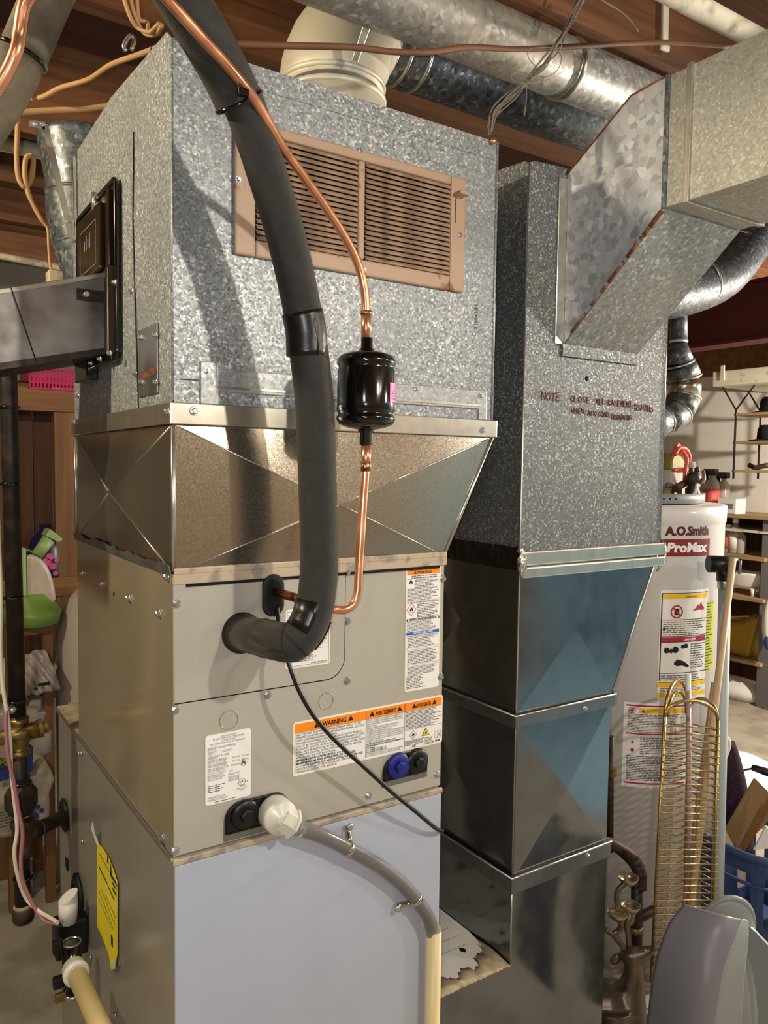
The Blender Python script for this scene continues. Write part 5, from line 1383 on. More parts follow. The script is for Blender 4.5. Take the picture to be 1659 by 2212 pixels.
a, b = Vector((-0.0600, 0.3300, 0.5274)), Vector((-0.0600, 0.1592, 0.5393)); d = (b - a).normalized()
MB().lathe(a - d * .006, d, [(.014, 0), (.019, .003), (.0195, .018), (.021, .019), (.021, .026), (.018, .030)], 24).build('coupling', 'white', cp)
MB().tube([a + d * .02, b + d * .25], .0150, 24).build('pipe', 'cream_pipe', cp)

# ------------------------------------------------------------------ wooden storage corner behind the gas pipe
SY = 1.95
sh = thing('wooden_storage_shelf', 'rough pine storage shelf with dark back boards behind the gas pipe', 'shelf', (-.2, SY, 0))
zt0, zt1 = (0.1687, 1.9500, 1.6229)[2], (0.1677, 1.9500, 1.5430)[2]
MB().box((-.9, SY - .02, zt1), (.9, SY + .02, zt0)).build('plank', 'plank', sh, bevel=.002)
MB().box((-.9, SY, zt0), (.9, SY + .42, zt0 + .02)).build('shelf_board', 'plank', sh)
MB().box((-.9, SY - .02, zt0 + .02), ((0.1540, 1.9500, 1.6347)[0], SY + .02, (0.1541, 1.9500, 1.6426)[2])).build('plank', 'plank', sh, bevel=.002)
xs = [(0.0120, 2.0000, 1.3610)[0], (0.1020, 2.0000, 1.3622)[0], (0.1664, 2.0000, 1.3630)[0], (0.2324, 2.0000, 1.3639)[0], (0.3067, 2.0000, 1.3649)[0]]
for i in range(3):
    MB().box((xs[i] + .002, 2.03, .5), (xs[i + 1] - .002, 2.05, zt1 + .02)).build('back_board', 'dark_board', sh)
MB().box(((0.2215, 1.9500, 1.3639)[0], SY - .01, .45), ((0.2976, 1.9500, 1.3649)[0] + .03, SY + .03, zt1)).build('post', 'plank_v', sh, bevel=.002)
zm0, zm1 = (0.2528, 1.9500, 0.9592)[2], (0.2521, 1.9500, 0.8908)[2]
MB().box((-.9, SY - .02, zm1), (.9, SY + .02, zm0)).build('plank', 'plank', sh, bevel=.002)
MB().box((-.9, SY + .02, zm0 - .02), (.9, SY + .42, zm0)).build('shelf_board', 'plank', sh)
# higher boards between the joists and the shelf
zz0, zz1 = (0.1438, 1.9500, 1.9957)[2], (0.1463, 1.9500, 2.1903)[2]
MB().box((-.9, SY + .25, (0.1849, 2.2000, 2.1168)[2]), (.9, SY + .28, (0.1876, 2.2000, 2.3359)[2])).build('plank', 'joist', sh)
cr = thing('copper_water_pipe', 'whitish water pipe running level above the pine shelf at the left', 'pipe', (0.1043, 1.7000, 1.9994))
a, b = Vector((0.0257, 1.7000, 1.9970)), Vector((0.1996, 1.7000, 1.9879)); MB().tube([a - (b - a) * 2, b + (b - a) * 2], .011, 14).build('pipe', 'caulk', cr)
# pink basket
pb_ = thing('pink_basket', 'pink plastic basket with small holes on the top pine plank', 'basket', (0.2101, 1.9300, 1.6241))
a, b = Vector((0.1417, 1.9300, 1.6196)), Vector((0.3104, 1.9300, 1.6828))
fb = MB(); nx, nz = 14, 3
for i in range(nx + 1):
    x = a.x + (b.x - a.x) * i / nx; fb.box((x - .0035, 1.925, a.z), (x + .0035, 1.93, b.z))
for j in range(nz + 1):
    z = a.z + (b.z - a.z) * j / nz; fb.box((a.x, 1.924, z - .003), (b.x, 1.931, z + .003))
fb.box((a.x, 1.93, a.z), (b.x, 2.12, a.z + .004)); fb.box((a.x, 2.11, a.z), (b.x, 2.12, b.z)); fb.box((a.x, 1.93, a.z), (a.x + .006, 2.12, b.z))
fb.build('basket_body', 'pink_basket', pb_)
MB().box((a.x + .07, 1.921, a.z + .002), (a.x + .14, 1.9245, a.z + .006)).build('label_strip', 'magenta', pb_)
MB().box((a.x, 1.92, b.z), (b.x, 1.935, b.z + .006)).build('rim', 'pink_basket', pb_, bevel=.002)

# ------------------------------------------------------------------ green cleaning machine on its wooden stand
MY = 1.55
gm_ = thing('green_steam_cleaner', 'green and cloudy clear carpet cleaner standing on a wooden stand', 'cleaning machine', (0.0989, 1.5500, 0.8706))
zb0, zb1, zb2 = (0.0988, 1.5500, 0.8678)[2], (0.0994, 1.5500, 0.9133)[2], (0.0997, 1.5500, 0.9418)[2]
xl, xr = (0.0039, 1.5500, 0.9500)[0], (0.1712, 1.5500, 0.9067)[0]
xm_ = (xl + xr) / 2; wr = (xr - xl) / 2
prof = []
b_ = MB()
nseg = 36
def oval(z, sx, sy, cx=xm_): return [(cx + sx * math.cos(2 * math.pi * i / nseg), MY + .06 + sy * math.sin(2 * math.pi * i / nseg), z) for i in range(nseg)]
rings = [oval(zb0, wr * .86, .10), oval(zb0 + .008, wr * .95, .115), oval(zb1 - .012, wr, .12), oval(zb1, wr * .99, .118), oval(zb1 + .006, wr * .90, .105), oval(zb2 + .02, wr * .78, .095, xm_ - .02), oval(zb2 + .024, wr * .72, .09, xm_ - .02)]
for r in rings: b_.v += r
for i in range(len(rings) - 1):
    for k in range(nseg):
        b_.f.append((i * nseg + k, i * nseg + (k + 1) % nseg, (i + 1) * nseg + (k + 1) % nseg, (i + 1) * nseg + k)); b_.sm.append(True)
b_.f.append(tuple(range(nseg))[::-1]); b_.sm.append(False); b_.f.append(tuple(range((len(rings) - 1) * nseg, len(rings) * nseg))); b_.sm.append(False)
b_.build('base', 'green', gm_)
# cloudy tank: quarter-dome outline extruded across
tx0 = (0.0647, 1.5500, 0.9448)[0]; tz0, tz1 = (0.0672, 1.5500, 0.9333)[2], (0.0691, 1.5500, 1.0878)[2]; tx1 = (0.1486, 1.5500, 0.9376)[0]
tk_ = MB(); pts = [(tx0, tz0)]
for i in range(11):
    a = math.radians(90 * i / 10); pts.append((tx0 + (tx1 - tx0) * math.cos(a) ** .8, tz0 + (tz1 - tz0) * math.sin(a) ** 1.0))
tk_.prism([(x, MY, z) for x, z in pts], (0, .13, 0)); tk_.build('clear_tank', 'cloudy', gm_, bevel=.012)
bx1 = (0.0652, 1.5500, 1.0852)[0]; bz1 = (0.0439, 1.5500, 1.1087)[2]
MB().box(((0.0271, 1.5500, 1.0872)[0], MY - .004, zb2 - .02), (bx1, MY + .12, bz1)).build('back_column', 'green_pale', gm_, bevel=.008)
MB().prism([(bx1 - .02, MY + .02, bz1), (0.0801, 1.5700, 1.0937), (0.1008, 1.5700, 1.0742), (bx1 + .02, MY + .02, bz1 - .012)], (0, .07, 0)).build('shoulder', 'green_pale', gm_, bevel=.005)
n0, n1, n2 = Vector((0.0982, 1.5700, 1.0829)), Vector((0.1331, 1.5700, 1.1311)), Vector((0.1520, 1.5700, 1.1433))
MB().tube([n0, n1], [.017, .020], 16).build('nozzle_neck', 'green_pale', gm_)
MB().prism([(0.1191, 1.5500, 1.1419), (0.1325, 1.5500, 1.1641), (0.1708, 1.5500, 1.1299), (0.1586, 1.5500, 1.1204)], (0, .07, 0)).build('nozzle_head', 'green_pale', gm_, bevel=.003)
bt = thing('navy_bottle', 'navy blue bottle with pink print behind the green cleaner', 'bottle', (0.1725, 1.7800, 0.9860))
zb_ = zm0
MB().lathe(((0.1972, 1.9500, 0.9712)[0], 1.99, zm0), (0, 0, 1), [(.06, 0), (.062, .01), (.06, .10), (.045, .14), (.02, .165), (.02, .185)], 20).build('bottle', 'navy', bt)
o = Vector((0.1877, 1.9280, 1.0154)); mg = MB(); fm = FRONT(o)
for a, b2, r in ((0, 0, .016), (.02, -.015, .012), (.012, .02, .012), (.03, -.04, .009), (.034, .004, .008)): disc2(mg, fm, a, b2, r, 0, 9)
mg.build('print_blots', 'magenta', bt, solid=.001)
sd = thing('wooden_stand', 'narrow wooden stand under the green cleaner holding bags', 'stand', (0.0861, 1.6000, 0.2161))
xs0, xs1 = (0.0023, 1.5500, 0.8386)[0], (0.1367, 1.5500, 0.8235)[0]
MB().box((xs0, MY - .02, zb0 - .022), (xs1, MY + .24, zb0 - .001)).build('top_board', 'plank', sd)
for x in (xs0, xs1 - .03):
    for y in (MY - .02, MY + .20):
        MB().box((x, y, 0), (x + .028, y + .028, zb0 - .022)).build('leg', 'plank_v', sd, bevel=.002)
# bags stacked in and before the stand
def sack(name, label, c, size, mat, seed, cat='bag', group=None):
    rg = random.Random(seed)
    ph = [rg.uniform(0, 6.3) for _ in range(6)]
    mb = MB(); seg, rings = 28, 16; vs = []
    for i in range(rings + 1):
        p = -math.pi / 2 + math.pi * i / rings
        for k in range(seg):
            t = 2 * math.pi * k / seg
            e = .45
            sx = math.copysign(abs(math.cos(t)) ** e, math.cos(t)) * max(math.cos(p), 0) ** .3; sy = math.copysign(abs(math.sin(t)) ** e, math.sin(t)) * max(math.cos(p), 0) ** .3
            sz = math.copysign(abs(math.sin(p)) ** .6, math.sin(p))
            w_ = 1 + .05 * math.sin(3 * t + ph[0] + 4 * sz) + .04 * math.sin(5 * t + ph[1] - 5 * sz) + .03 * math.sin(9 * sz + ph[2])
            vs.append((c[0] + size[0] * sx * w_, c[1] + size[1] * sy * w_, c[2] + size[2] * (sz + 1) * (1 + .04 * math.sin(2 * t + ph[3]))))
    mb.add(vs, [(i * seg + k, i * seg + (k + 1) % seg, (i + 1) * seg + (k + 1) % seg, (i + 1) * seg + k) for i in range(rings) for k in range(seg)], True)
    r = thing(name, label, cat, (c[0], c[1], c[2]), group)
    mb.build('sack_body', mat, r)
    return r
zc1 = (0.0636, 1.5000, 0.2622)[2]
b1 = sack('pet_food_sack', 'white pet food sack with blue paw print and blue band low at the left', ((0.0246, 1.5000, 0.3994)[0], 1.52, (0.0254, 1.5000, 0.2690)[2]), (.088, .09, .105), 'bag_paper', 1)
fz_ = 1.405
def stamp(parent, name, mat, fn, y):
    mb = MB(); fn(mb); return mb.build(name, mat, parent, solid=.001)
o = Vector((0.0390, 1.4200, 0.3353)); fm = FRONT(o)
paw = MB()
for a, b2, r in ((.017, -.002, .013), (.0, .014, .007), (.012, .026, .007), (.028, .024, .007), (.038, .010, .007)): disc2(paw, fm, a, b2, r, 0, 14)
bl_ = MB(); p, q = Vector((-0.0377, 1.4250, 0.4535)), Vector((0.0539, 1.4250, 0.4681)); bl_.add([p, q, (0.0573, 1.4250, 0.5404), (0.0304, 1.4250, 0.5619), (0.0235, 1.4250, 0.5086), (-0.0369, 1.4250, 0.5073)], [(0, 1, 2, 3, 4, 5)])
bl_.build('blue_band', 'bag_blue', b1, solid=.002); paw.build('paw_print', 'bag_blue', b1, solid=.001)
lf_ = MB(); lf_.add([(-0.0377, 1.4200, 0.4930), (-0.0102, 1.4200, 0.4967), (-0.0075, 1.4200, 0.5165), (-0.0372, 1.4200, 0.5291)], [(0, 1, 2, 3)]); lf_.build('leafy_print', 'print_olive', b1, solid=.002)
fpn = MB(); fine_print(fpn, FRONT((-0.0379, 1.4100, 0.3242)), 0, .045, .05, 0, 6, 3, 0); fpn.build('fine_print', 'fine_ink', b1, solid=.0006)
b2_ = sack('folded_paper_bag', 'crumpled beige paper bag stacked between the pet food sack and the clear bag', ((0.0560, 1.5800, 0.5097)[0], 1.60, (0.0657, 1.5800, 0.4422)[2]), (.082, .08, .092), 'bag_clear', 2)
b3 = sack('paper_bundle', 'pale wrapped paper bundle on top of the beige bag under the stand', ((0.0688, 1.6200, 0.7155)[0], 1.64, (0.0679, 1.6200, 0.6424)[2] + .01), (.085, .08, .05), 'paper', 4)
# clear plastic bag with a card hanging off the stand
cb = thing('clear_plastic_bag', 'crinkled clear plastic bag with a folded card hanging beside the gas pipe', 'bag', (0.0687, 1.5000, 0.6729))
Q = [Vector((0.0202, 1.5200, 0.7938)), Vector((0.1098, 1.5200, 0.8011)), Vector((0.1476, 1.4900, 0.6819)), Vector((0.0377, 1.4800, 0.6716))]
def sheet(u, v):
    p = Q[0].lerp(Q[1], u).lerp(Q[3].lerp(Q[2], u), v)
    return p + Vector((0, -.02 * math.sin(math.pi * v) + .012 * math.sin(9 * u + 5 * v) + .006 * math.sin(23 * u - 11 * v), .004 * math.sin(12 * u)))
MB().grid(sheet, 22, 18).build('bag_film', 'bag_clear', cb, solid=.003)
cd_ = MB(); cd_.prism([(0.0310, 1.5450, 0.7731), (0.0878, 1.5450, 0.7787), (0.0845, 1.5450, 0.7277), (0.0431, 1.5450, 0.7220)], (0, .006, 0)); cd_.build('folded_card', 'paper', cb)
pr_ = MB(); fine_print(pr_, FRONT((0.0793, 1.4700, 0.6984)), 0, .05, .02, 0, 1, 77, 0, ragged=.05); disc2(pr_, FRONT((0.0717, 1.4700, 0.6967)), 0, 0, .004, 0, 8); disc2(pr_, FRONT((0.1128, 1.4700, 0.7131)), 0, 0, .004, 0, 8)
pr_.build('bag_print', 'ink', cb, solid=.0006)
# white drum behind the furnace
dxc = (0.1590, 1.6600, 0.6183)[0] + .17
dr = thing('white_drum', 'rounded off-white drum standing behind the coil cabinet at the left', 'drum', (dxc, 1.62, 0))
MB().lathe((dxc, 1.62, 0), (0, 0, 1), [(.16, 0), (.17, .02), (.17, .78), (.16, .86), (.13, .93), (.08, .98), (.03, 1.0)], 40).build('drum_body', 'white_drum', dr)

# ------------------------------------------------------------------ stack behind the plenum, hanger brackets, cables at the upper left
sk_ = thing('rear_round_duct', 'dull galvanised round duct rising behind the left side of the plenum', 'duct', (0.0245, 0.7200, 1.7254))
MB().tube(spl([(0.0276, 0.7200, 2.0353), (0.0361, 0.7200, 1.9869), (0.0445, 0.7200, 1.9333), (0.0458, 0.7200, 1.8779), (0.0580, 0.7200, 1.8146), (0.0814, 0.7200, 1.7426), (0.0977, 0.7200, 1.6778)], 6), .064, 32).build('pipe', 'pipe_galv', sk_)
for p_, q_ in (((0.0453, 0.7200, 1.9149), (0.0460, 0.7200, 1.8965)), ((0.0562, 0.7200, 1.8237), (0.0598, 0.7200, 1.8084))):
    p_, q_ = Vector(p_), Vector(q_); MB().lathe(p_, q_ - p_, [(.064, -.004), (.067, 0), (.064, .004)], 28).build('crimped_bead', 'pipe_galv', sk_)
def bracket(label, a, b, c):
    k = thing('hanger_bracket', label, 'bracket', b, 'thin metal hanger brackets')
    a, b, c = Vector(a), Vector(b), Vector(c)
    d = (c - b).normalized(); s_ = d.cross(Vector((0, 1, 0))).normalized() * .0055
    MB().prism([b - s_, b + s_, c + s_, c - s_], (0, .0016, 0)).build('arm', 'strip', k)
    MB().prism([a + Vector((0, 0, -.006)), b + Vector((0, 0, -.010)), b + Vector((0, 0, .004)), a + Vector((0, 0, .006))], (0, .0016, 0)).build('foot', 'strip', k)
    screws(k, [a.lerp(b, .35), a.lerp(b, .9), b.lerp(c, .80), b.lerp(c, .96)], ON_FRONT, SCREW_S)
bracket('thin bent metal hanger bracket from a joist to the round duct by the plenum', (-0.0763, 0.5500, 1.9684), (-0.0495, 0.5500, 1.9726), (-0.0018, 0.5500, 1.7667))
wire('cable', 'tan cable sagging from the foam pipe to the top of the plenum', 'cable', [(-0.1225, 0.5500, 1.9594), (-0.0955, 0.5300, 1.9904), (-0.0632, 0.5000, 1.9970), (-0.0408, 0.4600, 2.0033), (-0.0090, 0.4000, 2.0022), (0.0029, 0.3000, 1.9886), (0.0120, 0.1600, 1.9501), (0.0153, 0.0300, 1.9121)], .0042, 'cable_tan', 'tan cables at the upper left')
wire('cable', 'tan cable running level behind the plenum just below the sagging one', 'cable', [(-0.1291, 0.5000, 1.9493), (-0.0857, 0.5000, 1.9664), (-0.0409, 0.5000, 1.9809), (0.0056, 0.5000, 1.9944), (0.0538, 0.5000, 2.0133), (0.1039, 0.5000, 2.0329)], .0052, 'cable_tan', 'tan cables at the upper left')
wire('cable', 'tan cable hanging from the joist in a hook beside the looped cord', 'cable', [(-0.0834, 0.5000, 2.0379), (-0.0963, 0.5000, 1.9960), (-0.1003, 0.5000, 1.9642), (-0.1031, 0.5000, 1.9174), (-0.1043, 0.5000, 1.8824), (-0.1018, 0.5000, 1.8520), (-0.0918, 0.5000, 1.8385), (-0.0796, 0.5100, 1.8596), (-0.0762, 0.5100, 1.8918), (-0.0844, 0.5000, 1.8946)], .0042, 'cable_tan', 'tan cables at the upper left')
pc = thing('power_cord', 'pale orange cord looping down to a plug on the grey metal box', 'cord', (-0.0763, 0.3600, 1.6610))
MB().tube(spl([(-0.0844, 0.5000, 1.8946), (-0.0904, 0.5000, 1.8855), (-0.0922, 0.5000, 1.8579), (-0.0860, 0.5000, 1.8280), (-0.0745, 0.5000, 1.8028), (-0.0635, 0.5000, 1.7850), (-0.0561, 0.5000, 1.7744), (-0.0549, 0.5000, 1.7468), (-0.0566, 0.4800, 1.7105), (-0.0557, 0.4700, 1.6928)], 6), [.0045] * 20 + [.0038] * 10 + [.0024] * 25, 8).build('cord', 'cable_tan', pc)
o = Vector((-0.0535, 0.4700, 1.6853)); MB().box((o.x - .010, .455, o.z - .014), (o.x + .014, .485, o.z + .010)).build('plug', 'caulk', pc, bevel=.002)
wire('cable', 'long brown cable stretched across the top in front of the elbow and ducts', 'cable', [(0.0141, 0.0000, 1.9089), (0.0639, 0.0100, 1.9158), (0.1548, 0.0200, 1.9437), (0.2733, 0.0200, 1.9765), (0.3465, 0.0200, 1.9915), (0.4158, 0.0200, 2.0119), (0.4894, 0.0200, 2.0407), (0.5991, 0.0200, 2.0703), (0.7089, 0.0100, 2.1026), (0.8409, 0.0000, 2.1433), (0.9463, -0.0200, 2.1680), (1.0746, -0.0600, 2.1816)], .0048, 'cable_brown')
# grey wire bundle tied to the plenum corner
wb_ = thing('wire_bundle', 'tangled bundle of thin old grey wires hanging to the plenum corner', 'wires', (0.5245, 0.0000, 1.9063))
rg = random.Random(11)
for i in range(7):
    j = lambda s: Vector((rg.uniform(-s, s), rg.uniform(-s, s), rg.uniform(-s, s)))
    pts = [Vector(q) + j(.006 if n_ else .010) for n_, q in enumerate(((0.7095, -0.0200, 2.1901), (0.6846, -0.0200, 2.1364), (0.6606, -0.0100, 2.0804), (0.6191, -0.0100, 2.0307), (0.5681, -0.0050, 1.9815), (0.5355, 0.0000, 1.9419), (0.5205, 0.0000, 1.9090)))]
    MB().tube(spl(pts, 5), .0014, 6).build('wire', 'wire_grey', wb_)
MB().tube(spl([(0.6191, -0.0100, 2.0307), (0.5861, -0.0200, 2.0335), (0.5846, -0.0200, 2.0476), (0.6030, -0.0200, 2.0568), (0.6399, -0.0200, 2.0670), (0.6587, -0.0200, 2.0590), (0.6519, -0.0200, 2.0359), (0.6255, -0.0200, 2.0166), (0.6036, -0.0100, 2.0189)], 6), .0007, 5).build('loose_loop', 'wire_grey', wb_)
MB().tube(spl([(0.5854, -0.0100, 1.9991), (0.5564, -0.0150, 1.9935), (0.5541, -0.0150, 2.0031), (0.5731, -0.0150, 2.0113), (0.5989, -0.0150, 2.0119), (0.5870, -0.0150, 1.9939), (0.5867, -0.0150, 1.9717), (0.5834, -0.0150, 1.9450)], 6), .0009, 5).build('loose_loop', 'wire_grey', wb_)
MB().tube(spl([(0.7312, -0.0300, 2.1735), (0.7909, -0.0300, 2.1697), (0.8222, -0.0300, 2.1599), (0.8390, -0.0300, 2.1507)], 5), .002, 6).build('loose_end', 'wire_grey', wb_)
MB().ball((0.5255, -0.0060, 1.8936), .005, 10, 8).build('copper_end', 'copper', wb_)
# tied wires and clips at the plenum's top left corner
wc = thing('tied_wires', 'knot of tan wires with metal clips at the top left corner of the plenum', 'wires', (-0.0085, 0.0500, 1.9240))
for pts in ([(-0.0238, 0.1000, 1.9890), (-0.0178, 0.1000, 1.9671), (-0.0056, 0.1000, 1.9469), (0.0038, 0.0800, 1.9380), (0.0036, 0.0500, 1.9365)], [(-0.0329, 0.1000, 1.9860), (-0.0222, 0.1000, 1.9597), (-0.0118, 0.1000, 1.9498), (0.0007, 0.0800, 1.9388)], [(-0.0146, 0.1000, 1.9920), (-0.0117, 0.1000, 1.9630), (-0.0006, 0.1000, 1.9617), (-0.0042, 0.0800, 1.9385), (0.0038, 0.0600, 1.9439)]):
    MB().tube(spl(pts, 6), .0028, 7).build('wire', 'cable_tan', wc)
MB().tube(spl([(-0.0236, 0.1200, 1.9259), (-0.0261, 0.1200, 1.9324), (-0.0185, 0.1200, 1.9469), (-0.0123, 0.1200, 1.9445), (-0.0162, 0.1200, 1.9293)], 5), .003, 7).build('metal_clip', 'zinc', wc)

# ------------------------------------------------------------------ water heater
HX, HY, HR = 1.555, .52, .25
HZ = (1.4968, 0.2769, 1.2720)[2]
wh = thing('water_heater', 'light grey enamel water heater with red brand plate behind the return duct', 'water heater', (HX, HY, 0))
MB().lathe((HX, HY, 0), (0, 0, 1), [(.235, .0), (.235, .04), (HR, .045), (HR, HZ - .055), (HR + .001, HZ - .053), (HR + .001, HZ - .050), (HR + .003, HZ - .048), (HR + .004, HZ - .004), (HR - .002, HZ), (.02, HZ + .002)], 72).build('tank', 'tank', wh)
a_cam = math.atan2(-.3287 - HX, -(-.9892 - HY))
def tank_map(a0):
    return lambda a, b, h=0.0: Vector((HX + (HR + h) * math.sin(a0 + a / HR), HY - (HR + h) * math.cos(a0 + a / HR), b))
def ang(p): return math.atan2(p[0] - HX, -(p[1] - HY))
TM = tank_map(0.0)
def arc(p): return ang(p) * HR
# brand letters
L0, L1 = (1.4207, 0.3092, 1.1959), (1.5522, 0.2700, 1.1966)
lt = MB(); letters(lt, TM, 'A.O.Smith', arc(L0), L0[2], ((1.4349, 0.3007, 1.2206)[2] - L0[2]) * 1.35, arc(L1) - arc(L0), bold=.055, h=.0008); lt.build('brand_letters', 'brand_ink', wh)
R0, R1 = (1.3835, 0.3381, 1.1397), (1.5593, 0.2700, 1.1826)
zr0, zr1 = (1.4742, 0.2834, 1.1394)[2], (1.4724, 0.2840, 1.1849)[2]
bp_ = MB(); patch(bp_, TM, arc(R0), zr0, arc(R1), zr1, .0006, 16); bpl = bp_.build('brand_plate', 'brand_red', wh)
rg_ = MB(); ca, cb_ = (arc((1.4104, 0.3161, 1.1664)) + arc(R1)) / 2, (zr0 + zr1) / 2; ww = arc(R1) - arc((1.4104, 0.3161, 1.1664)); hh_ = zr1 - zr0
for k in range(4):
    ring2(rg_, TM, ca, cb_, ww * (.30 + .045 * k), ww * (.318 + .045 * k), .0009, 40, hh_ * .9 / ww)
rg_.build('plate_rings', 'brand_red2', bpl)
pl_ = MB(); a0_, a1_ = (1.4262, 0.3058, 1.1519), (1.5469, 0.2701, 1.1519); letters(pl_, TM, 'ProMax', arc(a0_), a0_[2], hh_ * .74, arc(a1_) - arc(a0_), bold=.05, shear=.12, h=.0013); pl_.build('plate_letters', 'label', bpl)
# warning labels
def tank_label(tl, br, name):
    a0, a1, z1, z0 = arc(tl), arc(br), tl[2], br[2]
    mb = MB(); patch(mb, TM, a0, z0, a1, z1, .0006, 14)
    return mb.build(name, 'label', wh), a0, a1, z0, z1
lb, a0, a1, z0, z1 = tank_label((1.4156, 0.3125, 1.0495), (1.5615, 0.2701, 0.7451), 'warning_label')
w, hh = a1 - a0, z1 - z0
def fr(mb, u0, v0, u1, v1, h=.0010): patch(mb, TM, a0 + w * u0, z0 + hh * v0, a0 + w * u1, z0 + hh * v1, h, 10)
for q_ in ((.04, .925, .97, .965), (.0, .145, .99, .185), (.0, .055, .99, .095)):
    y = MB(); fr(y, *q_); y.build('yellow_band', 'label_yellow', lb)
r = MB(); fr(r, .04, .545, .95, .585); r.build('red_band', 'label_red', lb); r = MB()
cu, cv = a0 + w * .30, z0 + hh * .81
ring2(r, TM, cu, cv, .014, .018, .0013); poly2(r, TM, [(cu - .012, cv + .009), (cu - .009, cv + .012), (cu + .012, cv - .009), (cu + .009, cv - .012)], .0014)
r.build('prohibition_sign', 'label_red', lb); r = MB()
poly2(r, TM, [(a0 + w * (.62 + p[0] * .26), z0 + hh * (.815 + p[1] * .075)) for p in ((0, 0), (.3, .35), (.4, .7), (.55, .5), (.75, 1), (.85, .5), (1.05, .3), (1, 0))], .0013)
r.build('red_flame', 'label_red', lb)
k = MB()
for v in (.97, .59, .54, .265, .185, .735): fr(k, .02, v, .98, v + .006)
fr(k, .02, .2, .04, .97)
poly2(k, TM, [(cu - .007, cv - .009), (cu + .007, cv - .009), (cu + .007, cv + .009), (cu - .007, cv + .009)], .0012)
for u, v, rr_ in ((.14, .47, .008), (.22, .465, .006), (.30, .475, .009), (.44, .50, .006), (.50, .505, .007)): disc2(k, TM, a0 + w * u, z0 + hh * v, rr_, .0012, 12)
poly2(k, TM, [(a0 + w * (.28 + p[0] * .3), z0 + hh * (.31 + p[1] * .09)) for p in ((0, .6), (.2, .9), (.5, .75), (.7, .6), (1, .2), (.95, 0), (.5, .25), (.2, .2), (0, .35))], .0012)
warn_tri(k, TM, a0 + w * .08, z0 + hh * .655, .008, .0012); letters(k, TM, 'WARNING', a0 + w * .58, z0 + hh * .932, .008, w * .26, 'C', h=.0014)
k.build('black_print', 'ink', lb)
f = MB(); fine_print(f, TM, a0 + w * .06, a0 + w * .94, z0 + hh * .73, z0 + hh * .60, 7, 31, .0012); fine_print(f, TM, a0 + w * .60, a0 + w * .95, z0 + hh * .53, z0 + hh * .30, 11, 32, .0012); fine_print(f, TM, a0 + w * .05, a0 + w * .95, z0 + hh * .255, z0 + hh * .20, 3, 33, .0012); fine_print(f, TM, a0 + w * .05, a0 + w * .95, z0 + hh * .14, z0 + hh * .10, 3, 34, .0012)
f.build('fine_print', 'fine_ink', lb)
dl = MB(); letters(dl, TM, 'DANGER', a0 + w * .58, z0 + hh * .553, .008, w * .26, 'C', bold=True, h=.0014); dl.build('white_print', 'label', lb)
lb, a0, a1, z0, z1 = tank_label((1.3547, 0.3704, 0.7451), (1.5000, 0.2761, 0.5137), 'safety_label')
w, hh = a1 - a0, z1 - z0
r = MB()
for v in (.955, .625, .04): fr(r, .04, v, .97, v + .018)
ring2(r, TM, a0 + w * .12, z0 + hh * .905, .007, .009, .0012); disc2(r, TM, a0 + w * .12, z0 + hh * .905, .004, .0012, 10); disc2(r, TM, a0 + w * .14, z0 + hh * .44, .005, .0012, 10)
r.build('red_print', 'label_red', lb)
y = MB(); fr(y, .22, .88, .97, .935); y.build('yellow_band', 'label_yellow', lb)
f = MB(); fine_print(f, TM, a0 + w * .06, a0 + w * .95, z0 + hh * .87, z0 + hh * .65, 12, 41, .0012); fine_print(f, TM, a0 + w * .25, a0 + w * .95, z0 + hh * .60, z0 + hh * .40, 10, 42, .0012); fine_print(f, TM, a0 + w * .06, a0 + w * .95, z0 + hh * .38, z0 + hh * .08, 15, 43, .0012)
warn_tri(f, TM, a0 + w * .28, z0 + hh * .888, .009, .0014); warn_tri(f, TM, a0 + w * .14, z0 + hh * .52, .008, .0014); warn_tri(f, TM, a0 + w * .55, z0 + hh * .09, .008, .0014)
f.build('fine_print', 'fine_ink', lb)
lb, a0, a1, z0, z1 = tank_label((1.5574, 0.2700, 1.0130), (1.5948, 0.2732, 0.8232), 'guide_label')
lb.data.materials[0] = MAT['green_label']
w, hh = a1 - a0, z1 - z0
f = MB(); fine_print(f, TM, a0, a1, z1, z0, 24, 51, .0012, ragged=.6, fill=.3); f.build('fine_print', 'ink', lb)

# tray and the things on top of the tank
ty = thing('round_tray', 'grey perforated round tray on top of the water heater', 'tray', (HX, HY, HZ + .003))
MB().lathe((HX, HY, HZ + .003), (0, 0, 1), [(.19, 0), (.195, .003), (.195, .028), (.191, .028), (.188, .004), (.01, .004)], 56).build('tray_body', 'tray_grey', ty)
th = MB()
for i in range(9):
    a = a_cam + math.radians(-8 + 5.2 * i); disc2(th, flat_map((HX + .1955 * math.sin(a), HY - .1955 * math.cos(a), HZ + .018), (math.cos(a), math.sin(a), 0), (0, 0, 1), (math.sin(a), -math.cos(a), 0)), 0, 0, .0025, .0006, 10)
th.build('slots', 'black_matte', ty, solid=.0005)
ZTT = HZ + .0085
g1 = thing('gift_packet', 'olive and cream packet tied with coral ribbon on the water heater tray', 'packet', (1.6322, 0.4450, 1.2801))
c = Vector((1.6288, 0.4472, 1.2801)); c.z = ZTT
MB().box((c.x - .035, c.y - .025, c.z), (c.x + .035, c.y + .025, c.z + .085)).build('cream_box', 'paper', g1, bevel=.004)
MB().box((c.x - .03, c.y - .02, c.z + .086), (c.x + .04, c.y + .03, c.z + .135)).build('olive_packet', 'gift_green', g1, bevel=.006)
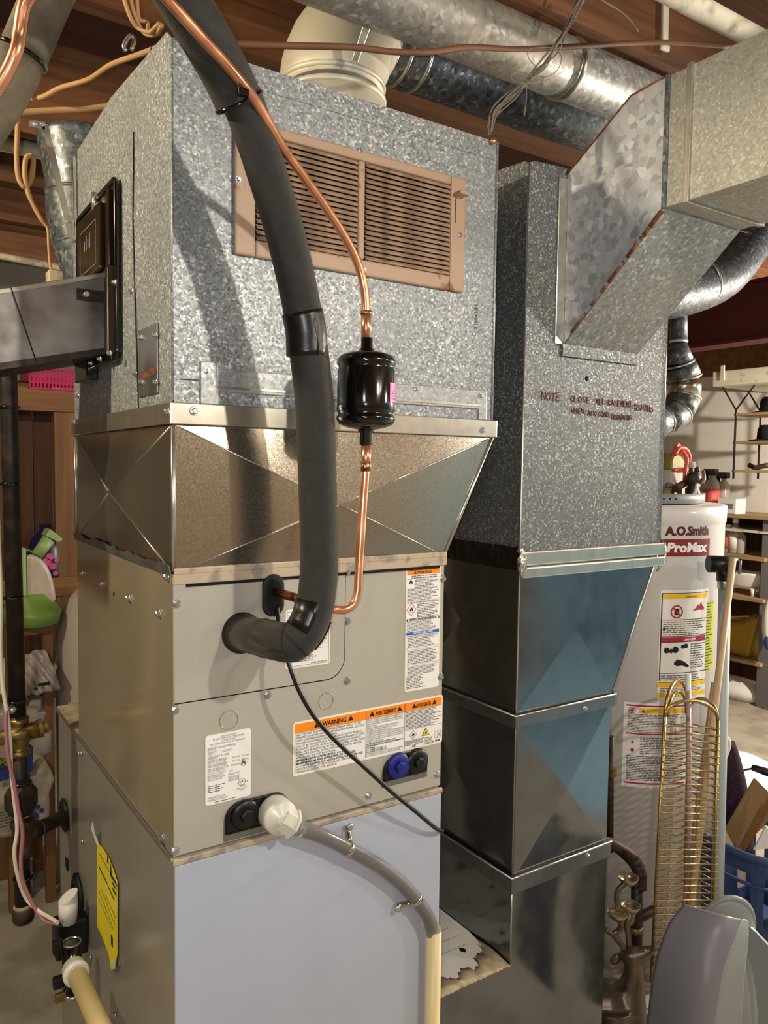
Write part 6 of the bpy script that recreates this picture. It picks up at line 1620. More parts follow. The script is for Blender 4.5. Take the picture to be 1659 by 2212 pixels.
for pts in ([(-.03, -.03, .13), (-.01, -.03, .15), (.02, -.03, .148), (.045, -.025, .13), (.05, -.02, .11)], [(.0, -.03, .145), (.012, -.04, .12), (.006, -.04, .08), (.012, -.035, .04)], [(-.03, -.02, .12), (-.01, -.02, .155), (.03, 0, .158), (.05, .01, .13)], [(-.035, -.03, .086), (0, -.032, .09), (.036, -.03, .086)]):
    MB().tube(spl([c + Vector(q) for q in pts], 5), .0055, 8).build('ribbon', 'ribbon_red', g1)
def figurine():
    f1 = thing('figurine', 'dark brown figurine with a pale stripe leaning on the water heater tray', 'figurine', (1.6277, 0.3756, 1.2766))
    c = Vector((1.6288, 0.3749, 1.2766)); c.z = ZTT
    MB().lathe(c, (0, 0, 1), [(.026, 0), (.024, .01), (.018, .03), (.015, .045), (.020, .052), (.022, .066), (.016, .078), (.006, .083)], 16).build('body', 'figure_brown', f1)
    MB().tube(spl([c + Vector((.03, -.01, .085)), c + Vector((.018, -.022, .062)), c + Vector((.006, -.02, .05))], 4), .005, 8).build('raised_arm', 'tan_pottery', f1)
    MB().tube(spl([c + Vector((-.03, -.012, .0)), c + Vector((-.018, -.02, .028)), c + Vector((-.006, -.016, .05))], 4), .005, 8).build('pale_stripe', 'white', f1)
    MB().ball(c + Vector((.015, 0, .088)), (.008, .008, .010), 10, 8).build('ear', 'figure_brown', f1)
    MB().ball(c + Vector((-.012, 0, .086)), (.007, .007, .009), 10, 8).build('ear', 'figure_brown', f1)
figurine()
f2 = thing('figurine', 'small tan pottery animal with blue top at the tray edge near the duct', 'figurine', (1.5502, 0.4029, 1.2765))
c = Vector((1.5844, 0.4282, 1.2748)); c.z = ZTT
MB().lathe(c, (0, 0, 1), [(.018, 0), (.024, .012), (.022, .028), (.012, .036)], 16).build('body', 'tan_pottery', f2); MB().ball(c + Vector((.004, -.005, .042)), (.016, .012, .010), 12, 8).build('blue_top', 'faint_print', f2)
f3 = thing('figurine', 'small reddish brown figurine with thin legs between the packet and the striped figurine', 'figurine', (1.5981, 0.3952, 1.2761))
c = Vector((1.5970, 0.3959, 1.2761)); c.z = ZTT
MB().tube([c + Vector((-.02, 0, .034)), c + Vector((.022, 0, .050))], [.012, .010], 12).build('body', 'cable_brown', f3)
for q in ((-.018, .008), (-.014, -.008), (.016, .008), (.020, -.008)): MB().tube([c + Vector((q[0], q[1], .036)), c + Vector((q[0] * 1.1, q[1], 0))], .004, 8).build('leg', 'figure_brown', f3)
MB().ball(c + Vector((.028, 0, .062)), (.010, .008, .010), 10, 8).build('head', 'cable_brown', f3)
pbag = thing('plastic_bag', 'frosted clear plastic bag behind the figurines on the tray', 'bag', (1.7782, 0.4921, 1.2762))
c = Vector((1.7408, 0.4690, 1.2777)); c.z = ZTT
rg2 = random.Random(9); mb = MB(); vs = []
for i in range(10):
    for q in range(14):
        t = 2 * math.pi * q / 14; r_ = .045 * math.sin(math.pi * (i + .6) / 10.5) ** .5 * rg2.uniform(.85, 1.1); vs.append(c + Vector((r_ * math.cos(t), r_ * .6 * math.sin(t), .0 + i * .0125)))
mb.add(vs, [(i * 14 + q, i * 14 + (q + 1) % 14, (i + 1) * 14 + (q + 1) % 14, (i + 1) * 14 + q) for i in range(9) for q in range(14)], True); mb.build('bag_film', 'bottle_clear', pbag)

# grey discharge pipe, rods and corroded gas pipe beside the tank
dp = thing('grey_standpipe', 'pale grey upright pipe with a black fitting beside the water heater', 'pipe', (1.5157, 0.1703, 0.2093))
a, b = Vector((1.5181, 0.1942, 1.0824)), Vector((1.4793, 0.1519, 0.1184))
b = Vector((a.x, a.y, .02)); b2 = Vector((1.4832, 0.1586, 0.2501)); b = a + (b2 - a) * 1.25
MB().tube([b, a], .0155, 18).build('pipe', 'grey_conduit', dp)
MB().tube([a + (a - b).normalized() * -.02, a + (a - b).normalized() * .012], .019, 18).build('band', 'zinc', dp)
t_ = Vector((1.5190, 0.1964, 1.1219)); MB().tube([a, t_], .021, 18).build('black_fitting', 'black_plastic', dp); MB().tube([t_ + Vector((-.035, .025, .004)), t_ + Vector((.022, -.015, .004))], .022, 18).build('fitting_arm', 'black_plastic', dp)
MB().tube([(1.5336, 0.1639, 1.1391), (1.5309, 0.1632, 1.1035)], .004, 8).build('lever', 'faint_print', dp)
def rod(label, a, b, r, mat):
    o = MB().tube([a, b], r, 14).build('rod', mat); tag(o, label, 'rod', 'rods leaning in the brass rack')
rod('pale wooden dowel leaning from the grey pipe down into the brass rack', (1.4994, 0.1629, 1.1446), (1.2413, 0.0795, 0.2628), .0088, 'dowel')
rod('dusty rose rod standing in the brass rack left of the dowel', (1.4624, 0.1770, 0.8268), (1.2391, 0.0925, 0.2565), .0078, 'rose_rod')
rw = thing('rod', 'thin rose rod with a white sleeve in the middle of the brass rack', 'rod', (1.2841, 0.0975, 0.2386), 'rods leaning in the brass rack')
MB().tube([(1.3635, 0.1830, 0.8338), (1.2841, 0.0975, 0.2386)], .0062, 14).build('shaft', 'rose_rod', rw)
MB().tube([(1.3623, 0.1846, 0.8628), (1.3620, 0.1775, 0.7594)], .0068, 14).build('white_sleeve', 'white', rw)
cg = thing('corroded_gas_pipe', 'corroded grey gas pipe bending down beside the water heater base', 'pipe', (1.2794, 0.2396, 0.1640))
MB().tube(spl([(1.2066, 0.3063, 0.4268), (1.2357, 0.2860, 0.4120), (1.2646, 0.2651, 0.3867), (1.2753, 0.2439, 0.3569), (1.2762, 0.2400, 0.3103)], 5), [.015] * 8 + [.017] * 13, 16).build('upper_bend', 'rust_iron', cg)
MB().tube([(1.2709, 0.2452, 0.3335), (1.2649, 0.2359, 0.1467)], .0145, 16).build('drop_pipe', 'black_iron', cg)
MB().tube([(1.2644, 0.2412, 0.2167), (1.2651, 0.2397, 0.2027)], .019, 16).build('coupling', 'brass_dull', cg)
MB().tube([(1.2707, 0.2383, 0.2343), (1.3209, 0.2299, 0.2469)], .012, 14).build('branch', 'rust_iron', cg)
MB().tube([(1.2398, 0.3148, 0.6878), (1.2315, 0.2995, 0.3929)], .008, 12).build('rusty_riser', 'rust_iron', cg)
MB().tube([(1.2390, 0.3095, 0.6052), (1.2386, 0.3084, 0.5863)], .013, 8, smooth=False).build('riser_nut', 'brass_dull', cg)

# ------------------------------------------------------------------ brass wire rack
rk = thing('brass_wire_rack', 'tall brass wire rack with many rungs leaning before the water heater', 'wire rack', (1.2635, 0.0934, 0.1568))
LA, LB = Vector((1.1944, 0.1244, 0.7991)), Vector((1.1594, 0.1090, 0.2526))
RA, RB = Vector((1.3328, 0.0793, 0.7794)), Vector((1.3109, 0.0550, 0.2296))
KA, KB = Vector((1.4318, 0.2273, 0.7400)), Vector((1.4104, 0.2009, 0.1652))
ext = 1.12
LB, RB, KB = LA + (LB - LA) * ext, RA + (RB - RA) * ext, KA + (KB - KA) * ext
for nm, a, b in (('post', LA, LB), ('post', RA, RB), ('post', KA, KB)):
    MB().tube([a, b], .0042, 10).build(nm, 'brass_wire', rk)
def arch(a, b, hgt):
    pts = []
    for i in range(13):
        t = math.pi * i / 12; m = (a + b) / 2; h = (a - b) / 2
        pts.append(m + h * math.cos(t) + Vector((0, 0, hgt * math.sin(t))))
    return pts
MB().tube(arch(LA, RA, .042), .0042, 10).build('front_arch', 'brass_wire', rk)
MB().tube(arch(LA, KA, .085), .0042, 10).build('side_arch', 'brass_wire', rk)
MB().tube(arch(LA + (KA - LA) * .12, KA + (LA - KA) * .1, .058), .0036, 10).build('side_arch', 'brass_wire', rk)
MB().tube(arch(KA, RA, .045), .0040, 10).build('side_arch', 'brass_wire', rk)
nr = 34
for i in range(nr):
    t = .03 + .93 * i / nr
    MB().tube([LA.lerp(LB, t) - Vector((.004, .004, 0)), RA.lerp(RB, t) + Vector((.003, -.004, 0))], .0019, 6).build('rung', 'brass_wire', rk)
    MB().tube([LA.lerp(LB, t + .01), KA.lerp(KB, t + .01), RA.lerp(RB, t + .01)], .0017, 6).build('back_rung', 'brass_wire', rk)

# ------------------------------------------------------------------ bronze deer candle holder
de = thing('deer_candle_holder', 'bronze deer figure whose antlers hold three candle cups', 'candle holder', (1.1014, 0.1324, 0.0384))
d_ = 1.80
sk = MB()
px_ = .00107
sk.tube([(1.0293, 0.2099, 0.1193), (1.0653, 0.1862, 0.1220), (1.0890, 0.1590, 0.1293), (1.1052, 0.1365, 0.1323), (1.1096, 0.1220, 0.1393)], [q * px_ for q in (44, 52, 50, 44, 30)], 20)
sk.tube([(1.1088, 0.1342, 0.1345), (1.1167, 0.1316, 0.1719), (1.1219, 0.1305, 0.2040), (1.1224, 0.1318, 0.2285), (1.1201, 0.1344, 0.2434)], [q * px_ for q in (40, 29, 22, 21, 17)], 20)
sk.tube([(1.0971, 0.1503, 0.2516), (1.1077, 0.1429, 0.2475), (1.1179, 0.1303, 0.2487), (1.1290, 0.1174, 0.2563), (1.1383, 0.1060, 0.2670), (1.1448, 0.0985, 0.2732), (1.1475, 0.0945, 0.2756)], [q * px_ for q in (9, 19, 22, 17, 12, 9, 4)], 18)
sk.tube([(1.0653, 0.1392, 0.1372), (1.0605, 0.1264, 0.0812), (1.0786, 0.1107, 0.0291)], [q * px_ for q in (40, 30, 18)], 14)
sk.tube([(1.1059, 0.1239, 0.1308), (1.1054, 0.1086, 0.0798), (1.1128, 0.0989, 0.0114)], [q * px_ for q in (34, 20, 13)], 14)
ob = sk.build('deer_body', 'bronze', de)
rm = ob.modifiers.new('remesh', 'REMESH'); rm.mode = 'VOXEL'; rm.voxel_size = .0045; rm.use_smooth_shade = True
sm_ = ob.modifiers.new('smooth', 'SMOOTH'); sm_.iterations = 6; sm_.factor = .6
ec = Vector((1.0888, 0.1549, 0.2397)); er_ = MB(); er_.ball(ec, (.0195, .008, .0115), 18, 12); er_.tube([ec + Vector((.010, 0, .001)), Vector((1.1058, 0.1439, 0.2443))], [.006, .009], 12); er_.build('ear', 'bronze', de)
MB().ball(Vector((1.0806, 0.1522, 0.2441)), (.0120, .003, .0060), 14, 8).build('inner_ear', 'black_iron', de)
MB().ball((1.1215, 0.1022, 0.2770), .0042, 10, 8).build('eye', 'bronze_cup', de)
MB().ball((1.1392, 0.0908, 0.2815), .0055, 10, 8).build('nose', 'bronze', de)
cups = [((1.1159, 0.1498, 0.4225), .024), ((1.0779, 0.1461, 0.3536), .026), ((1.1270, 0.1496, 0.3530), .024)]
for c, r in cups:
    MB().lathe(Vector(c) - Vector((0, 0, .014)), (0, 0, 1), [(.005, -.002), (.010, .001), (r * .75, .009), (r, .020), (r * .97, .021), (r * .78, .013), (r * .4, .008), (.002, .0065)], 28).build('candle_cup', 'bronze_cup', de)
for pts, rr_ in (([(1.0973, 0.1393, 0.2685), (1.0845, 0.1492, 0.2895), (1.0768, 0.1552, 0.3021), (1.0859, 0.1498, 0.3108), (1.0884, 0.1433, 0.3265), (1.0834, 0.1476, 0.3402)], .006), ([(1.0777, 0.1545, 0.3000), (1.0689, 0.1608, 0.3062), (1.0620, 0.1658, 0.3125)], .0055), ([(1.1135, 0.1405, 0.2678), (1.1131, 0.1426, 0.2945), (1.1101, 0.1463, 0.3179), (1.1148, 0.1441, 0.3318), (1.1226, 0.1455, 0.3397)], .0065),
             ([(1.0956, 0.1580, 0.3475), (1.0926, 0.1619, 0.3741), (1.0948, 0.1619, 0.3955), (1.1049, 0.1562, 0.4095), (1.1140, 0.1507, 0.4161)], .006), ([(1.1127, 0.1444, 0.3158), (1.1218, 0.1391, 0.3266), (1.1280, 0.1420, 0.3398)], .0055)):
    MB().tube(spl(pts, 5), rr_, 10).build('antler', 'bronze', de)

# ------------------------------------------------------------------ grey moulded plastic chairs at the lower right
pc1 = thing('moulded_plastic_chair', 'large grey moulded plastic chair back filling the lower right corner', 'chair', (0.9731, -0.1318, 0.1995), 'grey plastic chairs')
Ledge = spl([(0.8885, -0.0733, 0.2337), (0.8931, -0.0822, 0.3209), (0.8979, -0.0862, 0.3949), (0.9102, -0.0900, 0.4567), (0.9340, -0.0962, 0.5069), (0.9654, -0.1032, 0.5326)], 5)
Redge = spl([(0.9064, -0.1999, 0.3108), (0.9164, -0.2012, 0.3856), (0.9380, -0.1987, 0.4540), (0.9706, -0.1936, 0.4921), (1.0002, -0.1876, 0.5144), (1.0263, -0.1802, 0.5245)], 5)
n_ = len(Ledge) - 1
def sheet1(u, v):
    i = v * n_; j = min(int(i), n_ - 1); f = i - j
    a = Ledge[j].lerp(Ledge[j + 1], f); b = Redge[j].lerp(Redge[j + 1], f)
    p = a.lerp(b, u)
    top = Vector((0, 0, .012 * math.sin(math.pi * u) * v))
    return p + Vector((-.03, -.05, 0)) * math.sin(math.pi * u) * (.8 - .3 * v) + top
MB().grid(sheet1, 24, 30).build('back_shell', 'grey_plastic', pc1, solid=.006)
Fe = spl([(0.9810, -0.2149, 0.2889), (0.9855, -0.2124, 0.3653), (1.0006, -0.2055, 0.4351), (1.0199, -0.1973, 0.4772), (1.0312, -0.1913, 0.4989), (1.0394, -0.1839, 0.5104)], 5)
def sheet2(u, v):
    i = v * n_; j = min(int(i), n_ - 1); f = i - j
    a = Redge[j].lerp(Redge[j + 1], f); b = Fe[j].lerp(Fe[j + 1], f)
    return a.lerp(b, u) + Vector((.01, .0, 0)) * math.sin(math.pi * u)
MB().grid(sheet2, 8, 30).build('side_flange', 'pale_grey_plastic', pc1, solid=.006)
pc2 = thing('moulded_plastic_chair', 'paler plastic chair with rounded top standing behind the large grey one', 'chair', (1.1574, -0.1163, 0.1073), 'grey plastic chairs')
def sheet3(u, v):
    ang_ = math.pi * (u - .5)
    cx = Vector((1.1179, -0.0916, 0.4258)); ax = (Vector((1.1654, -0.1231, 0.4266)) - cx); 
    base = cx + ax * (math.sin(ang_) * 1.0) + Vector((0, 0, .085 * math.cos(ang_)))
    low_ = Vector((1.1080, -0.1045, 0.1508)) + ax * (math.sin(ang_) * 1.4)
    p = low_.lerp(base, v)
    return p + Vector((-.04, -.05, 0)) * math.cos(ang_) * (1 - .55 * v)
MB().grid(sheet3, 26, 24).build('back_shell', 'pale_grey_plastic', pc2, solid=.006)
MB().tube([sheet3(i / 24, 1.0) for i in range(25)], .006, 8).build('rolled_rim', 'pale_grey_plastic', pc2)
# arm panel with the oval opening at the far right
pn = MB()
fmP = flat_map((1.1040, -0.1444, 0.2279), Vector((1.1232, -0.2261, 0.2729)) - Vector((1.1040, -0.1444, 0.2279)), Vector((1.1090, -0.1314, 0.4590)) - Vector((1.1040, -0.1444, 0.2279)), (0, -1, 0))
outer = [(-.1, -.3), (1.2, -.3), (1.2, .62), (.65, .80), (.25, .98), (.05, 1.0), (-.1, .9)]
ns_ = 40; oc = []; ic = []
cu_, cv_ = .12, .28
for i in range(ns_):
    t = 2 * math.pi * i / ns_
    dx, dy = math.cos(t), math.sin(t)
    ic.append((cu_ + .26 * dx * (1 - .25 * dy), cv_ + .46 * dy))
    best = 9
    for q in range(len(outer)):
        (x1_, y1_), (x2_, y2_) = outer[q], outer[(q + 1) % len(outer)]
        den = dx * (y2_ - y1_) - dy * (x2_ - x1_)
        if abs(den) < 1e-9: continue
        s__ = ((x1_ - cu_) * (y2_ - y1_) - (y1_ - cv_) * (x2_ - x1_)) / den; w__ = ((x1_ - cu_) * dy - (y1_ - cv_) * dx) / den
        if s__ > 0 and -1e-6 <= w__ <= 1 + 1e-6: best = min(best, s__)
    oc.append((cu_ + dx * best, cv_ + dy * best))
for i in range(ns_):
    j = (i + 1) % ns_
    poly2(pn, fmP, [ic[i], oc[i], oc[j], ic[j]], 0)
pn.build('arm_panel', 'pale_grey_plastic', pc2, solid=.006)
db = MB(); poly2(db, fmP, [(a * 1.0, b) for a, b in ic], -.06); db.build('inner_shell', 'grey_plastic', pc2, solid=.003)

# ------------------------------------------------------------------ laundry basket and its contents
lbk = thing('laundry_basket', 'blue plastic laundry basket full of cardboard behind the brass rack', 'laundry basket', (1.6928, 0.1584, 0.0013))
bc = Vector((1.7750, 0.2025, 0.2070)); zr_ = (1.5647, 0.1488, 0.3655)[2]; zb_f = .05
def bring(z, s): return [(bc.x + .21 * s * math.copysign(abs(math.cos(t)) ** .5, math.cos(t)), bc.y + .16 * s * math.copysign(abs(math.sin(t)) ** .5, math.sin(t)), z) for t in (2 * math.pi * i / 48 for i in range(48))]
mb = MB()
lev = [(zb_f, .84), (zb_f + .04, .86), (zr_ - .12, .94), (zr_ - .05, .97), (zr_, 1.0)]
for z, s in lev: mb.v += bring(z, s)
for i in range(len(lev) - 1):
    for q in range(48):
        if i in (1, 2) and (q // 2) % 2 == 0: continue
        mb.f.append((i * 48 + q, i * 48 + (q + 1) % 48, (i + 1) * 48 + (q + 1) % 48, (i + 1) * 48 + q)); mb.sm.append(False)
mb.f.append(tuple(range(48))[::-1]); mb.sm.append(False)
mb.build('basket_wall', 'basket_blue', lbk, solid=.004)
MB().tube(bring(zr_, 1.02), .010, 8, closed=True).build('rim', 'basket_blue', lbk)
MB().tube(bring(zr_ - .08, .965), .005, 6, closed=True).build('band', 'basket_blue', lbk)
def board(label, pts, ext, mat='cardboard', tape=None):
    k = thing('cardboard_piece', label, 'cardboard', pts[0], 'cardboard in the laundry basket')
    MB().prism(pts, ext).build('sheet', mat, k)
    if tape: MB().prism(tape, Vector(ext) * .3).build('tape_strip', 'card_tape', k)
board('large brown cardboard flap standing in the blue laundry basket', [(1.6088, 0.1781, 0.3436), (1.6312, 0.2373, 0.3714), (1.7415, 0.2215, 0.5014), (1.7459, 0.1429, 0.4524)], (0.004, .006, 0), 'cardboard', [(1.6121, 0.1644, 0.3511), (1.6019, 0.1718, 0.3609), (1.6944, 0.1550, 0.4793), (1.7035, 0.1476, 0.4606)])
board('dark narrow cardboard flap against the left inside of the laundry basket', [(1.5573, 0.2137, 0.3651), (1.6027, 0.1823, 0.3460), (1.6071, 0.2312, 0.3995), (1.5947, 0.2404, 0.4120)], (0.003, .005, 0))
pw = thing('crumpled_paper', 'white crumpled paper at the right in the laundry basket', 'paper', (1.6632, 0.1430, 0.3569))
MB().prism([(1.6224, 0.1461, 0.3587), (1.6696, 0.1427, 0.4129), (1.7056, 0.1176, 0.3948), (1.6660, 0.0944, 0.3767)], (.004, .005, 0)).build('sheet', 'paper', pw)
pb2 = thing('fuzzy_purple_bag', 'dark purple fuzzy bag with a cream handle behind the rack', 'bag', (1.7289, 0.2792, 0.3501))
fb2 = MB(); c0 = [(1.7789, 0.2998, 0.2594), (1.7834, 0.3006, 0.3140), (1.7849, 0.3045, 0.3821), (1.7818, 0.3113, 0.4502), (1.7753, 0.3204, 0.5183), (1.7684, 0.3284, 0.5658)]
fb2.tube(spl(c0, 4), [.055 - .0016 * i for i in range(21)], 24); o_ = fb2.build('bag_body', 'purple_fuzzy', pb2)
MB().tube(spl([(1.6352, 0.2649, 0.6302), (1.6459, 0.2577, 0.6278), (1.6542, 0.2513, 0.6151), (1.6516, 0.2515, 0.5945), (1.6333, 0.2599, 0.5402)], 5), .007, 8).build('handle', 'wire_white', pb2)
wb2 = thing('white_basin', 'white plastic basin lying behind the laundry basket with a black handle across', 'basin', (2.2368, 0.4782, 0.2760))
MB().lathe((2.1605, 0.4098, 0.2937), (.1, -.5, .8), [(.05, -.10), (.12, -.06), (.17, .0), (.18, .004), (.17, .008), (.11, -.04), (.02, -.07)], 36).build('basin_body', 'white', wb2)
bh = MB().tube([(1.9245, 0.3374, 0.4566), (1.9283, 0.2748, 0.4569)], [.010, .013], 12).build('black_handle', 'black_plastic'); tag(bh, 'black tool handle with a wire lying over the white basin', 'tool handle')
wire('thin_cord', 'thin dark cord running to the black handle on the floor', 'cord', [(1.9735, 0.4213, 0.4032), (1.9458, 0.3814, 0.4285), (1.9244, 0.3372, 0.4538)], .003, 'black_plastic')

# ------------------------------------------------------------------ storage shelves along the right wall
ss = thing('storage_shelving', 'tall wooden storage shelving full of odds and ends along the right wall', 'shelving', (4.1, 1.6, 0))
SX0 = 3.92
levels = [(3.9200, 1.6498, 1.1115)[2], (3.9200, 1.6396, 0.8734)[2], (3.9200, 1.6294, 0.6347)[2], (3.9200, 1.6135, 0.2647)[2], (3.9200, 1.6009, -0.0301)[2]]
ye = (3.9200, 1.4928, 0.6229)[1]; y_e2 = (3.9200, 1.5264, 0.8851)[1]
MB().box((SX0, .9, levels[0] - .022), (4.29, 2.7, levels[0])).build('shelf_board', 'shelf_wood', ss, bevel=.003)
for z in levels[1:]:
    MB().box((SX0, ye, z - .022), (4.29, 2.7, z)).build('shelf_board', 'shelf_wood', ss, bevel=.003)
zw = (3.9200, 1.6460, 1.0223)[2]
MB().box((SX0 + .02, 1.0, zw - .012), (4.29, 2.7, zw)).build('glass_shelf', 'white_paint_old', ss)
MB().box((SX0 + .03, ye - .05, 0), (SX0 + .13, ye + .04, levels[0] - .022)).build('post', 'grey_post', ss, bevel=.004)
MB().box((4.27, ye, 0), (4.295, 2.7, levels[0] - .03)).build('back_panel', 'dark_board', ss)
MB().box((4.0, 2.6, 0), (4.29, 2.63, levels[0] - .03)).build('side_panel', 'dark_board', ss)
def bottle(label, base, r, h, mat, cap, lab=None, spray=False, group=None):
    k = thing('bottle', label, 'bottle', base, group)
    MB().lathe(base, (0, 0, 1), [(r * .95, 0), (r, .006), (r, h * .60), (r * .8, h * .72), (r * .38, h * .80), (r * .38, h * .88)], 18).build('body', mat, k)
    if lab: MB().lathe(Vector(base) + Vector((0, 0, h * .14)), (0, 0, 1), [(r * 1.02, 0), (r * 1.02, h * .40)], 18).build('label', lab, k)
    if spray:
        c = Vector(base) + Vector((0, 0, h * .88))
        MB().box(c + Vector((-.02, -.03, -.004)), c + Vector((.02, .055, h * .14))).build('spray_head', cap, k, bevel=.005)
        MB().box(c + Vector((-.008, .03, -h * .22)), c + Vector((.008, .048, 0))).build('trigger', cap, k, bevel=.004)
    else:
        MB().lathe(Vector(base) + Vector((0, 0, h * .86)), (0, 0, 1), [(r * .45, 0), (r * .45, h * .13), (r * .3, h * .14)], 14).build('cap', cap, k)
zt_s = levels[0] + .001
b0 = (4.0500, 1.9275, 1.1556); bottle('tall clear spray bottle with red label and black trigger on the top shelf', (4.05, b0[1], zt_s), .048, .26, 'bottle_clear', 'hat_black', 'bottle_red', True)
b0 = (4.1500, 2.0735, 1.1469); bottle('clear bottle with pale label left of the spray bottle', (4.12, (4.1200, 2.0497, 1.1485)[1], zt_s), .040, .20, 'bottle_clear', 'hat_black', 'paper', True)
bottle('smoky clear bottle with a blue-white glint right of the spray bottle', (4.12, (4.1200, 1.8942, 1.1560)[1], zt_s), .038, .24, 'bottle_clear', 'hat_black', None, True)
cbx = thing('small_white_box', 'small white box with printed panel on the top shelf', 'box', (3.96, (3.9500, 1.7478, 1.1659)[1], zt_s))
yb0 = (3.9500, 1.7478, 1.1659)[1]; MB().box((3.93, yb0 - .06, zt_s), (4.03, yb0 + .06, zt_s + .09)).build('box_body', 'paper', cbx, bevel=.003); MB().box((3.9292, yb0 - .04, zt_s + .03), (3.9299, yb0 + .04, zt_s + .06)).build('print', 'faint_print', cbx)
for i, (px, r, h, m, lb_, txt) in enumerate(((1556, .04, .19, 'bottle_clear', 'bottle_red', 'clear bottle with red label nearest the tank on the second shelf'), (1573, .036, .17, 'bottle_clear', 'bottle_red', 'bottle with faded red label in the middle of the second shelf'), (1587, .04, .21, 'bottle_clear', 'paper', 'tall clear bottle with white label on the second shelf'), (1600, .03, .15, 'bottle_clear', None, 'small empty bottle at the right on the second shelf'))):
    bottle(txt, (4.02, [(4.0200, 1.8360, 0.8764)[1], (4.0200, 1.7837, 0.8816)[1], (4.0200, 1.7414, 0.8857)[1], (4.0200, 1.7027, 0.8895)[1]][i], levels[1] + .001), r, h, m, 'white', lb_, False, 'bottles on the second shelf')
tub = thing('toy_bathtub', 'small cream toy bathtub on the third shelf', 'toy', (4.0, (4.0000, 1.6790, 0.6292)[1], levels[2]))
yt_ = (4.0000, 1.6808, 0.6707)[1]
mbt = MB(); vs = []; N_ = 28
for z, s in ((.035, .55), (.06, .75), (.12, 1.0), (.135, 1.06), (.13, .98), (.06, .6)):
    vs += [(4.02 + .07 * s * math.cos(2 * math.pi * i / N_), yt_ + .16 * s * math.sin(2 * math.pi * i / N_), levels[2] + z) for i in range(N_)]
mbt.add(vs, [(i * N_ + q, i * N_ + (q + 1) % N_, (i + 1) * N_ + (q + 1) % N_, (i + 1) * N_ + q) for i in range(5) for q in range(N_)], True); mbt.f.append(tuple(range(N_))[::-1]); mbt.sm.append(False); mbt.build('tub_body', 'paper', tub)
for sx in (-.04, .04):
    for sy in (-.09, .09): MB().lathe((4.02 + sx, yt_ + sy, levels[2]), (0, 0, 1), [(.010, 0), (.014, .02), (.018, .045)], 10).build('foot', 'paper', tub)
yb_c = (4.0000, 1.6985, 0.2475)[1]
yb2 = thing('yellow_bag', 'yellow plastic bag on the fourth shelf behind the grey pipe', 'bag', (4.0, yb_c, levels[3]))
MB().prism([(3.97, yb_c - .10, levels[3] + .001), (3.97, yb_c + .30, levels[3] + .001), (3.97, yb_c + .32, levels[3] + .24), (3.97, yb_c + .05, levels[3] + .22), (3.97, yb_c - .16, levels[3] + .27)], (.14, 0, 0)).build('bag_body', 'yellow_bag', yb2, bevel=.02)
MB().tube(spl([(3.965, yb_c + .10, levels[3] + .22), (3.96, yb_c + .05, levels[3] + .19), (3.962, yb_c - .05, levels[3] + .21), (3.965, yb_c - .14, levels[3] + .26)], 5), .012, 8).build('dark_fold', 'cardboard', yb2)
pw2 = thing('cushion', 'pale cushion on the lowest shelf behind the grey pipe', 'cushion', (4.0, (4.0000, 1.7105, -0.0387)[1], levels[4]))
MB().ball((4.05, (4.0000, 1.7346, -0.0451)[1], levels[4] + .075), (.12, .26, .074), 24, 14).build('cushion_body', 'paper', pw2)
wt2 = thing('white_cloth_bundle', 'white and blue cloth bundle at the far right edge of the shelves', 'cloth', (3.8500, 1.3905, 0.4627))
MB().ball((3.8500, 1.3934, 0.5273), (.06, .05, .16), 18, 12).build('cloth', 'white', wt2); MB().ball((3.8200, 1.3928, 0.4266), (.03, .02, .05), 12, 8).build('blue_fold', 'bag_blue', wt2)

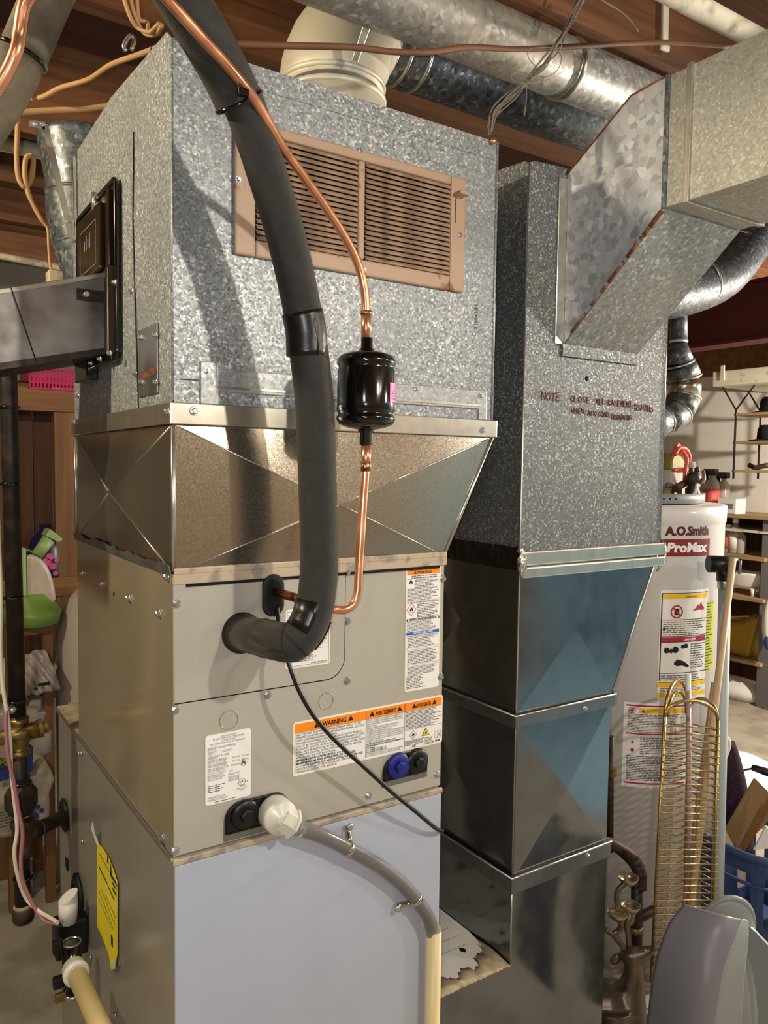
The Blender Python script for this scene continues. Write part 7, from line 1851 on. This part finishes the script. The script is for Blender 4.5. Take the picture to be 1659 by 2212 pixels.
# ------------------------------------------------------------------ hanging wire shelf with hats
hg = thing('hanging_wire_shelf', 'black wire hanging shelf with pale boards on the white wall at right', 'shelf', (3.7500, 1.5555, 1.3861))
HXs = 3.78
tops = [(3.7800, 1.6154, 1.6920), (3.7800, 1.6087, 1.5352), (3.7800, 1.6018, 1.3728)]
yl, yr_ = (3.7800, 1.6290, 1.5434)[1], (3.7800, 1.3150, 1.5369)[1]
for p in tops:
    MB().box((HXs, yr_, p[2] - .014), (HXs + .26, yl, p[2])).build('board', 'shelf_wood', hg, bevel=.002)
zt_h = tops[0][2]; zb_h = tops[2][2]
for y in (yl - .01, yr_ + .02):
    for x in (HXs + .004, HXs + .25):
        MB().tube([(x, y, zb_h - .05), (x, y, zt_h + .03)], .006, 8).build('upright', 'hat_black', hg)
apex = Vector((HXs + .13, (yl + yr_) / 2, zt_h + .34))
for y in (yl - .01, yr_ + .02):
    for x in (HXs + .004, HXs + .25):
        MB().tube([(x, y, zt_h + .02), (x, y + .13 * (1 if y > 1 else -1), zt_h + .22)], .005, 8).build('brace', 'hat_black', hg)
        MB().tube([(x, y, zt_h + .02), (x, y - .16, zt_h + .22)], .005, 8).build('brace', 'hat_black', hg)
def hat(label, c, r):
    k = thing('hat', label, 'hat', c, 'black hats on the hanging shelf')
    MB().lathe(c, (0, 0, 1), [(r, 0), (r * 1.02, .006), (r * .62, .014), (r * .58, .07), (r * .45, .09), (r * .1, .085)], 28).build('felt', 'hat_black', k)
hat('black felt hat on the top board of the hanging shelf', (HXs + .13, (3.9000, 1.4844, 1.6991)[1], tops[0][2] + .001), .10)
hat('black felt hat on the middle board of the hanging shelf', (HXs + .13, (3.9000, 1.4938, 1.5442)[1], tops[1][2] + .001), .10)
dw = thing('driftwood', 'dark twisted driftwood piece on the lowest board of the hanging shelf', 'ornament', (HXs + .1, (3.8800, 1.5243, 1.3876)[1], tops[2][2]))
MB().tube(spl([(HXs + .1, (3.8800, 1.5857, 1.3924)[1], tops[2][2] + .03), (HXs + .1, (3.8800, 1.5466, 1.3927)[1], tops[2][2] + .015), (HXs + .12, (3.8800, 1.4836, 1.3932)[1], tops[2][2] + .03)], 5), .014, 8).build('branch', 'figure_brown', dw)
